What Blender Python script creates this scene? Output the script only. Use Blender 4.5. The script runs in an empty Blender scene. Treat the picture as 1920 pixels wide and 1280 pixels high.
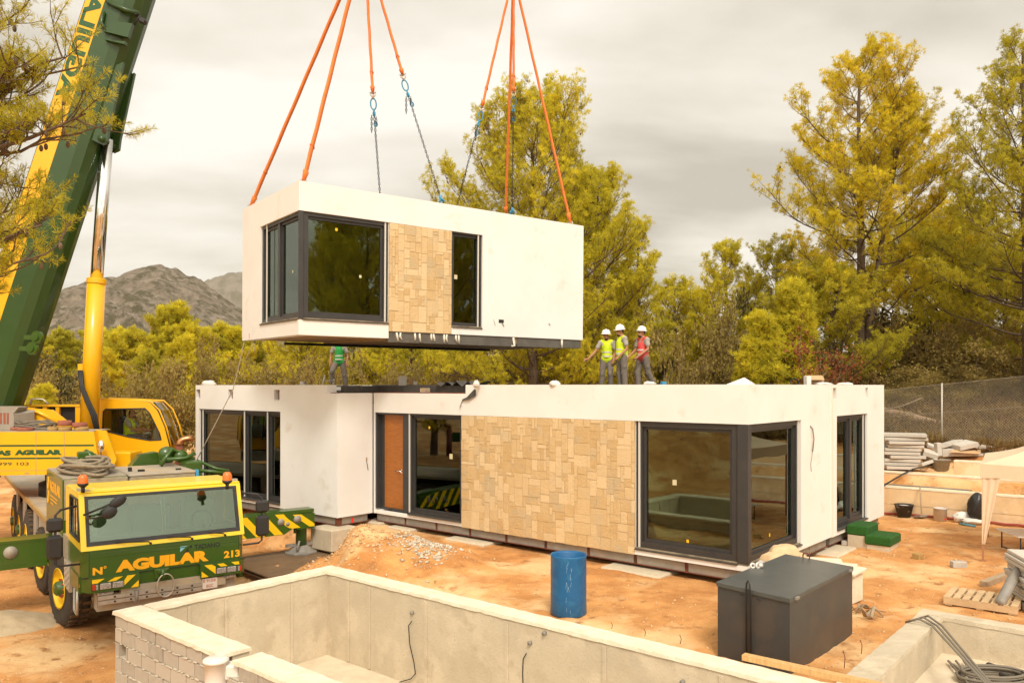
import bpy, math, random
import numpy as np
from mathutils import Matrix, Vector

# ------------------------------------------------------------------ camera, world, sun, exposure
sc = bpy.context.scene
COL = sc.collection
F = 1493.33; Y0 = 723.3; CZ = 3.524        # focal length and horizon in photo pixels, camera height
cam = bpy.data.cameras.new('camera'); cam_o = bpy.data.objects.new('camera', cam); COL.objects.link(cam_o)
cam.lens = 28; cam.sensor_width = 36; cam.shift_y = (Y0 - 640) / 1920
cam.clip_start = 0.1; cam.clip_end = 9000
cam_o.location = (0, 0, CZ); cam_o.rotation_euler = (math.pi / 2, 0, 0)
sc.camera = cam_o
sc.render.resolution_x = 1024; sc.render.resolution_y = 682
sc.view_settings.view_transform = 'Standard'; sc.view_settings.look = 'None'
sc.view_settings.exposure = 0.74; sc.view_settings.gamma = 1

SUN_EL = math.radians(48)
w = bpy.data.worlds.new('World'); sc.world = w; w.use_nodes = True
nt = w.node_tree; nt.nodes.clear()
def wn(t, **k):
    n = nt.nodes.new(t)
    for a, b in k.items(): setattr(n, a, b)
    return n
out = wn('ShaderNodeOutputWorld'); bg = wn('ShaderNodeBackground'); bg2 = wn('ShaderNodeBackground'); addsh = wn('ShaderNodeAddShader')
sky = wn('ShaderNodeTexSky', sky_type='NISHITA', sun_disc=False, sun_elevation=SUN_EL, sun_rotation=math.pi, dust_density=4.0)
nt.links.new(sky.outputs[0], bg2.inputs[0]); bg2.inputs[1].default_value = 0.012
tc = wn('ShaderNodeTexCoord'); sep = wn('ShaderNodeSeparateXYZ'); nt.links.new(tc.outputs['Generated'], sep.inputs[0])
def wm(op, a, b=None):
    n = wn('ShaderNodeMath', operation=op)
    for i, x in enumerate((a, b)):
        if x is None: continue
        if isinstance(x, (int, float)): n.inputs[i].default_value = x
        else: nt.links.new(x, n.inputs[i])
    return n.outputs[0]
zz = wm('ADD', wm('MAXIMUM', sep.outputs[2], 0.0), 0.16)
cmb = wn('ShaderNodeCombineXYZ')
nt.links.new(wm('DIVIDE', sep.outputs[0], zz), cmb.inputs[0]); nt.links.new(wm('MULTIPLY', wm('DIVIDE', sep.outputs[1], zz), 1.5), cmb.inputs[1])
mp = wn('ShaderNodeMapping'); nt.links.new(cmb.outputs[0], mp.inputs[0]); mp.inputs['Location'].default_value = (1.3, 5.2, 0); mp.inputs['Rotation'].default_value = (0, 0, -0.12)
n1 = wn('ShaderNodeTexNoise'); n1.inputs['Scale'].default_value = 0.7; n1.inputs['Detail'].default_value = 7; n1.inputs['Roughness'].default_value = 0.5; n1.inputs['Distortion'].default_value = 0.15
nt.links.new(mp.outputs[0], n1.inputs['Vector'])
cr = wn('ShaderNodeValToRGB'); nt.links.new(n1.outputs[0], cr.inputs[0])
e = cr.color_ramp.elements
e[0].position = 0.38; e[0].color = (.345, .305, .238, 1)
e[1].position = 0.60; e[1].color = (.65, .61, .535, 1)
m_ = cr.color_ramp.elements.new(0.48); m_.color = (.50, .455, .372, 1)
nt.links.new(cr.outputs[0], bg.inputs[0])
# added boost: unseen sky behind the camera and overhead brightened to light the walls
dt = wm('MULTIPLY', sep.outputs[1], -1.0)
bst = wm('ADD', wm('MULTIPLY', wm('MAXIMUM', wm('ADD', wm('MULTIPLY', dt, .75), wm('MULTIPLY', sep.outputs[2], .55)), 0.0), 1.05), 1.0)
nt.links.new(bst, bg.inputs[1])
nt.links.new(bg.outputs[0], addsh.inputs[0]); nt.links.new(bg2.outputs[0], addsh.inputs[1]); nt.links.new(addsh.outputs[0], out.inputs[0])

sl = bpy.data.lights.new('sun', 'SUN'); sl.energy = 1.5; sl.angle = math.radians(14); sl.color = (1.0, .935, .825)
so = bpy.data.objects.new('sun', sl); COL.objects.link(so); so.rotation_euler = (math.pi / 2 - SUN_EL, 0, math.radians(6))

# ------------------------------------------------------------------ places
YAW = 0.704
C0 = Vector(((1403 - 960) / F * 13.8, 13.8, 0))
MH = Matrix.Translation(C0) @ Matrix.Rotation(-YAW, 4, 'Z')      # house: x along the front to the right, y to the back
TA = math.radians(53.5)
L0 = Vector((-.541 * 13.19, 13.19, 0))
MT = Matrix.Translation(L0) @ Matrix.Rotation(math.pi / 2 - TA, 4, 'Z')   # truck: x across the front, y to its rear
def at(px, py, d): return Vector(((px - 960) / F * d, d, CZ - (py - Y0) / F * d))
def onz(px, py, z): return at(px, py, F * (CZ - z) / (py - Y0))
def smooth(a, b, x):
    t = np.clip((x - a) / (b - a), 0, 1); return t * t * (3 - 2 * t)

# ------------------------------------------------------------------ materials
def hexa(c): return (c[0], c[1], c[2], 1)
MATS = {}
def mat(name, col, rough=.6, metal=0, col2=None, scale=6, detail=5, bump=0, bscale=40, spec=.5, coat=0, stretch=None, contrast=(.35, .65), tint=None, col3=None, scale3=1.5, trans=0, speck=None, sscale=55, smin=.60, dark=None, dscale=5, dmin=.58):
    """noise-varied principled material; tint = (dark, light) factors driven by the face attribute 'tint'"""
    m = bpy.data.materials.new(name); m.use_nodes = True; MATS[name] = m
    t = m.node_tree; p = t.nodes['Principled BSDF']
    p.inputs['Roughness'].default_value = rough; p.inputs['Metallic'].default_value = metal
    p.inputs['Specular IOR Level'].default_value = spec; p.inputs['Coat Weight'].default_value = coat
    p.inputs['Base Color'].default_value = hexa(col)
    tc = t.nodes.new('ShaderNodeTexCoord'); vec = tc.outputs['Object']
    if stretch:
        mp = t.nodes.new('ShaderNodeMapping'); mp.inputs['Scale'].default_value = stretch; t.links.new(vec, mp.inputs[0]); vec = mp.outputs[0]
    cur = None
    def noise(s, d=5):
        n = t.nodes.new('ShaderNodeTexNoise'); n.inputs['Scale'].default_value = s; n.inputs['Detail'].default_value = d
        n.inputs['Roughness'].default_value = .6; t.links.new(vec, n.inputs['Vector']); return n.outputs[0]
    def rampf(s, lo, hi):
        r = t.nodes.new('ShaderNodeMapRange'); r.inputs[1].default_value = lo; r.inputs[2].default_value = hi; t.links.new(s, r.inputs[0]); return r.outputs[0]
    def mix(f, a, b):
        x = t.nodes.new('ShaderNodeMix'); x.data_type = 'RGBA'
        t.links.new(f, x.inputs[0])
        for s, v in ((6, a), (7, b)):
            if isinstance(v, tuple): x.inputs[s].default_value = hexa(v)
            else: t.links.new(v, x.inputs[s])
        return x.outputs[2]
    if col2: cur = mix(rampf(noise(scale, detail), *contrast), col, col2)
    if col3: cur = mix(rampf(noise(scale3, 4), .5, .62), cur if cur else col, col3)
    if dark: cur = mix(rampf(noise(dscale, 8), dmin, dmin + .12), cur if cur else col, dark)
    if speck: cur = mix(rampf(noise(sscale, 2), smin, smin + .05), cur if cur else col, speck)
    if tint:
        a = t.nodes.new('ShaderNodeAttribute'); a.attribute_name = 'tint'
        cur = mix(a.outputs['Fac'], cur if cur else col, tint)
    if cur: t.links.new(cur, p.inputs['Base Color'])
    if bump:
        b = t.nodes.new('ShaderNodeBump'); b.inputs['Strength'].default_value = bump; b.inputs['Distance'].default_value = .02
        t.links.new(noise(bscale, 6), b.inputs['Height']); t.links.new(b.outputs[0], p.inputs['Normal'])
    if trans:
        tr = t.nodes.new('ShaderNodeBsdfTranslucent'); mx = t.nodes.new('ShaderNodeMixShader'); mx.inputs[0].default_value = trans
        if cur: t.links.new(cur, tr.inputs[0])
        else: tr.inputs[0].default_value = hexa(col)
        o = t.nodes['Material Output']
        t.links.new(p.outputs[0], mx.inputs[1]); t.links.new(tr.outputs[0], mx.inputs[2]); t.links.new(mx.outputs[0], o.inputs[0])
    return m
def glass(name, tintc, refl=1.5):
    m = bpy.data.materials.new(name); m.use_nodes = True; MATS[name] = m; t = m.node_tree; t.nodes.clear()
    o = t.nodes.new('ShaderNodeOutputMaterial'); mx = t.nodes.new('ShaderNodeMixShader'); fr = t.nodes.new('ShaderNodeFresnel'); fr.inputs[0].default_value = refl
    tr = t.nodes.new('ShaderNodeBsdfTransparent'); tr.inputs[0].default_value = hexa(tintc)
    gl = t.nodes.new('ShaderNodeBsdfGlossy'); gl.inputs[1].default_value = .015; gl.inputs[0].default_value = (.88, 1.0, .88, 1)
    # gentle waviness of insulated panes
    tc = t.nodes.new('ShaderNodeTexCoord'); n = t.nodes.new('ShaderNodeTexNoise'); n.inputs['Scale'].default_value = .7; b = t.nodes.new('ShaderNodeBump'); b.inputs['Strength'].default_value = .06; b.inputs['Distance'].default_value = .02
    t.links.new(tc.outputs['Object'], n.inputs['Vector']); t.links.new(n.outputs[0], b.inputs['Height']); t.links.new(b.outputs[0], gl.inputs['Normal'])
    t.links.new(fr.outputs[0], mx.inputs[0]); t.links.new(tr.outputs[0], mx.inputs[1]); t.links.new(gl.outputs[0], mx.inputs[2]); t.links.new(mx.outputs[0], o.inputs[0])
    return m
M = MATS
mat('render_white', (.80, .785, .745), .75, col2=(.76, .735, .685), scale=1.1, bump=.08, bscale=60, contrast=(.42, .72), dark=(.70, .655, .58), dscale=1.6, dmin=.60)
mat('stone', (.56, .38, .17), .85, col2=(.50, .32, .13), scale=6, bump=.8, bscale=24, tint=(.71, .54, .31), col3=(.45, .345, .20), scale3=2.2, dark=(.33, .21, .09), dscale=9, dmin=.62)
mat('mortar_dark', (.50, .36, .19), .95)
mat('anthracite', (.035, .034, .034), .42, col2=(.045, .042, .04), scale=3)
mat('anthracite_sill', (.05, .045, .042), .5, col2=(.075, .062, .05), scale=9, bump=.05)
mat('rail_white', (.62, .60, .54), .4)
glass('window_glass', (.50, .55, .40), 1.9)
glass('cab_glass', (.84, .89, .83), 1.45)
glass('windscreen_glass', (.66, .73, .62), 2.05)
mat('interior', (.60, .55, .42), .9, col2=(.52, .47, .36), scale=2)
mat('interior_floor', (.38, .30, .19), .9, col2=(.15, .11, .07), scale=3)
mat('wood_door', (.42, .140, .014), .4, col2=(.29, .085, .008), scale=5, stretch=(1, 1, 7), contrast=(.3, .7))
mat('chrome', (.75, .73, .70), .12, 1)
mat('steel_grey', (.27, .245, .21), .6, col2=(.21, .19, .165), scale=5, bump=.1, bscale=30, col3=(.30, .25, .19))
mat('rust', (.22, .06, .025), .85, col2=(.12, .035, .018), scale=12, bump=.3)
mat('concrete', (.57, .48, .345), .9, col2=(.50, .415, .295), scale=2.0, detail=9, bump=.35, bscale=26, col3=(.62, .52, .375), scale3=1.3, dark=(.49, .40, .275), dscale=2.4, dmin=.56, speck=(.42, .34, .24), sscale=45, smin=.64)
mat('concrete_cap', (.80, .70, .54), .9, col2=(.70, .59, .43), scale=5, bump=.5, bscale=22)
mat('concrete_floor', (.70, .60, .44), .9, col2=(.58, .48, .34), scale=2.2, bump=.2)
mat('block', (.42, .375, .305), .95, col2=(.35, .31, .25), scale=9, bump=.5, bscale=70, tint=(.52, .46, .37))
mat('mortar', (.62, .55, .43), .95, col2=(.50, .43, .33), scale=20, bump=.6, bscale=60)
mat('terrace', (.80, .58, .33), .9, col2=(.70, .49, .27), scale=1.8, bump=.2, bscale=30, col3=(.84, .66, .43))
mat('slab_edge', (.13, .115, .095), .8, col2=(.09, .08, .065), scale=4, bump=.3)
mat('membrane', (.05, .045, .04), .7, col2=(.075, .065, .055), scale=6, bump=.3, bscale=12)
mat('crane_yellow', (.84, .44, .003), .35, col2=(.80, .41, .003), scale=1.5, coat=.25)
mat('cab_yellow', (.86, .60, .012), .33, col2=(.82, .56, .012), scale=2, coat=.3)
mat('stripe_yellow', (.85, .53, .006), .4)
mat('letter_yellow', (.86, .40, .005), .45)
mat('crane_green', (.036, .092, .004), .35, col2=(.031, .078, .004), scale=2, coat=.3, col3=(.042, .088, .007), scale3=4)
mat('boom_green', (.020, .062, .003), .42, col2=(.016, .050, .003), scale=.8, coat=.25)
mat('letter_green', (.015, .085, .02), .5)
mat('rubber', (.028, .024, .02), .8, col2=(.055, .042, .03), scale=5, bump=.25, bscale=30)
mat('tyre_mud', (.15, .085, .035), .95, col2=(.07, .045, .025), scale=4, bump=.5)
mat('black_plastic', (.022, .02, .019), .5)
mat('black', (.012, .011, .01), .7)
mat('alu', (.55, .50, .43), .42, .6, col2=(.45, .40, .33), scale=8)
mat('alu_plate', (.50, .44, .34), .45, .45, col2=(.40, .34, .25), scale=8)
mat('deck_grey', (.38, .33, .26), .85, col2=(.30, .24, .17), scale=3, bump=.2, col3=(.42, .32, .2))
mat('grey_housing', (.33, .29, .235), .55, col2=(.29, .25, .20), scale=3)
mat('lamp_amber', (.85, .16, .01), .25, coat=.5)
mat('lamp_red', (.45, .04, .01), .25)
mat('lamp_clear', (.65, .62, .58), .15, .5, col2=(.30, .28, .26), scale=40)
mat('rope', (.33, .27, .19), .9, col2=(.22, .17, .11), scale=30, bump=.4)
mat('sling_orange', (.80, .22, .04), .75, col2=(.70, .16, .025), scale=14, bump=.2, bscale=60, stretch=(1, 1, .4))
mat('chain_dark', (.045, .042, .04), .5, .6)
mat('hook_blue', (.05, .30, .52), .45)
mat('copper', (.55, .27, .12), .3, .9, col2=(.40, .18, .08), scale=10)
mat('pad_red', (.33, .11, .06), .85, col2=(.26, .08, .05), scale=9)
mat('pad_tan', (.42, .27, .09), .85, col2=(.33, .20, .07), scale=9)
mat('barrel_blue', (.012, .12, .29), .42, col2=(.010, .10, .25), scale=3, col3=(.02, .14, .30), scale3=7)
mat('box_grey', (.058, .056, .053), .42, col2=(.048, .045, .042), scale=2.5, bump=.03, col3=(.075, .06, .048), scale3=1.6)
mat('box_lid', (.085, .088, .080), .38, col2=(.068, .07, .064), scale=3, bump=.04)
mat('timber', (.66, .41, .17), .8, col2=(.52, .30, .11), scale=4, stretch=(9, 9, 1.2), bump=.15)
mat('timber_pale', (.62, .44, .25), .85, col2=(.50, .34, .18), scale=5, bump=.15)
mat('timber_old', (.42, .31, .20), .9, col2=(.32, .23, .14), scale=6, bump=.2)
mat('steel_plate', (.20, .125, .065), .7, col2=(.15, .09, .045), scale=3, bump=.15)
mat('turf', (.03, .13, .012), .95, col2=(.014, .085, .008), scale=30, bump=.9, bscale=160)
mat('pvc_white', (.74, .70, .63), .4)
mat('cable', (.19, .16, .12), .7)
mat('cable_black', (.02, .018, .016), .6)
mat('slab', (.50, .46, .40), .9, col2=(.41, .37, .31), scale=7, bump=.2, tint=(.56, .51, .44))
mat('bucket_grey', (.23, .20, .16), .85, col2=(.30, .26, .20), scale=14, bump=.3)
mat('bucket_black', (.03, .026, .022), .6, col2=(.35, .31, .25), scale=9, contrast=(.60, .68))
mat('scratch', (.25, .38, .48), .6)
mat('tin', (.66, .62, .56), .45, .2, col2=(.58, .53, .47), scale=6)
mat('bag_black', (.02, .018, .016), .3, bump=.6, bscale=9)
mat('bag_white', (.75, .72, .66), .45, col2=(.68, .63, .56), scale=5, bump=.4, bscale=14)
mat('bag_blue', (.10, .38, .48), .5)
mat('gazebo', (.72, .545, .37), .8, col2=(.67, .50, .34), scale=3, bump=.05)
mat('gazebo_dark', (.36, .17, .08), .6)
mat('hose_red', (.30, .05, .03), .5)
mat('card', (.56, .36, .19), .9, col2=(.50, .31, .16), scale=5)
mat('paper_white', (.75, .72, .67), .8)
mat('fence_wire', (.36, .32, .25), .6)
mat('fence_post', (.48, .44, .37), .5, .3)
mat('bark', (.16, .11, .07), .95, col2=(.085, .055, .035), scale=9, bump=.8, bscale=18, stretch=(1, 1, .3))
mat('bark_pale', (.34, .26, .18), .95, col2=(.25, .18, .12), scale=9, bump=.5)
mat('log_bark', (.36, .25, .15), .95, col2=(.22, .14, .08), scale=12, bump=.7)
mat('log_wood', (.62, .42, .22), .9)
mat('pine_needles', (.44, .405, .040), .8, tint=(.90, .77, .06), trans=.48, spec=.08)
mat('pine_needles_gold', (.46, .40, .035), .8, tint=(.94, .76, .055), trans=.45, spec=.08)
mat('pine_needles_green', (.34, .315, .036), .8, tint=(.72, .62, .055), trans=.48, spec=.08)
mat('scrub_leaves', (.24, .175, .05), .8, tint=(.47, .355, .11), trans=.35, spec=.1)
mat('oak_leaves', (.085, .075, .024), .7, tint=(.19, .155, .05), trans=.2, spec=.3)
mat('dry_leaves', (.18, .055, .02), .9, tint=(.33, .12, .05), trans=.2, spec=.1)
mat('skin', (.42, .20, .10), .55, col2=(.38, .17, .085), scale=20)
mat('shirt_grey', (.36, .32, .28), .9)
mat('trousers_grey', (.20, .165, .135), .95, col2=(.15, .125, .10), scale=14, bump=.4, bscale=20)
mat('vest_yellow', (.62, .75, .015), .8, col2=(.54, .66, .012), scale=12, bump=.3, bscale=16)
mat('vest_green', (.03, .36, .07), .8, col2=(.02, .27, .05), scale=12, bump=.3, bscale=16)
mat('vest_red', (.72, .09, .08), .8, col2=(.6, .06, .05), scale=12, bump=.3, bscale=16)
mat('reflective', (.55, .52, .47), .5)
mat('helmet_white', (.80, .78, .75), .35, coat=.2)
mat('boot', (.06, .045, .035), .8)
mat('hair', (.03, .018, .01), .8)
mat('seat_green', (.26, .34, .24), .8)
mat('curtain', (.07, .16, .06), .9, col2=(.30, .20, .05), scale=9, stretch=(5, 5, 1), contrast=(.5, .55))
mat('sticker', (.85, .50, .01), .6)
mat('label_pale', (.62, .55, .33), .7)
mat('logo_blue', (.22, .52, .62), .5)
mat('letter_black', (.012, .014, .014), .5)
mat('plate_white', (.66, .58, .50), .5)
mat('plate_red', (.42, .09, .06), .6)
mat('marker_red', (.9, .03, .02), .6)
mat('foam', (.72, .68, .58), .9, bump=.5)
mat('soffit', (.42, .30, .18), .9, col2=(.30, .21, .12), scale=3, stretch=(1, 8, 1))

# ------------------------------------------------------------------ mesh builder
class MB:
    def __init__(s, M=None): s.v = []; s.f = []; s.t = []; s.sm = []; s.M = M or Matrix(); s.tint = 0.0; s.smooth = False
    def add(s, pts, faces):
        b = len(s.v); s.v += [tuple(s.M @ Vector(p)) for p in pts]
        for f in faces: s.f.append(tuple(i + b for i in f)); s.t.append(s.tint); s.sm.append(s.smooth)
        return s
    def hex8(s, p):   # p: bottom 4 ccw then top 4
        return s.add(p, [(3, 2, 1, 0), (4, 5, 6, 7), (0, 1, 5, 4), (1, 2, 6, 5), (2, 3, 7, 6), (3, 0, 4, 7)])
    def box(s, x0, x1, y0, y1, z0, z1, bev=0):
        if x0 > x1: x0, x1 = x1, x0
        if y0 > y1: y0, y1 = y1, y0
        if z0 > z1: z0, z1 = z1, z0
        if bev:
            b = min(bev, (x1 - x0) * .45, (y1 - y0) * .45, (z1 - z0) * .45)
            P = []
            for z, i in ((z0, b), (z0 + b, 0), (z1 - b, 0), (z1, b)):
                P += [(x0 + b + i * .0, y0 + i, z)] if 0 else []
                X0, X1, Y0_, Y1 = x0 + i, x1 - i, y0 + i, y1 - i
                c = b * .7 if i == 0 else b * .3
                P += [(X0 + c, Y0_, z), (X1 - c, Y0_, z), (X1, Y0_ + c, z), (X1, Y1 - c, z), (X1 - c, Y1, z), (X0 + c, Y1, z), (X0, Y1 - c, z), (X0, Y0_ + c, z)]
            fs = [tuple(range(7, -1, -1)), tuple(range(24, 32))]
            for k in range(3):
                for i in range(8): fs.append((k * 8 + i, k * 8 + (i + 1) % 8, k * 8 + 8 + (i + 1) % 8, k * 8 + 8 + i))
            return s.add(P, fs)
        return s.hex8([(x0, y0, z0), (x1, y0, z0), (x1, y1, z0), (x0, y1, z0), (x0, y0, z1), (x1, y0, z1), (x1, y1, z1), (x0, y1, z1)])
    def rbox(s, c, size, R, bev=0):
        o = s.M; s.M = o @ Matrix.Translation(Vector(c)) @ R.to_4x4()
        x, y, z = (a / 2 for a in size); s.box(-x, x, -y, y, -z, z, bev); s.M = o; return s
    def prism(s, poly, fn, d0, d1):   # poly 2-D ccw, fn(u, v, d) -> xyz
        n = len(poly); P = [fn(u, v, d0) for u, v in poly] + [fn(u, v, d1) for u, v in poly]
        return s.add(P, [tuple(range(n - 1, -1, -1)), tuple(range(n, 2 * n))] + [(i, (i + 1) % n, n + (i + 1) % n, n + i) for i in range(n)])
    def tube(s, pts, r, n=8, cap=True, flat=1.0):
        pts = [Vector(p) for p in pts]; k = len(pts)
        rr = r if isinstance(r, (list, tuple)) else [r] * k
        P = []; up = None
        for i, p in enumerate(pts):
            d = (pts[min(i + 1, k - 1)] - pts[max(i - 1, 0)])
            d = d.normalized() if d.length > 1e-9 else Vector((0, 0, 1))
            if up is None: up = Vector((0, 0, 1)) if abs(d.z) < .9 else Vector((1, 0, 0))
            a = d.cross(up)
            if a.length < 1e-4: a = d.cross(Vector((0, 1, 0)))
            a.normalize(); b = a.cross(d).normalized(); up = b
            for j in range(n):
                an = 2 * math.pi * j / n; P.append(p + (a * math.cos(an) + b * math.sin(an) * flat) * rr[i])
        fs = []
        for i in range(k - 1):
            for j in range(n): fs.append((i * n + j, i * n + (j + 1) % n, i * n + n + (j + 1) % n, i * n + n + j))
        if cap: fs += [tuple(range(n - 1, -1, -1)), tuple((k - 1) * n + j for j in range(n))]
        o = s.smooth; s.smooth = True; s.add(P, fs); s.smooth = o; return s
    def cyl(s, p0, p1, r0, r1=None, n=16): return s.tube([p0, p1], [r0, r0 if r1 is None else r1], n)
    def lathe(s, prof, c, axis=(0, 0, 1), n=24, sm=True):   # prof (r, h) along the axis; closed ends when r = 0
        ax = Vector(axis).normalized(); a = ax.cross(Vector((0, 0, 1)) if abs(ax.z) < .9 else Vector((1, 0, 0))).normalized(); b = ax.cross(a)
        c = Vector(c); P = []; k = len(prof)
        for r, h in prof:
            for j in range(n):
                an = 2 * math.pi * j / n; P.append(c + ax * h + (a * math.cos(an) + b * math.sin(an)) * max(r, 1e-4))
        fs = [(i * n + j, i * n + (j + 1) % n, i * n + n + (j + 1) % n, i * n + n + j) for i in range(k - 1) for j in range(n)]
        o = s.smooth; s.smooth = sm; s.add(P, fs); s.smooth = o; return s
    def ell(s, c, r, R=None, n=12, m=8, jit=0, rng=None):
        R = R or Matrix.Identity(3); c = Vector(c); P = []
        for i in range(m + 1):
            th = math.pi * i / m
            for j in range(n):
                ph = 2 * math.pi * j / n
                q = 1 + (rng.uniform(-jit, jit) if rng and 0 < i < m else 0)
                P.append(c + R @ Vector((r[0] * math.sin(th) * math.cos(ph) * q, r[1] * math.sin(th) * math.sin(ph) * q, r[2] * math.cos(th) * q)))
        fs = [(i * n + j, i * n + n + j, i * n + n + (j + 1) % n, i * n + (j + 1) % n) for i in range(m) for j in range(n)]
        o = s.smooth; s.smooth = True; s.add(P, fs); s.smooth = o; return s
    def torus(s, c, R, r, ax, ay, n=14, k=6, sx=1, sy=1):
        c, ax, ay = Vector(c), Vector(ax).normalized(), Vector(ay).normalized()
        pts = [c + ax * math.cos(2 * math.pi * i / n) * R * sx + ay * math.sin(2 * math.pi * i / n) * R * sy for i in range(n + 1)]
        return s.tube(pts, r, k, cap=False)
    def text(s, txt, h, fn, wscale=1.0, bold=.0, align='LEFT', width=None, depth=.004):
        """lettering: fn(u, v, w) -> xyz, cap height h; width = total width to fit"""
        cu = bpy.data.curves.new('t', 'FONT'); cu.body = txt; cu.size = 1; cu.offset = bold; cu.resolution_u = 3; cu.extrude = .5
        ob = bpy.data.objects.new('t', cu); COL.objects.link(ob)
        dg = bpy.context.evaluated_depsgraph_get(); me = bpy.data.meshes.new_from_object(ob.evaluated_get(dg))
        v = [x.co.copy() for x in me.vertices]
        if v:
            x0, x1 = min(p.x for p in v), max(p.x for p in v); z0, z1 = min(p.y for p in v), max(p.y for p in v)
            k = h / (z1 - z0); kx = width / (x1 - x0) if width else k * wscale
            off = (x1 - x0) * kx / 2 if align == 'CENTER' else 0
            s.add([fn((p.x - x0) * kx - off, (p.y - z0) * k, (p.z + .5) * depth) for p in v], [tuple(q.vertices) for q in me.polygons])
        bpy.data.objects.remove(ob); bpy.data.curves.remove(cu); bpy.data.meshes.remove(me); return s
    def build(s, name, mt, parent=None, loc=None):
        me = bpy.data.meshes.new(name)
        o = bpy.data.objects.new(name, me); COL.objects.link(o)
        org = Vector(parent['_o']) if parent is not None else Vector(loc or (0, 0, 0))
        if parent is not None: o.parent = parent
        else: o.location = org
        o['_o'] = tuple(org)
        me.from_pydata([(x - org.x, y - org.y, z - org.z) for x, y, z in s.v], [], s.f)
        if len(s.f):
            me.polygons.foreach_set('use_smooth', s.sm)
            if any(s.t):
                a = me.attributes.new('tint', 'FLOAT', 'FACE'); a.data.foreach_set('value', s.t)
        me.materials.append(M[mt] if isinstance(mt, str) else mt); me.update()
        return o
def mesh_np(name, V, Fc, mt, parent=None, loc=None, tint=None, smooth=False):
    """big meshes from numpy arrays (all faces with the same corner count)"""
    V = np.asarray(V, np.float32); Fc = np.asarray(Fc, np.int32); k = Fc.shape[1]
    org = np.array(parent['_o'] if parent is not None else (loc or (0, 0, 0)), np.float32)
    me = bpy.data.meshes.new(name); me.vertices.add(len(V)); me.vertices.foreach_set('co', (V - org).ravel())
    me.loops.add(Fc.size); me.loops.foreach_set('vertex_index', Fc.ravel())
    me.polygons.add(len(Fc)); me.polygons.foreach_set('loop_start', np.arange(0, Fc.size, k, dtype=np.int32))
    me.update(calc_edges=True)
    if tint is not None:
        a = me.attributes.new('tint', 'FLOAT', 'FACE'); a.data.foreach_set('value', np.asarray(tint, np.float32))
    if smooth: me.polygons.foreach_set('use_smooth', np.ones(len(Fc), bool))
    me.materials.append(M[mt] if isinstance(mt, str) else mt)
    o = bpy.data.objects.new(name, me); COL.objects.link(o); o['_o'] = tuple(float(x) for x in org)
    if parent is not None: o.parent = parent
    else: o.location = tuple(float(x) for x in org)
    return o
def tag(o, label=None, cat=None, group=None, kind=None):
    if label: o['label'] = label
    if cat: o['category'] = cat
    if group: o['group'] = group
    if kind: o['kind'] = kind
    return o
def thing(name, label, cat, loc=(0, 0, 0), group=None):
    o = bpy.data.objects.new(name, None); COL.objects.link(o); o.location = loc; o['_o'] = tuple(loc); o.empty_display_size = .2
    return tag(o, label, cat, group)
def solo(mb, name, mt, label, cat, group=None, loc=None):
    if loc is None:
        xs = list(zip(*mb.v)); loc = (sum(xs[0]) / len(xs[0]), sum(xs[1]) / len(xs[1]), min(xs[2]))
    return tag(mb.build(name, mt, None, loc), label, cat, group)
def copy_tree(o, parent=None):
    c = o.copy(); COL.objects.link(c)
    if parent is not None: c.parent = parent
    for ch in [x for x in o.children]: copy_tree(ch, c)
    return c
def rotv(ax, an): return Matrix.Rotation(an, 3, ax)
# ------------------------------------------------------------------ ground
_rng = np.random.RandomState(5)
_lat = _rng.rand(256, 256)
def vnoise(x, y, s):
    x = np.asarray(x) * s; y = np.asarray(y) * s; xi = np.floor(x).astype(int); yi = np.floor(y).astype(int)
    fx = x - xi; fy = y - yi; fx = fx * fx * (3 - 2 * fx); fy = fy * fy * (3 - 2 * fy)
    g = lambda a, b: _lat[a % 256, b % 256]
    return (g(xi, yi) * (1 - fx) + g(xi + 1, yi) * fx) * (1 - fy) + (g(xi, yi + 1) * (1 - fx) + g(xi + 1, yi + 1) * fx) * fy - .5
cY, sY = math.cos(YAW), math.sin(YAW)
def house_xy(X, Y):
    qx, qy = X - C0.x, Y - C0.y
    return cY * qx - sY * qy, sY * qx + cY * qy
cT, sT = math.cos(TA), math.sin(TA)
def truck_xy(X, Y):
    qx, qy = X - L0.x, Y - L0.y
    return sT * qx + cT * qy, -cT * qx + sT * qy
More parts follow.
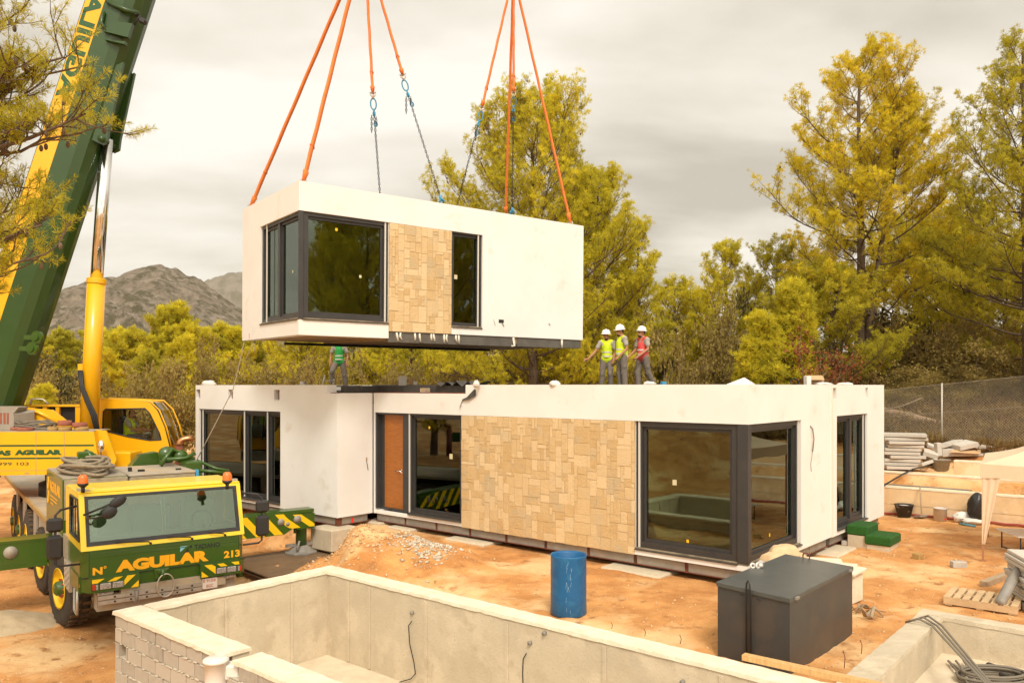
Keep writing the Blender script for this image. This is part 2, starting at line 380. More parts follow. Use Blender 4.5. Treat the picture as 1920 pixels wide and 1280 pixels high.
def terrain(X, Y):
    X = np.asarray(X, float); Y = np.asarray(Y, float)
    hx, hy = house_xy(X, Y); ta, tb = truck_xy(X, Y)
    edge = np.interp(tb, [-6, -1.6, -.5, 1, 2.2, 4, 6, 12, 30], [3.3, 3.6, 4.4, 5.3, 6.3, 6.3, 5.3, 4.8, 4.8])
    edge = edge + vnoise(X, Y, .9) * .35
    zlow = -1.0 + .42 * smooth(2.6, 4.4, ta) + .6 * smooth(14, 26, tb)
    z = zlow * (1 - smooth(edge - .5, edge + .25, ta))
    for mx, my, a, s in ((-3.25, 16.35, .40, .85), (-2.1, 16.0, .26, .8), (-4.1, 15.7, .25, .6), (-1.2, 15.3, .10, .7)):
        z = z + a * np.exp(-((X - mx) ** 2 + (Y - my) ** 2) / (2 * s * s))
    rise = smooth(10.3, 10.75, hy) * 1.02 + smooth(11.8, 14.5, hy) * .55 + np.clip(hy - 15, 0, 14) * .10 + np.clip(hx - 2, 0, 12) * .03 * smooth(11, 14, hy)
    z = z + rise * smooth(-9.5, -7.5, hx)
    z = z + np.clip(Y - 38, 0, 80) * .035
    z = z + smooth(-16, -21, X) * smooth(13, 8, Y) * smooth(-22, -14, Y) * (2.6 + vnoise(X, Y, .6) * .8)
    near = smooth(60, 30, np.hypot(X, Y - 15))
    rough = vnoise(X, Y, .55) * .10 + vnoise(X, Y, 1.9) * .055 + vnoise(X + 9, Y, 5.3) * .040 + vnoise(X, Y + 4, 10.7) * .030
    amp = .55 + .9 * smooth(6.5, 5.2, ta) * smooth(1.5, 3.5, ta) + .5 * smooth(1.2, .2, np.hypot(X + 2.7, Y - 16) - 1.6)
    bank = smooth(1.1, .2, np.abs(ta - edge)) * smooth(-2, .5, tb)
    z = z + (vnoise(X, Y, 2.6) * .22 + vnoise(X, Y + 7, 6.1) * .12) * bank
    z = z + rough * near * amp + vnoise(X, Y, .06) * 1.2 * (1 - near)
    pit1 = (hx > -5.8) & (hx < 4.4) & (hy > -8.0) & (hy < -4.45)
    pit2 = (hx > 2.9) & (hx < 9.5) & (hy > -4.2) & (hy < .12)
    z = np.where(pit1, -1.5, z); z = np.where(pit2 & ~pit1, -.8, z)
    house = (hx > -16.7) & (hx < -.2) & (hy > .1) & (hy < 7.8)
    z = np.where(house, np.minimum(z, -.02), z)
    return z
def gridline(a, b, st, lo, hi, g=1.22):
    c = list(np.arange(a, b, st)); s = st
    while c[-1] < hi: s *= g; c.append(c[-1] + s)
    s = st
    while c[0] > lo: s *= g; c.insert(0, c[0] - s)
    return np.array(c)
gx = gridline(-13.0, 13.0, .072, -4000, 4000); gy = gridline(8.0, 23, .072, -3000, 6000)
GX, GY = np.meshgrid(gx, gy); GZ = terrain(GX, GY)
nx, ny = len(gx), len(gy); ii = np.arange(nx * ny).reshape(ny, nx)
quads = np.stack([ii[:-1, :-1], ii[:-1, 1:], ii[1:, 1:], ii[1:, :-1]], -1).reshape(-1, 4)
mat('soil', (.63, .305, .098), .95, col2=(.46, .195, .052), scale=1.3, detail=12, bump=.9, bscale=16, col3=(.72, .46, .22), scale3=.5, contrast=(.40, .60), dark=(.34, .145, .042), dscale=2.7, dmin=.57, speck=(.78, .56, .32), sscale=38, smin=.66)
g = mesh_np('ground', np.stack([GX, GY, GZ], -1).reshape(-1, 3), quads, 'soil', smooth=True); tag(g, kind='structure', label='orange bare soil of the building plot')

# ------------------------------------------------------------------ mountains far behind
def ridge(name, pts, d, dep, seed, mt, label):
    r = np.random.RandomState(seed); px = np.array([p[0] for p in pts], float); py = np.array([p[1] for p in pts], float)
    xs = np.linspace(px[0], px[-1], 700); top = np.interp(xs, px, py) + (vnoise(xs, xs * 0, .06) * 5 + vnoise(xs, xs * 0 + 3, .21) * 3)
    V = []; n = 90
    for k in range(n):
        t = k / (n - 1); dd = d - dep * (1 - t)          # front foot to crest
        h = (t ** .8)
        X = (xs - 960) / F * d; Zt = CZ + (Y0 - top) / F * d
        bump_ = (vnoise(X + 300, np.full_like(X, dd), .011) * .32 + vnoise(X, np.full_like(X, dd), .034) * .24 + vnoise(X, np.full_like(X, dd), .09) * .12) * (Zt * .55)
        fade = math.sin(math.pi * min(t, 1) ** .7) * .9 + .10
        V.append(np.stack([X, np.full_like(X, dd), Zt * h + bump_ * fade - 6], -1))
    V.append(np.stack([(xs - 960) / F * d, np.full_like(xs, d + dep), np.full_like(xs, -10)], -1))
    V = np.array(V); a = np.arange((n + 1) * len(xs)).reshape(n + 1, len(xs))
    q = np.stack([a[:-1, :-1], a[:-1, 1:], a[1:, 1:], a[1:, :-1]], -1).reshape(-1, 4)
    return tag(mesh_np(name, V.reshape(-1, 3), q, mt, smooth=True), kind='structure', label=label)
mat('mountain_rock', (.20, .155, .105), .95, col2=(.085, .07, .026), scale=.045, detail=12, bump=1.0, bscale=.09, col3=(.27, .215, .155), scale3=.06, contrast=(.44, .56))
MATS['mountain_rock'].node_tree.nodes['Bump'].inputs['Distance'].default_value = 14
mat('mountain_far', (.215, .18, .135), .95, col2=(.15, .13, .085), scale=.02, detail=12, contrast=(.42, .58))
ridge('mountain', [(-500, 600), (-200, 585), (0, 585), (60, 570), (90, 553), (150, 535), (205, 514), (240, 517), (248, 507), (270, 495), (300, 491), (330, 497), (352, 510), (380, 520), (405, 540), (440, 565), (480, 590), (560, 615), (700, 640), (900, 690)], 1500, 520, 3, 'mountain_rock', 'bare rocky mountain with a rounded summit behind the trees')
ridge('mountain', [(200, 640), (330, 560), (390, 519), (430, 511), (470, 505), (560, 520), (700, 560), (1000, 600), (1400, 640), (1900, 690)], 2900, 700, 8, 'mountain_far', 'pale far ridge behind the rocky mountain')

mat('wood_pocket', (.22, .145, .06), .9, col2=(.12, .07, .03), scale=9)
# ------------------------------------------------------------------ window maker
def window(parent, Ml, W, H, splits=(0, 1), fr=.075, sash=.06, sill=True, rails=(), rec=.05, panes=True, sub=True):
    """Ml: x along the width, y into the wall, z up, origin at the lower left corner on the facade plane"""
    b = MB(Ml)
    b.box(0, fr, rec, .24, 0, H); b.box(W - fr, W, rec, .24, 0, H); b.box(fr, W - fr, rec, .24, H - fr * .8, H); b.box(fr, W - fr, rec, .24, 0, fr)
    for q in splits[1:-1]: b.box(q * W - fr * .6, q * W + fr * .6, rec + .01, .23, fr, H - fr * .8)
    f = b.build('window', 'anthracite', parent)
    for i in range(len(splits) - 1):
        x0 = splits[i] * W + (fr if i == 0 else fr * .6); x1 = splits[i + 1] * W - (fr if i == len(splits) - 2 else fr * .6)
        b = MB(Ml); z0, z1 = fr, H - fr * .8; y = rec + .05
        b.box(x0, x0 + sash, y, y + .08, z0, z1); b.box(x1 - sash, x1, y, y + .08, z0, z1); b.box(x0 + sash, x1 - sash, y, y + .08, z0, z0 + sash); b.box(x0 + sash, x1 - sash, y, y + .08, z1 - sash, z1)
        b.build('frame', 'anthracite', f)
        p = MB(Ml); p.box(x0 + sash * .9, x1 - sash * .9, y + .035, y + .043, z0 + sash * .9, z1 - sash * .9); p.build('pane', 'window_glass', f)
    if sill:
        b = MB(Ml); b.hex8([(-.0, -.03, -.035), (W, -.03, -.035), (W, .20, -.004), (0, .20, -.004), (0, -.03, -.012), (W, -.03, -.012), (W, .20, .018), (0, .20, .018)]); b.build('sill', 'anthracite_sill', f)
    for x in rails:
        b = MB(Ml); b.box(x - .017, x + .017, rec - .025, rec - .002, .02, H - .01); b.build('guide_rail', 'rail_white', f)
    return f
def sticker(parent, Ml, x, y, z, s=.05, mt='sticker'):
    b = MB(Ml); b.box(x - s / 2, x + s / 2, y - .003, y, z - s * .6, z + s * .6); b.build('sticker', mt, parent)
def stones(name, parent, Ml, x0, x1, z0, z1, seed, cell=.08):
    rg = random.Random(seed); nxc = int(round((x1 - x0) / cell)); nzc = int(round((z1 - z0) / cell)); cx = (x1 - x0) / nxc; cz = (z1 - z0) / nzc
    occ = [[0] * nzc for _ in range(nxc)]; b = MB(Ml)
    for j in range(nzc):
        for i in range(nxc):
            if occ[i][j]: continue
            mw = 0
            while i + mw < nxc and mw < 6 and not occ[i + mw][j]: mw += 1
            wv = min(mw, rg.choice((1, 2, 2, 2, 3, 3, 3, 4, 5))); hv = min(nzc - j, rg.choice((1, 2, 2, 3, 3, 3, 4, 5)))
            if wv >= 5: hv = min(hv, 4)
            if wv == 1: hv = min(hv, 3)
            for a in range(wv):
                for c in range(hv): occ[i + a][j + c] = 1
            jx, jz = rg.uniform(-.012, .012), rg.uniform(-.012, .012); g_ = rg.choice((.001, .0015, .002, .004, .006)); pr = rg.uniform(.001, .008)
            b.tint = .15 + .75 * rg.random() ** 1.2
            X0, X1, Z0, Z1 = x0 + i * cx + g_ + max(jx, 0), x0 + (i + wv) * cx - g_ + min(jx, 0), z0 + j * cz + g_ + max(jz, 0), z0 + (j + hv) * cz - g_ + min(jz, 0)
            k = [rg.uniform(-.003, .003) for _ in range(8)]; e_ = .0035
            F0 = [(X0, -pr + e_, Z0), (X1, -pr + e_, Z0), (X1, -pr + e_, Z1), (X0, -pr + e_, Z1)]
            F1 = [(X0 + e_ + k[0], -pr + k[1], Z0 + e_ + k[6]), (X1 - e_ + k[2], -pr + k[3], Z0 + e_), (X1 - e_, -pr + k[4], Z1 - e_ + k[7]), (X0 + e_, -pr + k[5], Z1 - e_)]
            B0 = [(X0, .03, Z0), (X1, .03, Z0), (X1, .03, Z1), (X0, .03, Z1)]
            b.add(B0 + F0 + F1, [(0, 1, 5, 4), (1, 2, 6, 5), (2, 3, 7, 6), (3, 0, 4, 7), (4, 5, 9, 8), (5, 6, 10, 9), (6, 7, 11, 10), (7, 4, 8, 11), (8, 9, 10, 11)])
    o = b.build(name, 'stone', parent)
    m = MB(Ml); m.box(x0 + .004, x1 - .004, .003, .035, z0 + .004, z1 - .004); m.build('mortar', 'mortar_dark', o)
    return o
T = Matrix.Translation
RZ = lambda a: Matrix.Rotation(a, 4, 'Z')

# ------------------------------------------------------------------ lower house: three modules
ZB, ZT, ZW0, ZW1, ZL = .30, 3.55, .425, 2.855, 3.345
# front module
hm = thing('house_module', 'white ground floor module with stone panel, wooden door and glazed corner', 'house module', tuple(MH @ Vector((-5, 2, .1))), 'prefabricated house modules')
b = MB(MH)
b.box(-9.99, -9.95, 0, .3, ZB, ZL)
b.box(-9.95, -6.90, 0, .3, ZW1, ZL); b.box(-9.95, -6.90, .02, .3, ZB, ZW0 - .036)
b.box(-6.90, -6.76, .035, .3, ZB, ZW1); b.box(-6.76, -2.282, .035, .3, ZB, ZW1)
b.box(-6.90, -6.76, 0, .3, ZW1, ZL); b.box(-6.76, -2.282, 0, .3, ZW1, ZT)
b.box(-2.282, 0, 0, .3, ZW1, ZT); b.box(-2.282, 0, 0, .3, ZB, ZW0 - .036)
b.box(-.3, 0, .3, 2.483, ZW1, ZT); b.box(-.3, 0, .3, 2.483, ZB, ZW0 - .036); b.box(-.3, 0, 2.483, 4.19, ZB, ZT)
b.box(-9.99, -9.79, .3, 4.19, ZB, ZL)
b.build('wall', 'render_white', hm)
b = MB(MH); b.box(-9.79, -.3, 3.99, 4.19, ZB, 3.3); b.box(-9.79, -.3, .3, 3.99, 2.9, 3.05); b.box(-6.7, -6.6, .3, 3.99, .45, 2.9); b.build('inner_wall', 'interior', hm)
b = MB(MH); b.box(-9.79, -.3, .3, 3.99, .30, .44); b.box(-2.28, -.02, .02, .3, .392, .44); b.box(-.3, -.02, .3, 2.48, .392, .44); b.build('floor', 'interior_floor', hm)
b = MB(MH); b.box(-9.79, -6.9, .35, 3.99, 3.06, 3.36); b.box(-6.76, -.3, .3, 3.99, 3.06, 3.47); b.build('roof', 'membrane', hm)
ch = MB(MH)
for x in np.linspace(-9.95, -1.2, 9):
    wv = 1.05 if x < -1.3 else 1.14
    ch.box(x + .02, x + wv - .015, .07, .16, .115, .285)
for y in np.linspace(.1, 3.1, 4): ch.box(-.16, -.07, y + .02, y + .98, .115, .285)
ch.build('chassis_panel', 'steel_grey', hm)
r_ = MB(MH); r_.box(-9.97, -.05, .05, .19, .285, .298); r_.box(-9.97, -.05, .05, .19, .10, .114); r_.box(-9.97, -.05, .10, .18, .116, .284); r_.box(-.19, -.05, .2, 4.15, .285, .298); r_.box(-.19, -.05, .2, 4.15, .10, .114); r_.box(-.18, -.10, .2, 4.15, .116, .284); r_.build('chassis_beam', 'rust', hm)
stones('stone_cladding', hm, MH, -6.897, -2.283, .285, ZW1 - .002, 11)
# door and window beside it
Ml = MH @ T((-9.95, 0, ZW0))
b = MB(Ml); HW = ZW1 - ZW0
b.box(0, .06, .03, .26, 0, HW); b.box(.06, 1.2, .05, .26, HW - .05, HW); b.box(.06, .23, .16, .22, 0, HW - .05); b.box(1.0, 1.25, .06, .24, 0, HW - .0); b.box(.23, 1.0, .06, .26, 0, .04)
dr = b.build('door', 'anthracite', hm)
b = MB(Ml); b.box(.23, 1.0, .15, .205, .04, HW - .05); b.build('door_leaf', 'wood_door', dr)
b = MB(Ml); b.box(.23, .27, .14, .149, .04, HW - .05); b.build('door_trim', 'wood_door', dr)
b = MB(Ml); b.cyl((.86, .15, .98), (.86, .09, .98), .012, n=8); b.tube([(.86, .09, .98), (.80, .085, .985), (.68, .09, .975)], .011, 6); b.box(.84, .88, .142, .15, .93, 1.03); b.build('handle', 'chrome', dr)
w1 = window(hm, MH @ T((-8.70, 0, ZW0)), 1.80, HW, (0, 1), rails=(.015,))
sticker(w1, MH @ T((-8.70, 0, ZW0)), .62, .128, 2.1, .05); sticker(w1, MH @ T((-8.70, 0, ZW0)), 1.35, .128, 1.45, .10, 'label_pale')
# corner window
w2 = window(hm, MH @ T((-2.276, 0, ZW0)), 2.08, HW, (0, 1), rails=(.075,), fr=.13)
b = MB(MH); b.box(-.205, -.004, .004, .125, ZW0 + .0, ZW1 - .002, .008); b.build('corner_post', 'anthracite', hm)
MR = MH @ T((0, .128, ZW0)) @ RZ(math.pi / 2)
w3 = window(hm, MR, 2.35, HW, (0, 1), rails=(2.27,), fr=.12)
sticker(w2, MH @ T((-2.276, 0, ZW0)), 1.05, .128, .24, .05); sticker(w2, MH @ T((-2.276, 0, ZW0)), .78, .128, 1.30, .085, 'label_pale')
sticker(w3, MR, 1.1, .128, .33, .05)
b = MB(MH)
b.tube([(.004, 2.95, 2.72), (.03, 3.02, 2.66), (.045, 3.05, 2.45), (.03, 3.02, 2.2)], .012, 6); b.tube([(.03, 3.02, 2.2), (.012, 2.97, 1.95), (.01, 3.0, 1.8)], .005, 5); b.build('cable', 'cable', hm)
# rear module
rm = thing('house_module', 'white rear module at the end wall with one tall narrow window', 'house module', tuple(MH @ Vector((-5, 6, .1))), 'prefabricated house modules')
b = MB(MH); Y1_ = 7.97
b.box(-.3, .03, 4.25, 4.47, ZB, ZT - .32); b.box(-.3, .03, 4.47, 6.62, ZW1 + .02, ZT - .32); b.box(-.3, .03, 4.47, 6.62, ZB, ZW0 - .03); b.box(-.3, .03, 6.62, Y1_, ZB, ZT - .32)
b.box(-.3, .03, 4.45, 6.48, ZT - .32, ZT); b.box(-.3, .03, 6.68, Y1_, ZT - .32, ZT); b.box(-.3, .03, 4.25, 4.47, ZT - .07, ZT - .002); b.box(-.3, .03, 6.48, 6.68, ZT - .07, ZT - .002)
b.box(-.3, -.18, 4.25, 4.47, ZT - .32, ZT - .07); b.box(-.3, -.18, 6.48, 6.68, ZT - .32, ZT - .07)
b.box(-9.99, -.3, Y1_ - .3, Y1_, ZB, ZT); b.box(-9.99, -9.7, 4.25, Y1_ - .3, ZB, ZT)
b.build('wall', 'render_white', rm)
b = MB(MH); b.box(-.178, -.05, 4.27, 4.44, ZT - .315, ZT - .08); b.box(-.178, -.05, 6.5, 6.66, ZT - .315, ZT - .08); b.build('beam_pocket', 'wood_pocket', rm)
b = MB(MH); b.box(-9.7, -.3, 4.25, 7.67, 3.06, 3.385); b.build('roof', 'membrane', rm)
b = MB(MH); b.box(-9.7, -.3, 4.25, 4.40, .3, 3.05); b.box(-3.2, -3.1, 4.40, 7.67, .44, 3.05); b.build('inner_wall', 'interior', rm)
b = MB(MH); b.box(-9.7, -.3, 4.25, 7.67, .30, .44); b.build('floor', 'interior_floor', rm)
window(rm, MH @ T((.03, 4.475, ZW0)) @ RZ(math.pi / 2), 2.14, ZW1 - ZW0 + .015, (0, .52, 1), rails=(1.93,), fr=.10)
b = MB(MH); b.box(-.02, .028, 4.19, 4.25, ZB, ZT - .06); b.build('joint_strip', 'foam', rm)
b = MB(MH); b.box(-.16, -.06, 4.3, 7.8, .115, .285); b.build('chassis_panel', 'steel_grey', rm)
b = MB(MH); b.box(-.19, -.05, 4.25, 7.9, .285, .298); b.box(-.19, -.05, 4.25, 7.9, .1, .114); b.build('chassis_beam', 'rust', rm)
# left module
lm = thing('house_module', 'white left module stepping forward beside the crane cab', 'house module', tuple(MH @ Vector((-13.5, 1, .1))), 'prefabricated house modules')
xl, xr, yf, yb = -16.89, -10.03, -1.10, 6.9
pk = [(-16.86, -16.62), (-15.05, -14.80), (-12.75, -12.50)]
b = MB(MH); zp0, zp1 = ZT - .40, ZT - .13
b.box(xl, -16.68, yf, yf + .3, ZB, zp0); b.box(-16.68, -12.46, yf, yf + .3, ZW1 - .01, zp0); b.box(-16.68, -12.46, yf + .015, yf + .3, ZB, ZW0 - .036); b.box(-12.46, -10.46, yf, yf + .3, ZB, zp0)
b.box(-10.46, xr, yf, yf + .3, ZB, ZL)
px_ = xl
for a_, c_ in pk: b.box(px_, a_, yf, yf + .3, zp0, zp1) if a_ - px_ > .02 else None; px_ = c_
b.box(px_, -10.46, yf, yf + .3, zp0, zp1); b.box(xl, -10.46, yf, yf + .3, zp1, ZT)
b.box(xr - .3, xr, yf + .3, 0, ZB, ZL); b.box(xl, xl + .3, yf + .3, yb, ZB, ZT); b.box(xl + .3, xr, yb - .3, yb, ZB, ZT)
b.build('wall', 'render_white', lm)
for a_, c_ in pk:
    b = MB(MH); b.box(a_ + .01, c_ - .01, yf + .14, yf + .29, zp0 + .01, zp1 - .01); q = b.build('beam_pocket', 'wood_pocket', lm)
    b = MB(MH); b.box(c_ - .09, c_ - .012, yf + .03, yf + .138, zp0 + .01, zp1 - .01); b.build('steel_end', 'rust', q)
b = MB(MH); b.box(xl + .3, xr - .3, yf + .3, yb - .3, 3.06, 3.385); b.build('roof', 'membrane', lm)
b = MB(MH); b.box(xl + .3, xr - .3, 3.4, 3.55, .44, 3.05); b.box(-12.3, -12.2, yf + .3, 3.4, .44, 3.05); b.build('inner_wall', 'interior', lm)
b = MB(MH); b.box(xl + .3, xr - .3, yf + .3, yb - .3, .30, .44); b.build('floor', 'interior_floor', lm)
window(lm, MH @ T((-16.675, yf, ZW0)), 4.21, ZW1 - ZW0 - .02, (0, .565, .84, 1), rails=(.16, 2.42, 3.56), fr=.09)
b = MB(MH); b.box(xl + .05, xr - .17, yf + .06, yf + .14, .115, .285); b.box(xr - .13, xr - .06, yf + .18, -.12, .115, .285); b.build('chassis_panel', 'steel_grey', lm)
b = MB(MH); b.box(xl + .03, xr - .03, yf + .04, yf + .17, .285, .298); b.box(xl + .03, xr - .03, yf + .04, yf + .17, .10, .114); b.box(xr - .16, xr - .05, yf + .05, yf + .16, .115, .284); b.box(xr - .15, xr - .04, yf + .17, -.02, .285, .298); b.box(xr - .15, xr - .04, yf + .17, -.02, .10, .114); b.build('chassis_beam', 'rust', lm)
b = MB(MH); b.box(xr - .058, xr - .052, -.62, -.56, .12, .24); b.build('paint_mark', 'marker_red', lm)
b = MB(MH); b.box(xr - .002, xr + .002, -.22, -.17, 1.62, 1.72); q = b.build('socket_hole', 'timber_old', lm)
b = MB(MH); b.tube([(xr + .004, -.2, 1.62), (xr + .03, -.19, 1.52), (xr + .015, -.16, 1.4)], .008, 5); b.build('cable', 'cable_black', lm)

# dark upstand, pink batten and loose membrane on the lowered roof edge
b = MB(MH); b.box(-10.42, -6.80, .42, .60, 3.3, 3.535); b.box(-10.42, -10.30, -.70, .42, 3.3, 3.53)
solo(b, 'upstand', 'membrane', 'long dark grey roof upstand above the wooden door', 'roof edge')
b = MB(MH); b.box(-10.9, -6.80, .12, .24, 3.346, 3.37); b.box(-10.43, -10.3, -1.0, .1, 3.346, 3.36)
solo(b, 'steel_rail', 'rust', 'thin rusty steel rail along the lowered roof edge', 'rail')
rg = random.Random(4); b = MB(MH)
pts = []
for i in range(13):
    for j in range(6):
        pts.append((-8.1 + i * .105, .30 + j * .14 + rg.uniform(-.02, .02), 3.54 + .05 * math.sin(i * 1.9 + j) + rg.uniform(0, .075)))
b.add(pts, [(i * 6 + j, i * 6 + j + 1, i * 6 + j + 7, i * 6 + j + 6) for i in range(12) for j in range(5)])
solo(b, 'membrane', 'membrane', 'crumpled black roofing membrane heaped on the roof upstand', 'roofing membrane')
b = MB(MH); b.smooth = False
b.add([(-6.95, .25, 3.50), (-6.45, .02, 3.53), (-6.42, -.03, 3.30), (-6.62, -.06, 3.22), (-6.85, -.03, 3.18), (-6.94, -.05, 2.95), (-6.9, .1, 3.35)], [(0, 1, 6), (1, 2, 3, 6), (3, 4, 6), (4, 5, 6), (0, 6, 5)])
solo(b, 'membrane_flap', 'membrane', 'dark flap of membrane hanging over the white wall above the stone panel', 'roofing membrane')
b = MB(MH); b.add([(-.42, .02, ZT), (.0, .02, ZT), (.0, .3, ZT), (-.42, .3, ZT), (-.13, .1, ZT + .12), (-.16, .22, ZT + .12)], [(0, 1, 4), (1, 2, 5, 4), (2, 3, 5), (3, 0, 4, 5)]); solo(b, 'insulation_offcut', 'paper_white', 'pointed white offcut lying on the roof corner over the glazed corner', 'offcut')

# concrete footings under the chassis
for k, (x, y, sx, sy, z0, lb) in enumerate(((-10.15, -1.1, .85, .8, -.45, 'square concrete footing under the front corner of the left module'), (-10.0, .25, .7, .7, -.45, 'concrete footing under the joint between the left and front modules'), (-8.9, .15, .8, .6, -.3, 'low concrete footing under the chassis below the wooden door'), (-6.6, .1, 1.2, .7, -.25, 'low concrete footing under the left end of the stone panel'), (-2.2, .05, 1.3, .8, -.25, 'low concrete footing under the right end of the stone panel'), (-.1, 4.2, .9, 1.2, -.25, 'low concrete footing under the joint of the end wall'))):
    b = MB(MH); b.box(x - sx / 2, x + sx / 2, y - sy / 2, y + sy / 2, z0, .085 if k < 2 else (.06 if k == 2 else .045), .03); solo(b, 'footing', 'concrete', lb, 'footing', 'concrete footings under the house')

# ------------------------------------------------------------------ upper module hanging from the slings
UO = Vector(((560.8 - 960) / F * 17.5, 17.5, 8.035))
MU = T(UO) @ RZ(.639) @ Matrix.Rotation(.011, 4, 'X')
L_, W_, Hm, WT, WB, XA, XB, XC, YD, HB = 8.345, 3.82, 3.383, .648, 3.018, 2.216, 3.973, 4.90, 2.475, 3.217
um = thing('house_module', 'white module hanging from orange slings above the house', 'house module', tuple(MU @ Vector((4, 2, -3.4))), 'prefabricated house modules')
b = MB(MU)
b.box(0, XC, 0, .3, -WT, 0); b.box(XC, L_, 0, .3, -WT, 0); b.box(0, XA, .0, .3, -Hm, -WB - .036); b.box(XA, XB, .035, .3, -HB, -WT); b.box(XB, XC, 0, .3, -HB, -WB - .03); b.box(XC, L_, 0, .3, -HB, -WT)
b.box(0, .3, .3, YD, -WT, 0); b.box(0, .3, .3, YD, -Hm, -WB - .036); b.box(0, .3, YD, W_, -Hm, 0)
b.box(L_ - .3, L_, .3, W_, -HB, 0); b.box(.3, L_ - .3, W_ - .3, W_, -HB, -.0)
b.build('wall', 'render_white', um)
b = MB(MU); b.box(.3, L_ - .3, .3, W_ - .3, -.16, -.04); b.build('roof', 'membrane', um)
b = MB(MU); b.box(.3, L_ - .3, .3, W_ - .3, -.62, -.56); b.box(3.2, 3.3, .3, W_ - .3, -3.0, -.62); b.build('inner_wall', 'interior', um)
b = MB(MU); b.box(.02, L_ - .3, .02, W_ - .3, -3.05, -3.0); b.build('floor', 'interior_floor', um)
b = MB(MU); b.box(.04, XA - .0, .06, W_ - .02, -3.36, -3.06); b.box(XA, L_ - .06, .06, W_ - .02, -3.40, -3.22); b.build('soffit', 'soffit', um)
b = MB(MU); b.box(XA + .0, 5.9, .03, .16, -3.47, -3.225); b.box(6.05, 7.55, .03, .16, -3.46, -3.225); b.box(7.63, L_ - .05, .03, .16, -3.45, -3.225); b.build('edge_slab', 'slab_edge', um)
b = MB(MU)
rg = random.Random(2)
for x in (XA + .22, XA + .33, XA + .72, XA + .85, XA + 1.18, XA + 1.24, XA + 1.55, XA + 1.63, XA + 1.9, XA + 1.98):
    b.tube([(x, .02, -3.235), (x + rg.uniform(-.02, .02), .015, -3.33), (x + rg.uniform(0, .05), .02, -3.43 + rg.uniform(-.02, .04))], [.022, .028, .018], 6)
b.tube([(5.9, .01, -3.23), (5.95, .01, -3.45), (5.85, .01, -3.46)], .03, 6); b.tube([(7.59, .02, -3.23), (7.59, .02, -3.46)], .03, 6)
b.build('foam_bead', 'foam', um)
b = MB(MU); b.box(1.0, L_ - .8, W_ - .42, W_ - .3, -3.47, -3.405); b.build('chassis_beam', 'black', um)
stones('stone_cladding', um, MU, XA + .006, XB - .004, -HB + .0, -WT - .002, 31)
HU = WB - WT
u1 = window(um, MU @ T((.09, 0, -WB)), XA - .093, HU, (0, 1), rails=(XA - .093 - .08,), fr=.11)
sticker(u1, MU @ T((.09, 0, -WB)), .85, .128, 2.07, .055); sticker(u1, MU @ T((.09, 0, -WB)), 1.45, .128, 1.05, .055, 'label_pale')
b = MB(MU); b.box(.004, .11, .004, .05, -WB, -WT - .002, .008); b.build('corner_post', 'anthracite', um)
MUL = MU @ T((0, YD - .005, -WB)) @ RZ(-math.pi / 2)
u2 = window(um, MUL, YD - .06, HU, (0, .45, 1), rails=(.36,), fr=.10)
sticker(u2, MUL, 1.8, .128, 1.1, .05, 'label_pale')
u3 = window(um, MU @ T((XB + .004, 0, -WB)), XC - XB - .008, HU, (0, 1), rails=(XC - XB - .12,), fr=.05)
sticker(u3, MU @ T((XB, 0, -WB)), .18, .105, 1.25, .09, 'label_pale')
b = MB(MU); b.box(5.42, 5.58, -.004, .0, -2.87, -2.78); q = b.build('socket_hole', 'black', um)
b = MB(MU); b.tube([(5.5, -.005, -2.85), (5.58, -.02, -2.95)], .01, 5); b.tube([(5.25, -.005, -2.78), (5.3, -.02, -2.95)], .004, 5); b.tube([(7.1, -.005, -2.8), (7.14, -.02, -2.86)], .009, 5); b.build('cable', 'cable', um)
b = MB(MU); b.box(-.004, 0, 3.25, 3.28, -3.35, -3.22); b.build('paint_mark', 'marker_red', um)

# ------------------------------------------------------------------ pools
pool = thing('concrete_pool', 'large unfinished concrete pool with a rough block outer wall', 'pool', tuple(MH @ Vector((-1, -6, -1.2))))
b = MB(MH); zt = .27
b.box(-5.95, 4.5, -4.65, -4.33, -1.3, zt); b.box(-5.95, -5.66, -7.75, -4.65, -1.3, zt)
b.box(-5.95, -3.06, -7.98, -7.75, -1.3, zt); b.box(-2.78, 4.5, -7.98, -7.75, -1.3, zt); b.box(-3.06, -2.78, -7.98, -7.75, -1.3, .02)
# shuttering seams left standing a little proud
for x in (-5.1, -4.55, -3.2, -1.55, .1, 1.7, 3.3): b.box(x, x + .06, -4.668, -4.65, -1.15, zt - .06, .006)
for y in (-5.4, -6.6, -7.2): b.box(-5.66, -5.643, y, y + .055, -1.15, zt - .06, .006)
b.build('wall', 'concrete', pool)
rg = random.Random(8)
def coping(mb, x0, x1, y0, y1, z, seed, st=.11, along='x', hgt=.022):
    r = random.Random(seed); n = max(2, int((x1 - x0 if along == 'x' else y1 - y0) / st)); P = []
    for i in range(n + 1):
        t = i / n; j0, j1 = r.uniform(-.006, .006), r.uniform(-.006, .006); h = [z + hgt + r.uniform(-.005, .005) for _ in range(4)]
        for k, (q, hh) in enumerate(((0, z - .025 + r.uniform(-.006, .006)), (.02, h[0]), (.35, h[1]), (.7, h[2]), (.98, h[3]), (1, z - .025 + r.uniform(-.006, .006)))):
            jj = j0 if q < .5 else j1
            if along == 'x': P.append((x0 + (x1 - x0) * t, y0 + (y1 - y0) * q + jj, hh))
            else: P.append((x0 + (x1 - x0) * q + jj, y0 + (y1 - y0) * t, hh))
    fs = []
    for i in range(n):
        for k in range(5):
            a = i * 6 + k; fs.append((a, a + 1, a + 7, a + 6) if along == 'y' else (a, a + 6, a + 7, a + 1))
    fs += [tuple(range(6)), tuple(n * 6 + k for k in range(6))]
    mb.add(P, fs)
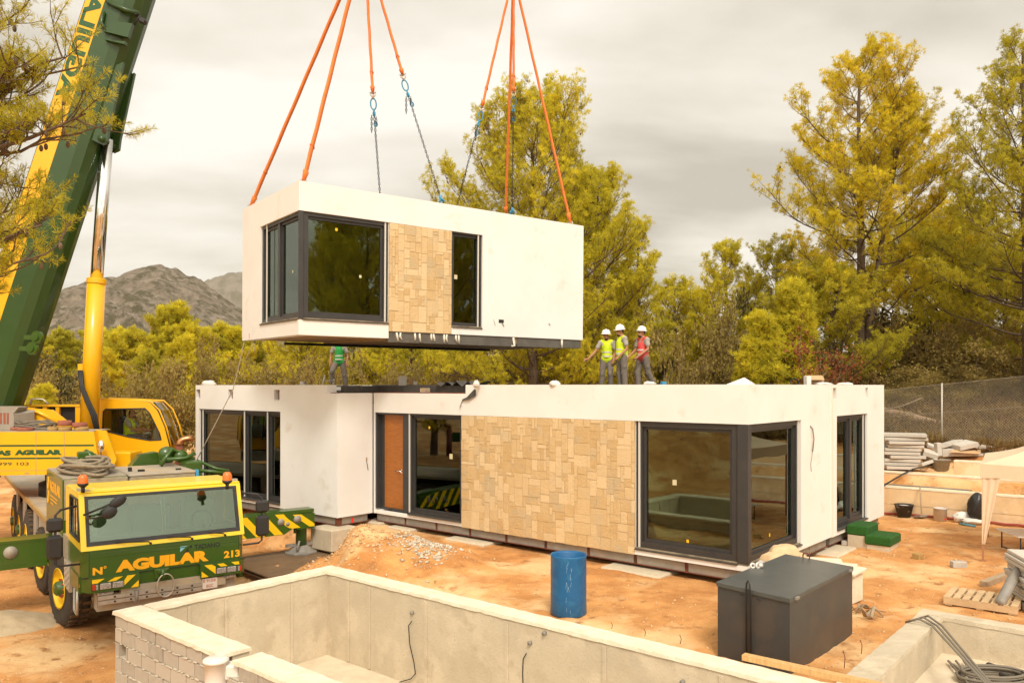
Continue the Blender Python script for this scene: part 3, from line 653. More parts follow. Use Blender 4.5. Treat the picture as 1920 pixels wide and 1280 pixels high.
b = MB(MH); coping(b, -5.99, 4.5, -4.67, -4.31, zt, 1); coping(b, -5.98, -5.64, -7.72, -4.66, zt + .004, 2, along='y'); coping(b, -5.98, -3.04, -8.16, -7.73, zt + .002, 3); coping(b, -2.80, 4.5, -8.14, -7.73, zt - .004, 4)
b.build('coping', 'concrete_cap', pool)
b = MB(MH); b.box(-5.66, 4.5, -7.75, -4.65, -1.32, -1.17); b.build('floor', 'concrete_floor', pool)
b = MB(MH); mo = MB(MH); rg = random.Random(12)
for c in range(8):
    z1 = zt - .005 - c * .205; x = -5.95 - (.2 if c % 2 else 0)
    while x < 4.5:
        xa, xb = max(x, -5.95), min(x + .40, 4.5)
        hole = c == 2 and -5.9 < x + .2 < -5.45
        gap = xa < -2.78 and xb > -3.06 and c < 1
        if not gap:
            b.tint = rg.random()
            if not hole: b.box(xa + .006, xb - .006, -8.135 + rg.uniform(-.006, .006), -7.985, z1 - .195, z1 - .005, .006)
            else:
                b.box(xa + .006, xa + .12, -8.135, -7.985, z1 - .195, z1 - .005); b.box(xb - .05, xb - .006, -8.135, -7.985, z1 - .195, z1 - .005)
        x += .41
    mo.box(-5.945, 4.5, -8.125, -7.984, z1 - .202, z1 - .194)
    for _ in range(70):
        q = rg.uniform(-5.9, 1); mo.ell((q, -8.137, z1 - .2 + rg.uniform(-.006, .006)), (rg.uniform(.02, .07), .014, rg.uniform(.006, .014)), n=6, m=4)
ob = b.build('block_wall', 'block', pool); mo.build('mortar', 'mortar', ob)
b = MB(MH)
for (px, py) in ((774, 1148), (1022, 1186), (995, 1204), (1281, 1277)):
    p = MH.inverted() @ at(px, py, 12); dr_ = (p - MH.inverted() @ Vector((0, 0, CZ))); o_ = MH.inverted() @ Vector((0, 0, CZ)); t_ = (-4.655 - o_.y) / dr_.y; q = o_ + dr_ * t_
    b.cyl(q, q + Vector((0, -.04, 0)), .028, n=10)
b.build('pipe_stub', 'steel_grey', pool)
# cables hanging in the pool
def on_pool(px, py, yy=-4.66):
    inv = MH.inverted(); o_ = inv @ Vector((0, 0, CZ)); p = inv @ at(px, py, 10); t_ = (yy - o_.y) / (p.y - o_.y); return MH @ (o_ + (p - o_) * t_)
for lb, pl in (('thin black cable hanging from the pool wall in a long curve', [(772, 1164), (766, 1172), (768, 1205), (776, 1240), (779, 1262), (770, 1272), (745, 1279)]), ('short black cable hanging by the pipe stub nearest the pool skimmer side', [(987, 1224), (981, 1234), (980, 1262), (981, 1290)])):
    b = MB(); b.tube([on_pool(x, y, -4.69) for x, y in pl], .008, 6); solo(b, 'cable', 'cable_black', lb if 'long' in lb else 'short black cable hanging straight down the long pool wall', 'cable', 'cables hanging on the pool wall')
# second pool
p2 = thing('concrete_pool', 'shallow concrete basin in the lower right corner', 'pool', tuple(MH @ Vector((6, -2, -.5))))
z2 = .10; b = MB(MH)
b.box(2.72, 3.03, -4.30, -.03, -.6, z2 - .012); b.box(2.72, 9.4, -.03, .26, -.6, z2 - .012); b.box(9.1, 9.4, -4.3, -.03, -.6, z2 - .012)
b.build('wall', 'concrete', p2)
b = MB(MH); coping(b, 2.70, 3.04, -4.30, -.03, z2 - .03, 5, along='y', hgt=.03); coping(b, 2.70, 9.4, -.04, .27, z2 - .03, 6, hgt=.033); b.build('coping', 'concrete', p2)
b = MB(MH); b.box(3.03, 9.1, -4.3, -.03, -.62, -.43); b.build('floor', 'concrete_floor', p2)
# skimmer
sk = thing('pool_skimmer', 'white plastic skimmer pot set in the gap of the pool wall', 'skimmer', tuple(at(430, 1300, 9.7)))
pc = MH @ Vector((-3.02, -8.22, 0))
b = MB(T((pc.x, pc.y, 0))); b.lathe([(0, .275), (.145, .275), (.15, .268), (.15, .245), (.128, .24), (.122, .0), (.115, -.35), (0, -.35)], (0, 0, 0), n=28); b.box(.08, .28, -.02, .18, .02, .2, .02); b.build('body', 'pvc_white', sk)
b = MB(T((pc.x, pc.y, 0))); b.lathe([(0, .287), (.13, .287), (.138, .28), (.138, .276), (0, .276)], (0, 0, 0), n=28); b.build('lid', 'pvc_white', sk)
# ------------------------------------------------------------------ mobile crane
def pl(Mf, px, py, axis, val):
    """the point of a pixel's ray on the plane local[axis] = val of a frame, in that frame's coordinates"""
    inv = Mf.inverted(); o = inv @ Vector((0, 0, CZ)); d = (inv @ at(px, py, 10)) - o
    return o + d * ((val - o[axis]) / d[axis])
TG = -1.0
cr_ = thing('mobile_crane', 'green and yellow mobile crane with its boom raised', 'crane', tuple(MT @ Vector((1.35, 6, TG))))
W2 = 2.70
def fx(x, y, z): return (x, y, z)
# --- driver cab
b = MB(MT)
body = [(0, .16), (.11, 0), (2.60, 0), (2.70, .14), (2.70, 1.75), (0, 1.75)]
b.prism(body, lambda u, v, d: (u, v, d), .33, .775)
b.prism([(0.02, .25), (.13, .06), (2.58, .06), (2.68, .23), (2.68, 1.75), (.02, 1.75)], lambda u, v, d: (u, v, d), .05, .33)
cab = b.build('cab_body', 'crane_green', cr_)
b = MB(MT)
for z in (.655, .715): b.box(.16, 1.72, -.008, -.0, z, z + .014); b.box(2.28, 2.56, -.008, -.0, z, z + .014)
b.box(.0, .11, .0, .0, .6, .6) if 0 else None
b.box(.12, 2.58, -.006, 0, .757, .776)
b.build('crease', 'crane_green', cab)
b = MB(MT); b.box(.115, .122, -.003, 0, .335, .77); b.box(2.585, 2.592, -.003, 0, .335, .77); b.box(.0, 2.7, -.002, .03, .318, .331); b.build('seam', 'black', cab)
# yellow upper cab: pillars, roof, sides
def fr(x, z):   # y of the leaning front at height z
    return .02 + (z - .79) * .30
b = MB(MT)
z0, z1, zr = .775, 1.655, 1.70
def slab4(xa, xb, za, zb, t=.06): b.hex8([(xa, fr(0, za), za), (xb, fr(0, za), za), (xb, fr(0, za) + t, za), (xa, fr(0, za) + t, za), (xa, fr(0, zb), zb), (xb, fr(0, zb), zb), (xb, fr(0, zb) + t, zb), (xa, fr(0, zb) + t, zb)])
slab4(.0, 2.70, z0, .845); slab4(0, .085, .845, z1); slab4(2.625, 2.70, .845, z1); slab4(.0, 2.70, z1, zr)
yb_ = 1.75
for x0, x1 in ((0, .05), (2.65, 2.70)):
    b.hex8([(x0, .08, z0), (x1, .08, z0), (x1, yb_, z0), (x0, yb_, z0), (x0, .12, .93), (x1, .12, .93), (x1, yb_, .93), (x0, yb_, .93)])
    b.box(x0, x1, 1.15, yb_, .93, zr); b.hex8([(x0, .33, 1.60), (x1, .33, 1.60), (x1, 1.15, 1.60), (x0, 1.15, 1.60), (x0, .36, zr), (x1, .36, zr), (x1, 1.15, zr), (x0, 1.15, zr)])
b.box(.05, 2.65, yb_ - .05, yb_, z0, zr)
cu = b.build('cab_upper', 'cab_yellow', cr_)
b = MB(MT); b.box(.0, 2.70, .29, yb_ - .1, zr, zr + .03, .025); b.hex8([(.22, .42, zr + .028), (2.5, .42, zr + .028), (2.45, 1.52, zr + .028), (.25, 1.52, zr + .028), (.30, .52, zr + .05), (2.42, .52, zr + .05), (2.40, 1.45, zr + .05), (.33, 1.45, zr + .05)])
for x in np.linspace(.5, 2.2, 7): b.box(x, x + .02, .60, 1.4, zr + .05, zr + .056)
b.build('roof', 'cab_yellow', cr_)
b = MB(MT)
def gq(xa, xb, za, zb, off, t): return [(xa, fr(0, za) + off, za), (xb, fr(0, za) + off, za), (xb, fr(0, za) + off + t, za), (xa, fr(0, za) + off + t, za), (xa, fr(0, zb) + off, zb), (xb, fr(0, zb) + off, zb), (xb, fr(0, zb) + off + t, zb), (xa, fr(0, zb) + off + t, zb)]
b.hex8(gq(.085, .14, .845, z1, -.008, .05)); b.hex8(gq(2.57, 2.625, .845, z1, -.008, .05)); b.hex8(gq(.14, 2.57, .845, .91, -.008, .05)); b.hex8(gq(.14, 2.57, z1 - .045, z1, -.008, .05))
wsf = b.build('windscreen', 'black_plastic', cr_)
b = MB(MT); b.hex8(gq(.13, 2.58, .90, z1 - .03, .01, .008)); b.build('pane', 'windscreen_glass', wsf)
b = MB(MT)
for x in (.012, 2.68): b = MB(MT); b.add([(x, .14, .93), (x, 1.15, .93), (x, 1.15, 1.6), (x, .34, 1.6)], [(0, 1, 2, 3)]); b.build('side_window', 'cab_glass', cr_)
b = MB(MT); b.tube([(-.004, .13, .93), (-.004, .33, 1.6), (-.004, 1.15, 1.6), (-.004, 1.15, .93), (-.004, .13, .93)], .022, 5); b.box(-.02, .0, .55, .575, .93, 1.6); b.build('window_seal', 'black_plastic', cu)
b = MB(MT); b.box(.1, 2.6, .2, .5, .78, .93, .04); b.box(.3, .9, .8, 1.05, .5, 1.45, .08); b.box(.3, .9, .5, 1.0, .5, .85, .06); b.box(1.8, 2.4, .8, 1.05, .5, 1.45, .08); b.box(1.8, 2.4, .5, 1.0, .5, .85, .06); b.box(1.0, 1.7, 1.2, 1.5, .6, 1.3, .05); b.build('seats_and_dashboard', 'seat_green', cr_)
b = MB(MT); b.torus((2.05, .42, 1.05), .19, .02, (1, 0, 0), (0, .5, .86)); b.cyl((2.05, .42, 1.05), (2.05, .35, .9), .03, n=6); b.build('steering_wheel', 'black_plastic', cr_)
b = MB(MT); b.tube([(1.33, .27, .95), (1.30, .31, 1.55)], .012, 5); b.tube([(1.38, .27, .95), (1.36, .31, 1.55)], .012, 5); b.build('grab_pole', 'bag_white', cr_)
for x0, x1 in ((.52, 1.06), (1.35, 1.75), (2.05, 2.33)):
    b = MB(MT); b.tube([(x1, -.01, .80), (x1 - .02, -.03, .835), (x0, -.01, .875)], .011, 5); b.tube([(x1, -.005, .80), (x1 + .03, -.012, .795)], .02, 6); b.build('wiper', 'black', cr_)
# bumper, stripes, lamps
for xa, xb in ((.0, .88), (1.89, 2.70)):
    b = MB(MT)
    pr = [(xa + (.02 if xa == 0 else 0), .10 if xa == 0 else -.06), (xa + (.14 if xa == 0 else .0), -.075), (xb - (.10 if xb > 2 else 0), -.075), (xb, .05 if xb > 2 else -.06), (xb, .35), (xa, .35)]
    b.prism(pr, lambda u, v, d: (u, v, d), .085, .312)
    b.prism([(u, v + .02) for u, v in pr], lambda u, v, d: (u, v, d), .312, .33)
    bm = b.build('bumper', 'crane_green', cr_)
b = MB(MT); yS = -.0775
def para(pts): b.add([(x, yS, z) for x, z in pts] + [(x, yS + .002, z) for x, z in pts], [tuple(range(len(pts)))] )
para([(.15, .24), (.23, .24), (.34, .305), (.15, .305)]); para([(.38, .245), (.51, .245), (.62, .305), (.50, .305)]); para([(.63, .19), (.67, .19), (.84, .305), (.70, .305)][:0] or [(.62, .205), (.62, .13), (.82, .308), (.69, .308)]); para([(.74, .095), (.865, .095), (.865, .205)])
para([(1.905, .095), (2.03, .095), (1.905, .205)]); para([(1.95, .308), (2.08, .308), (2.15, .265), (2.15, .13)]); para([(2.18, .305), (2.29, .305), (2.36, .25), (2.24, .25)]); para([(2.43, .305), (2.565, .305), (2.58, .25), (2.50, .25)])
b.build('warning_stripe', 'stripe_yellow', bm)
for xa, xb, mt, nm in ((.27, .44, 'lamp_clear', 'headlight'), (.46, .63, 'lamp_clear', 'headlight'), (2.17, 2.34, 'lamp_clear', 'headlight'), (2.36, 2.52, 'lamp_clear', 'headlight'), (.155, .20, 'lamp_red', 'indicator'), (2.58, 2.62, 'lamp_red', 'indicator')):
    b = MB(MT); b.box(xa, xb, -.087, -.07, .125, .225, .012); hl = b.build(nm, mt, bm)
    b = MB(MT); b.box(xa - .012, xb + .012, -.079, -.068, .115, .235, .01); b.build('lamp_rim', 'black_plastic', hl)
b = MB(MT); b.box(.205, .24, -.085, -.07, .13, .22); b.box(2.55, 2.58, -.085, -.07, .13, .22); b.build('side_lens', 'lamp_clear', bm)
for xa, xb in ((.245, .49), (2.3, 2.53)): b = MB(MT); b.box(xa, xb, -.03, .1, .0, .075, .02); b.build('fog_lamp', 'lamp_clear', bm)
b = MB(MT); b.box(-.012, .0, .15, .22, .16, .21); b.build('side_lamp', 'lamp_amber', bm)
# centre front
b = MB(MT); b.box(.88, 1.89, .02, .2, .12, .33); b.box(1.13, 1.38, -.02, .02, .16, .34, .02); b.box(1.18, 1.34, -.06, .0, .25, .33, .02); b.cyl((1.26, -.06, .16), (1.26, -.06, .34), .035, n=8); b.build('front_beam', 'crane_green', cr_)
b = MB(MT); b.box(.6, 1.92, -.02, .25, .0, .115); b.box(.25, 2.55, .1, .4, -.28, .0); b.build('underrun_bar', 'deck_grey', cr_)
b = MB(MT); b.tube([(1.16 + .14 + .14 * math.cos(a), -.08, .05 + .20 * math.sin(a)) for a in np.linspace(0, 2 * math.pi, 22)], .013, 6, cap=False); b.build('cable_loop', 'alu', cr_)
b = MB(MT)
for z in (-.14, -.06): b.box(.25, 1.92, -.05, -.01, z, z + .065)
for x in np.linspace(.5, 1.75, 6): b.box(x - .02, x + .02, -.012, .02, -.15, .0)
ld = b.build('ladder', 'alu', cr_)
b = MB(MT)
for z in (-.108, -.028):
    for x in np.linspace(.5, 1.75, 6): b.box(x - .016, x + .016, -.053, -.05, z - .014, z + .014)
b.build('rung_end', 'black', ld)
b = MB(MT); b.box(.8, .87, -.07, 0, -.17, .03); b.tube([(.835, -.075, -.16), (.835, -.085, -.06), (.835, -.075, .03)], .02, 5); b.build('clamp', 'steel_grey', ld)
b = MB(MT); b.box(1.93, 2.19, -.045, -.03, -.125, .062); pt = b.build('number_plate', 'plate_white', cr_)
b = MB(MT); b.box(1.80, 2.34, -.03, -.02, -.09, .055); b.build('plate_holder', 'deck_grey', cr_)
tf = lambda x0, z0, y: (lambda u, v, w: (x0 + u, y - w, z0 + v))
b = MB(MT); b.text('E 9104', .052, tf(1.942, -.008, -.0452), width=.215); b.text('BGC', .052, tf(2.0, -.10, -.0452), width=.115); b.build('lettering', 'plate_red', pt)
b = MB(MT); b.text('AGUILAR', .20, tf(.52, .365, -.001), width=1.53, bold=.065); b.text('N', .125, tf(.17, .365, -.001), width=.15, bold=.045); b.text('o', .045, tf(.335, .455, -.001), width=.045, bold=.02); b.text('213', .13, tf(2.32, .375, -.001), width=.29, bold=.04); b.build('lettering', 'letter_yellow', cab)
b = MB(MT); b.text('TADANO', .085, tf(1.80, .60, -.001), width=.45, bold=.02)
b.add([(1.68, -.004, .575), (1.60, -.004, .545), (1.735, -.004, .685), (1.76, -.004, .685), (1.76, -.004, .64), (1.70, -.004, .64), (1.70, -.004, .545)], [(1, 6, 5, 4, 3, 2)]); b.build('lettering', 'letter_black', cab)
b = MB(MT); b.add([(1.56, -.004, .68), (1.56, -.004, .585), (1.68, -.004, .68)], [(0, 1, 2)]); b.build('emblem', 'logo_blue', cab)
# mirrors and beacons
def mirror(side):
    sx = -1 if side < 0 else 1; X = 0 if side < 0 else W2; b = MB(MT)
    b.tube([(X, .35, 1.50), (X + sx * .28, .15, 1.48), (X + sx * .36, .12, 1.40), (X + sx * .36, .12, .60), (X + sx * .30, .12, .56), (X, .10, .56)], .02, 6)
    a = b.build('mirror_arm', 'black_plastic', cr_)
    b = MB(MT); c = X + sx * .37
    b.box(c - .12, c + .12, .05, .17, 1.13, 1.36, .04); b.box(c - .12, c + .12, .05, .17, .68, 1.08, .05); b.build('mirror', 'black_plastic', a)
mirror(-1); mirror(1)
b = MB(MT); p0 = pl(MT, 157, 965, 1, .05); b.tube([p0, pl(MT, 190, 952, 1, -.15), pl(MT, 208, 944, 1, -.25)], .02, 6); b.tube([pl(MT, 163, 971, 1, .05), pl(MT, 180, 971, 1, -.15), pl(MT, 196, 965, 1, -.28)], .018, 6); a = b.build('mirror_arm', 'black_plastic', cr_)
b = MB(MT); Rm = Matrix.Rotation(.5, 3, 'Y') @ Matrix.Rotation(.0, 3, 'X')
b.ell(pl(MT, 221, 940, 1, -.28), (.15, .05, .085), Matrix.Rotation(-.55, 3, 'Y')); b.ell(pl(MT, 205.5, 960.5, 1, -.30), (.125, .05, .10), Matrix.Rotation(-.5, 3, 'Y')); b.build('mirror', 'black_plastic', a)
for (px, py, zb_) in ((155.5, 912, 1.83), (426, 906, 1.80)):
    p = MT.inverted() @ onz(px, py, zb_); b = MB(MT @ T(p)); b.cyl((0, 0, -.10), (0, 0, .03), .03); b.lathe([(.0, -.02), (.04, -.01), (.085, .03), (.085, .06), (0, .06)], (0, 0, 0), n=14); q = b.build('beacon', 'black_plastic', cr_)
    b = MB(MT @ T(p)); b.lathe([(.082, .06), (.08, .14), (.06, .19), (.03, .205), (0, .207)], (0, 0, 0), n=16); b.build('lamp_dome', 'lamp_amber', q)
b = MB(MT); b.box(.01, .12, .40, .58, zr + .03, zr + .07); b.box(2.56, 2.68, .35, .45, zr + .03, zr + .07); b.box(.1, .17, .33, .39, zr + .03, zr + .06); b.build('roof_bracket', 'alu', cu)
# step, mudguards, side skirt
b = MB(MT); b.tube([(-.02, .55, .08), (-.03, .50, -.28), (-.03, .22, -.30), (-.02, .25, .08)], .025, 6); b.build('step', 'alu', cr_)
b = MB(MT); b.box(-.03, .02, 1.10, 1.75, -.12, .40); b.box(-.03, .02, 1.45, 1.85, .4, .82); b.box(-.035, .015, 3.05, 3.30, -.55, .66); b.box(.0, .05, 3.05, 3.3, -.5, .5)
for i in range(4):
    for j in range(9): b.rbox((-.034, 1.16 + i * .15, -.08 + j * .055), (.012, .07, .018), rotv('X', .7 if (i + j) % 2 else -.7))
b.build('tread_plate', 'alu', cr_)
b = MB(MT); b.box(-.02, .06, .16, 1.10, .05, .33); b.box(2.62, 2.71, .16, 1.7, -.05, .33); b.build('side_skirt', 'crane_green', cr_)
# carrier frame, deck
b = MB(MT); b.box(.75, 1.95, .4, 15, -.42, .35); b.box(.3, 2.4, 1.9, 15, .30, .60); b.build('carrier_frame', 'black', cr_)
b = MB(MT); b.box(0, 2.70, 1.80, 15.2, .60, .68); b.build('deck', 'deck_grey', cr_)
b = MB(MT); b.box(-.02, .03, 3.3, 15.2, .60, .70); b.build('deck_edge', 'pad_tan', cr_)
for y in (6.4, 8.9, 10.7):
    for x in (-.01, 2.67): b = MB(MT); b.box(x, x + .04, y, y + .55, .0, .60); b.build('side_cover', 'grey_housing', cr_)
b = MB(MT); b.box(.02, .08, 4.4, 6.2, .30, .6); b.build('side_cover', 'grey_housing', cr_)
def wheel(x, y, out, steer=0):
    Mw = MT @ T((x, y, TG + .71)) @ RZ(steer) @ (Matrix() if out < 0 else RZ(math.pi))
    # local: axle along -x is outward
    b = MB(Mw); R, w_ = .72, .40
    b.lathe([(.36, 0), (.40, .02), (.56, .0), (.66, .02), (.705, .06), (R, .10), (R, w_ - .1), (.705, w_ - .06), (.66, w_ - .02), (.4, w_), (.36, w_)], (-.0, 0, 0), axis=(1, 0, 0), n=40)
    tr = b.build('tyre', 'rubber', cr_)
    b = MB(Mw)
    for i in range(30):
        a0 = 2 * math.pi * i / 30
        for s_ in (-1, 1):
            c, s2 = math.cos(a0 + (.05 if s_ > 0 else 0)), math.sin(a0 + (.05 if s_ > 0 else 0))
            R3 = Matrix(((1, 0, 0), (0, c, -s2), (0, s2, c)))
            b.rbox((w_ / 2 + s_ * .09, c * (R + .004), s2 * (R + .004)), (.15, .022, .06), R3)
    b.build('tread', 'tyre_mud', tr)
    b = MB(Mw); b.lathe([(.37, -.004), (.385, .0), (.37, .02), (.33, .10), (.24, .12), (.20, .06), (.18, .06)], (0, 0, 0), axis=(1, 0, 0), n=32); rm_ = b.build('rim', 'stripe_yellow', cr_)
    b = MB(Mw); b.lathe([(0, -.06), (.10, -.06), (.13, -.03), (.14, .06), (.19, .08), (.19, .13)], (0, 0, 0), axis=(1, 0, 0), n=20); b.build('hub', 'crane_green', rm_)
    b = MB(Mw)
    for i in range(10):
        a0 = 2 * math.pi * i / 10; b.cyl((.03, math.cos(a0) * .165, math.sin(a0) * .165), (.1, math.cos(a0) * .165, math.sin(a0) * .165), .016, n=6)
    b.build('wheel_nut', 'lamp_red', rm_)
for y, st in ((2.30, math.radians(9)), (5.25, math.radians(7)), (8.3, 0), (10.0, 0), (11.7, 0)):
    wheel(-.06, y, -1, st); wheel(2.76, y, 1, st)
b = MB(MT); b.cyl((.3, 2.4, TG + .71), (2.4, 2.4, TG + .71), .12); b.cyl((.3, 5.25, TG + .71), (2.4, 5.25, TG + .71), .12); b.cyl((.3, 8.3, TG + .71), (2.4, 8.3, TG + .71), .12); b.build('axle', 'black', cr_)
# outriggers
def outrigger(y0, y1, x_in, x_out, zb, zt_, stripes, foot=None):
    b = MB(MT)
    s_ = 1 if x_out > x_in else -1; e0 = x_out - s_ * .75
    if stripes:
        b.prism([(x_in, zb), (e0, zb), (e0 + .2, zb + .12), (x_out, zb + .12), (x_out, zt_ - .05), (e0 + .3, zt_ - .05), (e0 - .05, zt_), (x_in, zt_)], lambda u, v, d: (u, d, v), y0, y1)
    else: b.box(x_in, x_out, y0, y1, zb, zt_); b.box(x_in, x_out, y0 - .012, y0, zb, zb + .06); b.box(x_in, x_out, y0 - .012, y0, zt_ - .05, zt_)
    o = b.build('outrigger', 'crane_green', cr_)
    if stripes:
        ys = y0 - .004; b = MB(MT); bev = [(x_in, zb), (e0, zb), (e0 + .2, zb + .12), (x_out, zb + .12), (x_out, zt_ - .05), (e0 + .3, zt_ - .05), (e0 - .05, zt_), (x_in, zt_)]
        def top(x): return zt_ - (0 if x < e0 - .05 else min(.05, (x - e0 + .05) * .15))
        def bot(x): return zb + (0 if x < e0 else min(.12, (x - e0) * .6))
        x = x_in + .05
        while x < x_out - .02:
            a0, a1 = x, x + .21; sh = .42     # slant: top is to the left
            P = []
            for k in range(9): P.append((a0 - sh + sh * (1 - k / 8) * 1, 0))
            pts = []
            for xx, tt in ((a0, 1), (a1, 1), (a1 + sh, 0), (a0 + sh, 0)): pts.append((xx, tt))
            def pt(xx, tt):
                X = min(max(xx, x_in), x_out - .005); return (X, ys, bot(X) + .01 + (top(X) - bot(X) - .02) * tt)
            q = []
            for k in range(7): q.append(pt(a0 + sh * k / 6, 1 - k / 6))
            for k in range(7): q.append(pt(a1 + sh * (1 - k / 6), k / 6))
            # clip past the end
            if a1 < x_out: b.add(q, [tuple(range(14))])
            x += .43
        b.build('warning_stripe', 'stripe_yellow', o)
        for xx, zz_, rr in ((x_in + 1.50, zb + .27, .075), (x_in + 1.92, zb + .30, .085), (x_in + 2.32, zb + .33, .095), (x_in + 1.36, zb + .17, .05), (x_in + 2.08, zb + .24, .05)): b = MB(MT); b.cyl((xx, ys - .004, zz_), (xx, ys + .01, zz_), rr, n=18); b.build('reflector_disc', 'grey_housing', o)
    else:
        b = MB(MT); b.cyl((x_in - .62, y0 - .02, zb + .33), (x_in - .62, y0, zb + .33), .12, n=24); b.build('reflector_disc', 'grey_housing', o)
    xj = x_out - s_ * .24; ym = (y0 + y1) / 2
    g_ = float(terrain(*(MT @ Vector((xj, ym, 0)))[:2])); g_ = foot if foot is not None else g_
    b = MB(MT); b.cyl((xj, ym, g_ + .15), (xj, ym, zt_ - .02), .13, n=16); b.box(xj - .2, xj + .22, y0 - .02, y1 + .02, zb + .09, zb + .118); b.box(xj - .9, xj + .25, y0 + .06, y1 - .06, zt_ - .04, zt_ + .04); b.cyl((xj - .2, ym - .1, g_ + .5), (xj - .2, ym - .1, zb + .12), .03, n=6); b.build('jack', 'crane_green', o)
    b = MB(MT); b.lathe([(.40, .0), (.40, .03), (.30, .06), (.20, .15), (.12, .19), (0, .19)], (xj, ym, g_), n=8, sm=False); b.box(xj - .38, xj + .42, ym - .03, ym + .03, g_ + .16, g_ + .23); b.tube([(xj - .2, ym - .25, g_ + .1), (xj - .12, ym - .2, g_ + .32)], .03, 5); b.build('foot', 'steel_grey', o)
    return o
PLZ = -.50
outrigger(3.45, 3.95, 2.75, 5.50, .02, .52, True, PLZ)
outrigger(3.35, 3.85, -.12, -3.2, -.03, .52, False)
b = MB(MT); b.box(-.1, 2.8, 3.3, 4.0, -.05, .5); b.build('outrigger_box', 'crane_green', cr_)
b = MB(MT); b.rbox((4.75, 3.0, PLZ - .09), (2.3, 2.3, .03), rotv('Z', .12)); 
for q in (-1, 1): b.rbox((4.75 + q * .0, 3.0 + q * 1.12, PLZ - .15), (2.3, .03, .12), rotv('Z', .12)); b.rbox((4.75 + q * 1.1, 3.0, PLZ - .15), (.04, 2.2, .12), rotv('Z', .12))
b.rbox((4.75, 3.0, PLZ - .02), (2.3, 2.3, .03), rotv('Z', .12))
for q in (-1, 1): b.rbox((4.75, 3.0 + q * 1.1, PLZ - .06), (2.28, .03, .05), rotv('Z', .12))
solo(b, 'spreader_plate', 'steel_plate', 'rusty steel spreader plate under the striped outrigger', 'steel plate')
# --- boxes behind the cab
b = MB(MT); b.box(.0, 1.12, 2.2, 4.6, .70, 1.765, .02); bx1 = b.build('tool_box', 'crane_green', cr_)
b = MB(MT); b.box(.02, 1.10, 2.22, 4.58, 1.765, 1.785); b.build('lid', 'deck_grey', bx1)
b = MB(MT); b.box(.03, 1.12, 2.19, 2.20, 1.0, 1.755)
for i in range(14):
    for j in range(3): b.rbox((.1 + i * .075, 2.188, 1.62 + j * .055), (.06, .01, .016), rotv('Y', .7 if (i + j) % 2 else -.7))
b.build('tread_plate', 'alu_plate', bx1)
b = MB(MT); yz = lambda y0, z0, x: (lambda u, v, w: (x - w, y0 - u, z0 + v))
b.text('AGUILAR', .22, yz(4.0, 1.38, -.001), width=1.5, bold=.03); b.box(-.004, 0, 2.9, 3.9, 1.28, 1.30); b.box(-.004, 0, 3.0, 3.9, 1.21, 1.23); b.box(-.004, 0, 3.5, 3.9, 1.13, 1.15); b.torus((-.003, 4.25, 1.5), .13, .012, (0, 1, 0), (0, 0, 1), sx=.8); b.torus((-.003, 4.25, 1.22), .13, .012, (0, 1, 0), (0, 0, 1), sx=.8); b.build('lettering', 'letter_yellow', bx1)
b = MB(MT); b.box(1.16, 2.40, 2.2, 3.9, .70, 1.73, .02); b.box(1.14, 2.42, 2.18, 3.95, 1.73, 1.79, .02); bx2 = b.build('tool_box', 'deck_grey', cr_)
b = MB(MT); b.box(1.17, 2.39, 2.185, 2.198, 1.0, 1.73)
for i in range(16):
    for j in range(3): b.rbox((1.22 + i * .075, 2.183, 1.60 + j * .055), (.06, .01, .016), rotv('Y', .7 if (i + j) % 2 else -.7))
b.build('tread_plate', 'alu_plate', bx2)
b = MB(MT); b.box(2.40, 2.46, 2.16, 2.3, 1.45, 1.8); b.build('blue_flap', 'hook_blue', bx2)
b = MB(MT); b.box(1.4, 1.52, 2.6, 2.68, 1.79, 1.83); b.box(1.25, 1.31, 2.75, 2.85, 1.79, 1.87); b.box(2.1, 2.2, 2.5, 2.56, 1.79, 1.82); b.build('latch', 'black', bx2)
# green hook block and lifting gear lying behind the cab
b = MB(MT)
b.box(2.42, 2.75, 3.0, 3.6, 1.3, 1.9, .03); b.cyl((2.2, 3.6, 2.02), (2.2, 3.75, 2.02), .18, n=18); b.cyl((2.45, 3.5, 1.98), (2.45, 3.62, 1.98), .14, n=18)
b.tube([(2.0, 3.4, 1.82), (2.25, 3.5, 2.15), (2.6, 3.6, 1.95), (2.75, 3.6, 1.9)], .05, 6); b.tube([(2.1, 3.3, 1.95), (2.5, 3.35, 1.95), (2.7, 3.35, 2.05)], .045, 6); b.tube([(2.7, 3.2, 1.9), (3.05, 3.0, 1.72), (3.3, 2.9, 1.66)], .035, 6); b.tube([(2.7, 3.0, 1.7), (3.25, 2.9, 1.62)], .04, 6)
b.hex8([(1.55, 4.1, 1.75), (2.15, 4.1, 1.75), (2.15, 4.5, 1.75), (1.55, 4.5, 1.75), (1.75, 4.1, 2.02), (2.1, 4.1, 2.05), (2.1, 4.5, 2.05), (1.75, 4.5, 2.0)])
b.build('hook_block', 'crane_green', cr_)
b = MB(MT); b.tube([(.95, 4.2, 1.72), (.75, 4.3, 2.10), (.72, 4.4, 2.12)], .05, 6); b.box(.55, .85, 4.25, 4.5, 1.95, 2.12, .03); b.tube([(.85, 4.3, 2.05), (1.15, 4.1, 1.72)], .045, 6); b.build('boom_rest', 'crane_green', cr_)
pe = pl(MT, 336, 852, 1, 4.3)
b = MB(MT @ T(pe)); b.cyl((0, 0, -.6), (0, 0, .20), .085, n=14); ex = b.build('exhaust', 'rust', cr_)
b = MB(MT @ T(pe)); b.tube([(0, 0, .2), (.005, 0, .25), (.025, 0, .295), (.06, -.01, .33), (.11, -.02, .35), (.18, -.04, .362), (.29, -.07, .37)], [.066, .068, .07, .07, .07, .07, .074], 14); b.build('elbow', 'copper', ex)

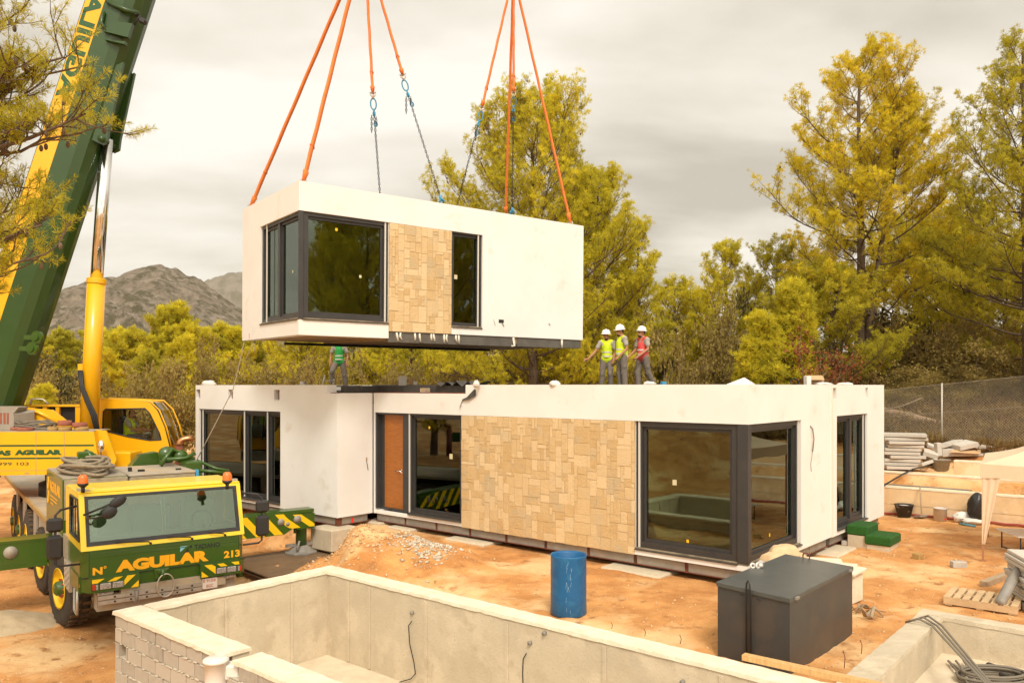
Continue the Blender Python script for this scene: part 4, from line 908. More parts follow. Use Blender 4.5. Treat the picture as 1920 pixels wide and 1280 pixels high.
# ------------------------------------------------------------------ superstructure
SC = MT @ Vector((1.35, 9.0, 0))
MS = T(SC) @ RZ(math.radians(4))
b = MB(MS); b.lathe([(0, .68), (1.05, .68), (1.05, 1.0), (.9, 1.05), (.9, 1.3), (0, 1.3)], (0, 0, 0), n=28); b.build('turntable', 'black', cr_)
yn = -1.32
def P(px, py, y=yn): q = pl(MS, px, py, 1, y); return (q.x, q.z)
xR, zT_ = P(176, 808.5); xB, zB_ = P(110, 889)
b = MB(MS)
b.prism([(-4.6, 1.27), (xR - .15, 1.32), (xR + .12, 1.55), (xR, 2.38), (-4.6, 2.38)], lambda u, v, d: (u, d, v), yn, yn + .5)
b.box(-4.6, xR - .2, yn + .5, 1.2, 1.3, 1.55); b.box(-4.6, .2, .25, .33, 1.5, 2.42); b.box(-4.6, .2, -.45, -.37, 1.5, 2.42)
sp = b.build('superstructure', 'crane_yellow', cr_)
b = MB(MS)
for py, h in ((834.8, .045), (858.5, .042)): x_, z_ = P(100, py); b.box(-4.6, P(176, py)[0], yn - .004, yn, z_ - h / 2, z_ + h / 2)
b.build('stripe', 'letter_green', sp)
b = MB(MS)
for px in (-70, 67.5, 120.5): x_ = P(px, 850)[0]; b.box(x_ - .006, x_ + .006, yn - .006, yn - .0, 1.3, 2.37)
b.box(-4.6, P(120, 870)[0], yn - .003, yn, 1.415, 1.425); x_ = P(51, 886)[0]; b.box(x_ - .06, x_ + .06, yn - .005, yn, 1.335, 1.36); b.build('panel_gap', 'timber_old', sp)
b = MB(MS); x1_, z1_ = P(116.5, 852.5); x0_ = P(27.5, 852.5)[0]; tw = x1_ - x0_
sf = lambda x, z: (lambda u, v, w: (x + u, yn - .001 - w, z + v))
b.text('AGUILAR', .135, sf(x0_, z1_), width=tw, bold=.085); b.text('GRUAS', .135, sf(P(-47, 850)[0], z1_ - .01), width=P(20.5, 850)[0] - P(-47, 850)[0], bold=.075)
x_, z_ = P(-36, 872.5); b.text('902 999 103', .078, sf(x_, z_), width=P(54, 872)[0] - x_, bold=.008); b.build('lettering', 'letter_green', sp)
b = MB(MS); b.box(-4.6, xR - .02, yn + .01, yn + 1.0, 2.37, 2.40); b.build('top_deck', 'deck_grey', sp)
# yellow structure behind the deck, with the black opening
b = MB(MS); yk = -.30
def Q(px, py, y): q = pl(MS, px, py, 1, y); return (q.x, q.z)
b.prism([Q(30, 805, yk), Q(120, 805, yk), Q(136, 797, yk), Q(98, 768, yk), Q(70, 766, yk), Q(33, 762, yk)], lambda u, v, d: (u, d, v), yk, yk + .06)
b.tube([(Q(30, 768, yk)[0], yk - .02, Q(30, 768, yk)[1]), (Q(72, 772, yk)[0], yk - .02, Q(72, 772, yk)[1]), (Q(110, 792, yk)[0], yk - .02, Q(110, 792, yk)[1])], .05, 6)
yk2 = .40
for (a_, c_, d_, e_) in ((80, 758, 88, 800), (104, 758, 111, 800), (141, 758, 150, 800), (55, 758, 66, 768)): u0, w0 = Q(a_, c_, yk2); u1, w1 = Q(d_, e_, yk2); b.box(u0, u1, yk2, yk2 + .1, w1, w0)
u0, w0 = Q(50, 758, yk2); u1, w1 = Q(150, 762, yk2); b.box(u0, u1, yk2 - .02, yk2 + .12, w1, w0)
b.build('boom_frame', 'crane_yellow', sp)
b = MB(MS); u0, w0 = Q(66, 762, .52); u1, w1 = Q(148, 800, .52); b.box(u0, u1, .52, .56, w1, w0); b.build('opening', 'black', sp)
b = MB(MS); yk = -.95; u0, w0 = Q(-60, 762, yk); u1, w1 = Q(26, 806, yk); u2 = Q(45, 800, yk)[0]
b.prism([(u0, w1), (u1, w1), (u1, w0 - .25), (u1 - .02, w0 - .15), (u0, w0 - .15)], lambda u, v, d: (u, d, v), yk, yk + .6)
b.hex8([(u1, yk, w1), (u2, yk + .5, w1), (u2 - .05, yk + .6, w1), (u1 - .05, yk + .6, w1), (u1, yk, w0 - .2), (u2, yk + .5, w0 - .15), (u2 - .05, yk + .6, w0 - .1), (u1 - .05, yk + .6, w0 - .1)])
b.prism([(u0, w0 - .15), (u1 - .02, w0 - .15), (u1 + .08, w0 - .02), (u1 - .1, w0), (u0, w0)], lambda u, v, d: (u, d, v), yk + .06, yk + .55)
hg = b.build('winch_housing', 'grey_housing', sp)
b = MB(MS)
for px in (2, 9, 15): x_, z_ = Q(px, 784, yk); b.box(x_ - .03, x_ + .02, yk - .006, yk, z_ - .14, z_ + .14)
b.build('slot', 'pad_red', hg)
b = MB(MS); b.tube([tuple((Q(px, py, .2)[0], .2, Q(px, py, .2)[1])) for px, py in ((57, 758), (58, 749), (62, 747.5), (80, 748), (85, 752), (90, 758))], .022, 6); b.build('handrail', 'alu', sp)
# front corner plate, mirror
b = MB(MS); q = [P(172, 806), P(192, 808), P(212, 862), P(205, 878), P(180, 878)]
b.prism([q[0], q[4], q[3], q[2], q[1]], lambda u, v, d: (u, d, v), yn + .2, yn + .26)
u0, w0 = Q(196, 838, -.4); u1, w1 = Q(250, 880, -.4); b.box(u0, u1, -.6, .2, w1, w0 - .12, .03); b.build('front_plate', 'crane_yellow', sp)
b = MB(MS); c_ = pl(MS, 189, 836, 1, yn - .05); b.ell(c_, (.085, .05, .15)); mr = b.build('mirror', 'chrome', sp)
b = MB(MS); b.tube([c_ - Vector((0, 0, .13)), c_ + Vector((.03, .05, -.55))], .016, 5); b.build('mirror_arm', 'black_plastic', mr)
# operator cab
ya, yc = .62, 1.52
CP = lambda px, py, y=ya: Q(px, py, y)
outl = [CP(183, 857), CP(300, 857), CP(312, 848), CP(317, 835), CP(308, 800), CP(295, 770), CP(281, 754), CP(240, 750), CP(183, 749)]
win = [CP(192.5, 806), CP(239, 818), CP(281, 825), CP(302, 824), CP(299, 812), CP(281, 775), CP(272, 765.5), CP(198, 767), CP(194, 771)]
def side(y0, y1):
    b = MB(MS)
    # ring between the outline and the window, matched by angle round the window centre
    cx = sum(p[0] for p in win) / len(win); cz = sum(p[1] for p in win) / len(win)
    def hit(poly, an):
        best = None; dx, dz = math.cos(an), math.sin(an)
        for i in range(len(poly)):
            (x1, z1), (x2, z2) = poly[i], poly[(i + 1) % len(poly)]; ex, ez = x2 - x1, z2 - z1; den = dx * ez - dz * ex
            if abs(den) < 1e-9: continue
            t_ = ((x1 - cx) * ez - (z1 - cz) * ex) / den; s_ = ((x1 - cx) * dz - (z1 - cz) * dx) / den
            if t_ > 0 and -1e-6 <= s_ <= 1 + 1e-6 and (best is None or t_ > best): best = t_
        return (cx + dx * best, cz + dz * best)
    ang = sorted(set([round(math.atan2(p[1] - cz, p[0] - cx), 5) for p in win + outl])); n = len(ang)
    I = [hit(win, a) for a in ang]; O = [hit(outl, a) for a in ang]
    Pn = [(x, y0, z) for x, z in I] + [(x, y0, z) for x, z in O] + [(x, y1, z) for x, z in I] + [(x, y1, z) for x, z in O]
    fs = []
    for i in range(n):
        j = (i + 1) % n; fs += [(i, j, n + j, n + i), (2 * n + j, 2 * n + i, 3 * n + i, 3 * n + j), (i, 2 * n + i, 2 * n + j, j), (n + i, n + j, 3 * n + j, 3 * n + i)]
    b.add(Pn, fs); return b, I
b, I_ = side(ya, ya + .05); oc = b.build('operator_cab', 'crane_yellow', cr_)
b, _x = side(yc - .05, yc); b.build('far_side', 'crane_yellow', oc)
b = MB(MS)
for i in (6, 7): (x1, z1), (x2, z2) = outl[i], outl[i + 1]; b.hex8([(x2, ya + .05, z2 - .05), (x1, ya + .05, z1 - .05), (x1, yc - .05, z1 - .05), (x2, yc - .05, z2 - .05), (x2, ya + .05, z2), (x1, ya + .05, z1), (x1, yc - .05, z1), (x2, yc - .05, z2)])
b.box(outl[8][0], outl[8][0] + .05, ya + .05, yc - .05, outl[0][1], outl[8][1] - .05); b.box(outl[0][0] + .05, outl[1][0], ya + .05, yc - .05, outl[0][1], outl[0][1] + .35)
for (dx, dz, y) in ((0, .03, ya + .02), (.05, .03, yc + .02)): b.tube([(outl[7][0] - .9, y, outl[8][1] + dz), (outl[6][0] + dx, y, outl[6][1] + dz), (outl[5][0] + .05 + dx, y, outl[5][1] + .02), (outl[4][0] + .05 + dx, y, outl[4][1]), (outl[3][0] + .05 + dx, y, outl[3][1])], .025, 5)
b.build('cab_frame', 'crane_yellow', oc)
b = MB(MS); W_in = [(x, ya + .02, z) for x, z in I_]; b.add(W_in, [tuple(range(len(W_in)))]); b.add([(x, yc - .02, z) for x, z in I_], [tuple(range(len(W_in)))])
g_ = [(outl[k][0], outl[k][1]) for k in (6, 5, 4, 3)]
for i in range(3): b.add([(g_[i][0], ya + .05, g_[i][1]), (g_[i + 1][0], ya + .05, g_[i + 1][1]), (g_[i + 1][0], yc - .05, g_[i + 1][1]), (g_[i][0], yc - .05, g_[i][1])], [(0, 1, 2, 3)])
b.build('pane', 'cab_glass', oc)
b = MB(MS); pts = [(x, ya - .004, z) for x, z in I_]; b.tube(pts + [pts[0]], .02, 5)
b.tube([(g_[0][0] + .03, ya + .2, g_[0][1]), (g_[1][0] + .03, ya + .2, g_[1][1]), (g_[3][0] + .02, ya + .2, g_[3][1])], .02, 5); b.tube([(g_[0][0], ya + .03, g_[0][1] + .01), (g_[1][0] + .02, ya + .03, g_[1][1]), (g_[2][0] + .02, ya + .03, g_[2][1]), (g_[3][0] + .02, ya + .03, g_[3][1])], .022, 5); b.build('window_seal', 'black_plastic', oc)
xs = outl[0][0]; zf = outl[0][1] + .35
b = MB(MS); b.box(xs + .45, xs + .95, ya + .25, yc - .25, zf, zf + .12, .04); b.box(xs + .42, xs + .55, ya + .25, yc - .25, zf + .1, zf + .75, .05); b.build('seat', 'black_plastic', oc)
b = MB(MS); b.box(xs + 1.35, xs + 1.65, ya + .3, yc - .3, zf, zf + .42, .05); b.box(xs + 1.12, xs + 1.3, ya + .2, ya + .35, zf + .25, zf + .33, .02); b.build('console', 'grey_housing', oc)
b = MB(MS)
for i in range(9): b.tube([(xs + .07 + i * .045, yc - .12 + .02 * (i % 2), zf), (xs + .07 + i * .045, yc - .12 + .02 * (i % 2), zf + 1.05)], .028, 6)
b.build('curtain', 'curtain', oc)
b = MB(MS); b.box(xs + 1.0, outl[1][0] - .1, ya - .06, ya + .0, outl[0][1] - .03, outl[0][1] + .0); b.box(xs + .5, xs + 1.7, ya - .4, yc, outl[0][1] - .35, outl[0][1] - .05); b.build('cab_step', 'alu', oc)
# lift cylinder and hoses
yb2 = -.05
def S3(px, py, y=yb2): return pl(MS, px, py, 1, y)
b = MB(MS); b.cyl(S3(181, 522), S3(166, 815), .225, n=28); b.lathe([(.245, 0), (.245, .12)], S3(181.3, 523), axis=tuple((S3(166, 815) - S3(181, 522))), n=28); lc = b.build('lift_cylinder', 'crane_yellow', cr_)
b = MB(MS); b.cyl(S3(200.5, 262), S3(181, 524), .158, n=28); b.build('piston_rod', 'chrome', lc)
b = MB(MS); b.tube([S3(166, 540, -.1), S3(160, 690, -.1), S3(158, 790, -.1)], .025, 6); b.box(S3(149, 690)[0], S3(166, 690)[0], -.15, .05, S3(150, 696)[2], S3(150, 682)[2]); b.build('pipe', 'crane_yellow', lc)
b = MB(MS)
for k in range(3): b.tube([S3(148 + k * 2.5, 694, -.3), S3(151 + k * 2.5, 725, -.35), S3(161 + k * 3, 752, -.4), S3(172 + k * 4, 778, -.4), S3(179 + k * 3, 806, -.4)], .032, 6)
b.build('hose', 'cable_black', lc)
# boom
yv = -.55
eR0, eR1 = S3(265, 0, yv), S3(20, 750, yv); eL0 = S3(159, 0, yv); eL1 = S3(33, 420, yv)
up = Vector((eR0.x - eR1.x, 0, eR0.z - eR1.z)).normalized(); ac = Vector((up.z, 0, -up.x))
WBm = abs((eR0 - eL0).dot(ac)); base = eR1 - ac * WBm
ln = (eR0 - eR1).length
def BM(v, y, l): q = base + ac * v + up * l; return (q.x, y, q.z)
sec = [(0, -.55), (.70, -.55), (.86, -.46), (.96, -.28), (1, 0), (.96, .28), (.86, .46), (.70, .55), (0, .55)]
b = MB(MS); b.prism([(v * WBm, y) for v, y in sec], lambda v, y, l: BM(v, y, l), -2.2, ln + 3.5)
o_ = .0
b.prism([(v * WBm * .82 + .1 * WBm, y * .82) for v, y in sec], lambda v, y, l: BM(v, y, l), ln + 3.5, ln + 9)
bo = b.build('boom', 'boom_green', cr_)
for q in bo.data.polygons: q.use_smooth = False
b = MB(MS); b.prism([(.02, 0), (.36 * WBm, 0), (.36 * WBm, 1), (.02, 1)], lambda v, y, l: BM(v, -.556 + .004 * y, l), -2.2, ln + 3.4); b.build('band', 'crane_yellow', bo)
b = MB(MS)
def bt(l0): return lambda u, v, w: BM(.03 * WBm + v, -.557 - w, l0 + u)
lA = (S3(118, 185, yv) - eR1).dot(up)
b.text('AGUILAR', .30 * WBm, bt(lA), width=3.4, bold=.04, depth=.003); b.build('lettering', 'letter_green', bo)
b = MB(MS); lp = (S3(200, 262, yv) - eR1).dot(up)
b.prism([(.80, lp + 1.6), (WBm * .99, lp + 2.1), (WBm + .17, lp + .25), (WBm + .22, lp - .02), (WBm + .1, lp - .14), (.80, lp - .05)][::-1], lambda v, l, y: BM(v, y, l), -.42, -.30)
b.prism([(.80, lp + 1.6), (WBm * .99, lp + 2.1), (WBm + .17, lp + .25), (WBm + .22, lp - .02), (WBm + .1, lp - .14), (.80, lp - .05)][::-1], lambda v, l, y: BM(v, y, l), .30, .42)
b.cyl(BM(WBm + .08, -.5, lp), BM(WBm + .08, .5, lp), .085, n=14); b.build('cylinder_bracket', 'boom_green', bo)
b = MB(MS)
lq = (S3(225, 60, yv) - eR1).dot(up)
for (v0, v1, l0, l1) in ((.55, 1.02, lq - .15, lq + .28), (.62, 1.0, lq - .35, lq - .22)): b.prism([(v0 * WBm, l0), (v1 * WBm, l0 + .05), (v1 * WBm, l1), (v0 * WBm + .15, l1 - .1)], lambda v, l, y: BM(v, y, l), -.66, -.52)
b.tube([BM(.42 * WBm, -.6, lq + .35), BM(.45 * WBm, -.62, lq + .05), BM(.6 * WBm, -.62, lq - .12)], .05, 6)
lt_ = (S3(235, 15, yv) - eR1).dot(up); b.tube([BM(.42 * WBm, -.6, lt_), BM(.8 * WBm, -.62, lt_ - .08), BM(1.02 * WBm, -.5, lt_ - .02)], .07, 6); b.box(0, 0, 0, 0, 0, 0) if 0 else None
b.build('boom_bracket', 'boom_green', bo)
b = MB(MS)
for px, py in ((254, 25), (268, 40)): c_ = S3(px, py, -.5); b.rbox(c_, (.17, .16, .14), rotv('Y', .5), .03)
b.tube([S3(248, 20, -.5), S3(262, 30, -.5), S3(252, 48, -.5)], .03, 5); b.build('work_light', 'black_plastic', bo)
b = MB(MS)
for px, py, r_ in ((69, 632, .165), (60, 653, .165)): c_ = S3(px, py, -.75); b.lathe([(0, -.06), (r_ * .5, -.06), (r_ * .55, -.02), (r_, -.02), (r_, .06), (0, .06)], c_, axis=(.3, 1, 0), n=20, sm=False); b.box(c_.x - .35, c_.x, -.7, -.55, c_.z - .06, c_.z + .06)
b.build('sheave', 'crane_green', bo)
# loose things carried on the crane
b = MB(MS); rg = random.Random(9)
for k in range(6):
    cxk = Q(70, 795, -.9)[0] + rg.uniform(-.1, .1); r0 = rg.uniform(.38, .55); pts = []
    for i in range(25):
        a0 = 2 * math.pi * i / 24; pts.append((cxk + r0 * math.cos(a0), -.9 + .18 * math.sin(a0), 2.44 + k * .035 + .03 * math.sin(3 * a0 + k)))
    b.tube(pts, .018, 5)
solo(b, 'cable_coil', 'cable', 'coil of grey cable lying on the crane deck beside round pads', 'cable')
for (px, py, y, r_, h, mt, lb) in ((122, 804.5, -1.15, .155, .10, 'pad_tan', 'tan round pad on the crane deck under a faded red pad'), (121.5, 797.5, -1.15, .165, .13, 'pad_red', 'faded red round pad stacked on the tan pad beside the cable coil'), (152.5, 808, -1.15, .165, .10, 'pad_tan', 'tan round pad next to the lift cylinder foot'), (149.5, 800, -1.15, .175, .11, 'pad_red', 'bright red round pad on top of the pad next to the lift cylinder'), (100, 804, -1.1, .14, .09, 'pad_tan', 'brown tan pad half hidden behind the cable coil'), (48, 806, -1.1, .20, .08, 'pad_red', 'dull red pad lying by the grey winch housing'), (33, 800, -.95, .16, .08, 'pad_red', 'dark red pad against the grey winch housing')):
    c_ = pl(MS, px, py, 1, y); zb_ = c_.z if py < 801 and 'top' in lb or 'stacked' in lb else 2.40
    b = MB(MS); b.lathe([(0, 0), (r_ * .96, 0), (r_, .02), (r_ * .97, h), (0, h)], (c_.x, y, zb_ if zb_ > 2.40 else 2.401), n=20)
    if 'stacked' in lb or 'on top' in lb: pass
    solo(b, 'round_pad', mt, lb, 'pad', 'round pads on the crane deck')
b = MB(MT); rg = random.Random(3)
for k in range(9):
    cx, cy, r0, r1 = .55 + rg.uniform(-.12, .12), 3.3 + rg.uniform(-.35, .35), rg.uniform(.28, .45), rg.uniform(.5, .9); pts = []
    for i in range(25):
        a0 = 2 * math.pi * i / 24; pts.append((cx + r0 * math.cos(a0), cy + r1 * math.sin(a0), 1.81 + k * .026 + .03 * math.sin(2 * a0 + k)))
    b.tube(pts, .034, 6)
for k in range(5): a0 = rg.uniform(0, 6); b.tube([(.5 + .3 * math.cos(a0), 2.7 + rg.uniform(0, 1), 1.9), (.6 + .35 * math.cos(a0 + 1), 3.0 + rg.uniform(0, 1), 2.0), (.6 + .4 * math.cos(a0 + 2), 3.1 + rg.uniform(0, .8), 1.86)], .032, 6)
solo(b, 'rope_coil', 'rope', 'tangled pile of grey wire rope slings on the green tool box', 'rope')
# ------------------------------------------------------------------ slings and chains
AP1 = at(683, -110, 20.3); AP2 = at(963, -50, 22.9)
def roofpt(x, y, z=0): return MU @ Vector((x, y, z))
def mu_px(px, py, y):  # point over the module roof line seen at a pixel, in the plane local y = const
    return MU @ pl(MU, px, py, 1, y)
def shackle(par, p, d, s=.07, mt='alu'):
    b = MB(); d = Vector(d).normalized(); a = d.cross(Vector((0, 1, 0))).normalized()
    b.tube([p + a * s * .7, p + a * s + d * s * .9, p + d * s * 1.9 + a * s * .4, p + d * s * 1.9 - a * s * .4, p - a * s + d * s * .9, p - a * s * .7], .016, 6); b.cyl(p + a * s * 1.3, p - a * s * 1.3, .02, n=8); b.build('shackle', mt, par)
def strap(label, top, bot, wdt=.09, cuff=True):
    d = (bot - top); L = d.length; mid = top + d * .5
    t = thing('sling', label, 'sling', tuple(bot), 'orange lifting slings'); b = MB(); n = 26; pts = [top + d * (i / n) + Vector((.004 * math.sin(i * 1.3), 0, 0)) for i in range(n + 1)]
    rr = [wdt * (.97 + .05 * abs(math.sin(i * .75))) for i in range(n + 1)]; rr[0] *= .8
    b.tube(pts, rr, 8, flat=.42); b.build('strap', 'sling_orange', t)
    if cuff:
        b = MB(); b.tube([top + d * .87, top + d * .873], [wdt * 1.18, wdt * 1.18], 8, flat=.5); b.tube([top + d * .965, top + d * .99], [wdt * 1.2, wdt * .8], 8, flat=.6); b.build('cuff', 'sling_orange', t)
    shackle(t, bot, d, .06); return t
strap('long orange sling to the far left corner of the hanging module', AP1, roofpt(.14, 3.60, .06))
strap('long orange sling to the front corner over the glazed corner of the hanging module', AP1, roofpt(.22, .30, .08))
strap('long orange sling to the right front corner of the hanging module', AP2, roofpt(L_ - .28, .25, .10))
strap('orange sling hanging upright beside the chain on the right', AP2, mu_px(948, 402, 3.4))
def chain(label, p0, p1, r=.023, pitch=.065, hook_end=True):
    d = p1 - p0; L = d.length; u = d.normalized(); a = u.cross(Vector((0, 1, 0))).normalized(); c = u.cross(a)
    t = thing('chain', label, 'chain', tuple(p1), 'lifting chains'); b = MB(); n = int((L - .5) / pitch)
    for i in range(n):
        ctr = p0 + u * (.48 + i * pitch); b.torus(ctr, r, .009, u, a if i % 2 else c, n=8, k=5, sx=1.75)
    b.build('links', 'chain_dark', t)
    b = MB(); b.torus(p0 + u * .19, .07, .016, u, a, n=16, k=6, sx=1.9); b.torus(p0 + u * .36, .04, .018, u, c, n=10, k=6, sx=1.3); b.tube([p0 + u * .38, p0 + u * .48], [.045, .03], 8); b.build('master_ring', 'hook_blue', t)
    b = MB(); b.torus(p0 + u * .02, .045, .014, u, c, n=12, k=6, sx=1.2); b.build('shackle', 'alu', t)
    # shortened tail of the chain hanging beside
    b = MB()
    for i in range(7): b.torus(p0 + u * .46 + a * -.06 + Vector((0, -.02, -.03 - i * .06)), r, .009, (0, 0, 1), (1, 0, 0) if i % 2 else (0, 1, 0), n=8, k=5, sx=1.6)
    for i in range(3): b.torus(p0 + u * .50 + a * .05 + Vector((0, -.03, -.03 - i * .06)), r, .009, (0, 0, 1), (1, 0, 0) if i % 2 else (0, 1, 0), n=8, k=5, sx=1.6)
    b.build('chain_tail', 'chain_dark', t)
    b = MB(); b.torus(p0 + u * .66 + a * .02, .04, .018, u, a, n=10, k=6, sx=1.4); b.build('shortening_hook', 'hook_blue', t)
    if hook_end:
        b = MB(); b.torus(p1 - u * .05, .05, .018, u, a, n=10, k=6, sx=1.3); b.tube([p1 - u * .22, p1 - u * .12, p1 - u * .02 + a * .07], [.03, .04, .03], 7); b.tube([p1 - u * .12, p1 + a * -.09], [.035, .02], 7); b.build('hook', 'hook_blue', t)
    return t
for lb, top, (px, py, dd), (ex, ey, ly), hk in (
    ('short orange sling above the leftmost chain', AP1, (699, 174, 19.6), (713, 372, 1.6), False),
    ('short orange sling leaning right above the second chain', AP1, (755, 140, 19.9), (829, 381, .9), True),
    ('short orange sling leaning left above the chain in front of the pine', AP2, (904, 200, 21.6), (855, 392, 1.5), False),
    ('short orange sling upright above the rightmost chain', AP2, (963, 173, 22.6), (960, 402, 2.6), True)):
    m = at(px, py, dd); strap(lb, top, m, .082); e_ = mu_px(ex, ey, ly)
    chain({699: 'dark chain hanging straight down from the short sling on the left', 755: 'dark chain slanting to a blue hook on the roof edge', 904: 'dark chain slanting left in front of the tall pine', 963: 'dark upright chain beside the upright orange sling'}[px], m + Vector((0, 0, -.08)), e_, hook_end=hk)
# tag line
b = MB(); pts = [MU @ Vector((0.1, 3.3, -3.4)), at(440, 715, 19), at(404, 790, 18.6), at(366, 865, 18.3)]
b.tube([at(458, 640, 19.6), at(447, 690, 19.3), at(437, 730, 19.0), at(404, 794, 18.6), at(366, 868, 18.2)], .012, 5); solo(b, 'tag_line', 'rope', 'thin brown rope running down from the hanging module past the left windows', 'rope')
b = MB(); b.tube([at(476, 640, 20), at(477, 655, 20), at(475, 664, 20)], .012, 5); b.tube([at(476, 640, 20), at(466, 662, 20), at(460, 676, 20), at(463, 686, 20)], .01, 5); solo(b, 'loose_rope', 'rope', 'short loose rope end under the left corner of the hanging module', 'rope')
# ------------------------------------------------------------------ trees and bushes
def tufts_mesh(C, D, ln, wd, k, rs, spread=.9, curl=0):
    """k thin blades leaving every centre C round direction D"""
    n = len(C); C = np.repeat(C, k, 0); D = np.repeat(D, k, 0)
    d = D * (1 - spread * .45) + rs.normal(size=(n * k, 3)) * spread * .62; d /= np.linalg.norm(d, axis=1)[:, None] + 1e-9
    s = np.cross(d, rs.normal(size=(n * k, 3))); s /= np.linalg.norm(s, axis=1)[:, None] + 1e-9
    L = (ln * rs.uniform(.65, 1.2, n * k))[:, None]; w = wd * rs.uniform(.7, 1.3, n * k)[:, None]
    a = C + d * L * .06; m = C + d * L * .55; t = C + d * L + np.array([0, 0, curl]) * L
    V = np.stack([a, m + s * w, t, m - s * w], 1).reshape(-1, 3)
    Fq = np.arange(n * k * 4).reshape(-1, 4); return V, Fq
def bez(p, d, L, lift, n, rs, wob=.05):
    pts = [np.array(p, float)]; d = np.array(d, float); d /= np.linalg.norm(d); st = L / n
    for i in range(n):
        d = d + np.array([0, 0, lift / n]) + rs.normal(size=3) * wob; d /= np.linalg.norm(d); pts.append(pts[-1] + d * st)
    return np.array(pts)
def along(pts, t):
    x = t * (len(pts) - 1); i = int(min(x, len(pts) - 2)); f = x - i; p = pts[i] * (1 - f) + pts[i + 1] * f
    d = pts[i + 1] - pts[i]; return p, d / (np.linalg.norm(d) + 1e-9)
def pine_data(seed, H, spread, cb=.3, nb=46, top=.35, lean=(0, 0), nsec=11, ntw=11, tl=.165, tw=.0088, k=20, upper=1.0, gap=0.0, fork=False):
    rs = np.random.RandomState(seed); tb = MB(); Cs, Ds, Ts = [], [], []
    def trunk_line(off, h, r0):
        z = np.linspace(0, 1, 10); P = np.stack([off[0] * z ** 1.2 + lean[0] * z + np.cumsum(rs.normal(size=10)) * .035, off[1] * z ** 1.2 + lean[1] * z + np.cumsum(rs.normal(size=10)) * .035, z * h], -1)
        P[0, :2] = 0; tb.tube(P, [r0 * (1 - .86 * q) + .012 for q in z], 7, cap=False); return P
    lines = [trunk_line((0, 0), H, H * .0135 + .05)]
    if fork: lines.append(trunk_line((spread * .28, .2), H * .86, H * .010 + .04))
    az = rs.uniform(0, 6.28)
    for i in range(nb):
        ln_ = lines[i % len(lines)]
        h = cb + (1 - cb) * ((i + rs.uniform(0, 1)) / nb) ** .92; h = min(h, .985)
        q = (h - cb) / (1 - cb); az += 2.39996 + rs.uniform(-.5, .5)
        prof = (np.sin(np.pi * min(1, .26 + .60 * q)) ** .85) * (1 - top * q ** 2.5) * (1.05 - .30 * q ** 3) * upper
        L = spread * .64 * prof * rs.uniform(.62, 1.18)
        if rs.rand() < gap: continue
        p, _ = along(ln_, h); el = -.05 + .62 * q + rs.uniform(-.15, .18)
        d = np.array([np.cos(az) * np.cos(el), np.sin(az) * np.cos(el), np.sin(el)])
        B = bez(p, d, L, .55 + .5 * q, 7, rs, .07); r0 = .018 + .022 * L / 2.5 * (1.2 - q)
        tb.tube(B, list(np.linspace(r0, .006, 8)), 5, cap=False); bt = rs.uniform(-.22, .22)
        ns = max(3, int(nsec * (L / (spread * .5)) + 2))
        for j in range(ns):
            t = .22 + .80 * (j + rs.uniform(.1, .9)) / ns; t = min(t, .99); sp, sd = along(B, t)
            side = 1 if j % 2 else -1; up_ = np.array([0, 0, 1.]); lat = np.cross(sd, up_); lat /= np.linalg.norm(lat) + 1e-9
            dd = sd * rs.uniform(.35, .9) + lat * side * rs.uniform(.35, 1.0) + up_ * rs.uniform(-.1, .55)
            sl_ = L * rs.uniform(.20, .40) * (1.15 - .55 * t) + .25; S = bez(sp, dd, sl_, .6, 4, rs, .09)
            tb.tube(S, [.012, .010, .008, .006, .004], 3, cap=False)
            for m in range(ntw + 1):
                u = .38 + .62 * (m + rs.uniform(0, .9)) / (ntw + 1); tp, td = along(S, min(u, .99))
                if m < ntw:
                    o = rs.normal(size=3); o /= np.linalg.norm(o); o[2] = abs(o[2]) * .8 + .1; tip = tp + (td * .5 + o * .8) * rs.uniform(.05, .30)
                    if rs.rand() < .35: tb.tube([tp, tip], [.005, .003], 3, cap=False)
                    Cs.append(tip); dv = (td * .4 + o * .6); Ds.append(dv / np.linalg.norm(dv))
                else: Cs.append(S[-1]); Ds.append(td)
                Ts.append(np.clip(.5 + bt + rs.normal() * .2, 0, 1))
    Cs, Ds, Ts = np.array(Cs), np.array(Ds), np.array(Ts)
    V, Fq = tufts_mesh(Cs, Ds, tl, tw, k, rs); return tb, V, Fq, np.repeat(Ts, k), (Cs, rs)
def put(root_name, label, cat, tb, V, Fq, Ts, leaf, bark, loc, rz=0, group=None, cones=None):
    t = thing(root_name, label, cat, (0, 0, 0), group); tb.build('trunk', bark, t); mesh_np('crown', V, Fq, leaf, t, tint=Ts)
    if cones is not None: cones.build('cones', 'bark', t)
    t.location = tuple(loc); t.rotation_euler = (0, 0, rz); return t
GP = 'pines behind the building plot'
def gz(p): return float(terrain(p[0], p[1]))
def base(px, d): x = (px - 960) / F * d; return (x, d, gz((x, d)) - .05)
def hgt(topy, d, zb): return CZ + (Y0 - topy) / F * d - zb
def conemesh(Cs, rs, n=60):
    b = MB()
    for i in rs.choice(len(Cs), n): b.ell(Cs[i] - np.array([0, 0, .12]), (.035, .035, .055), n=5, m=4)
    return b
def pine(label, px, d, topy, wpx, seed, cb=.25, nb=50, leaf='pine_needles', rz=0, cones=True, name='pine_tree', **kw):
    bs = base(px, d); H = hgt(topy, d, bs[2]) * .905; sp_ = wpx / F * d
    tb, V, Fq, Ts, (Cs, rs) = pine_data(seed, H, sp_, cb, nb, **kw)
    return put(name, label, 'tree', tb, V, Fq, Ts, leaf, 'bark', bs, rz, GP, conemesh(Cs, rs) if cones else None)
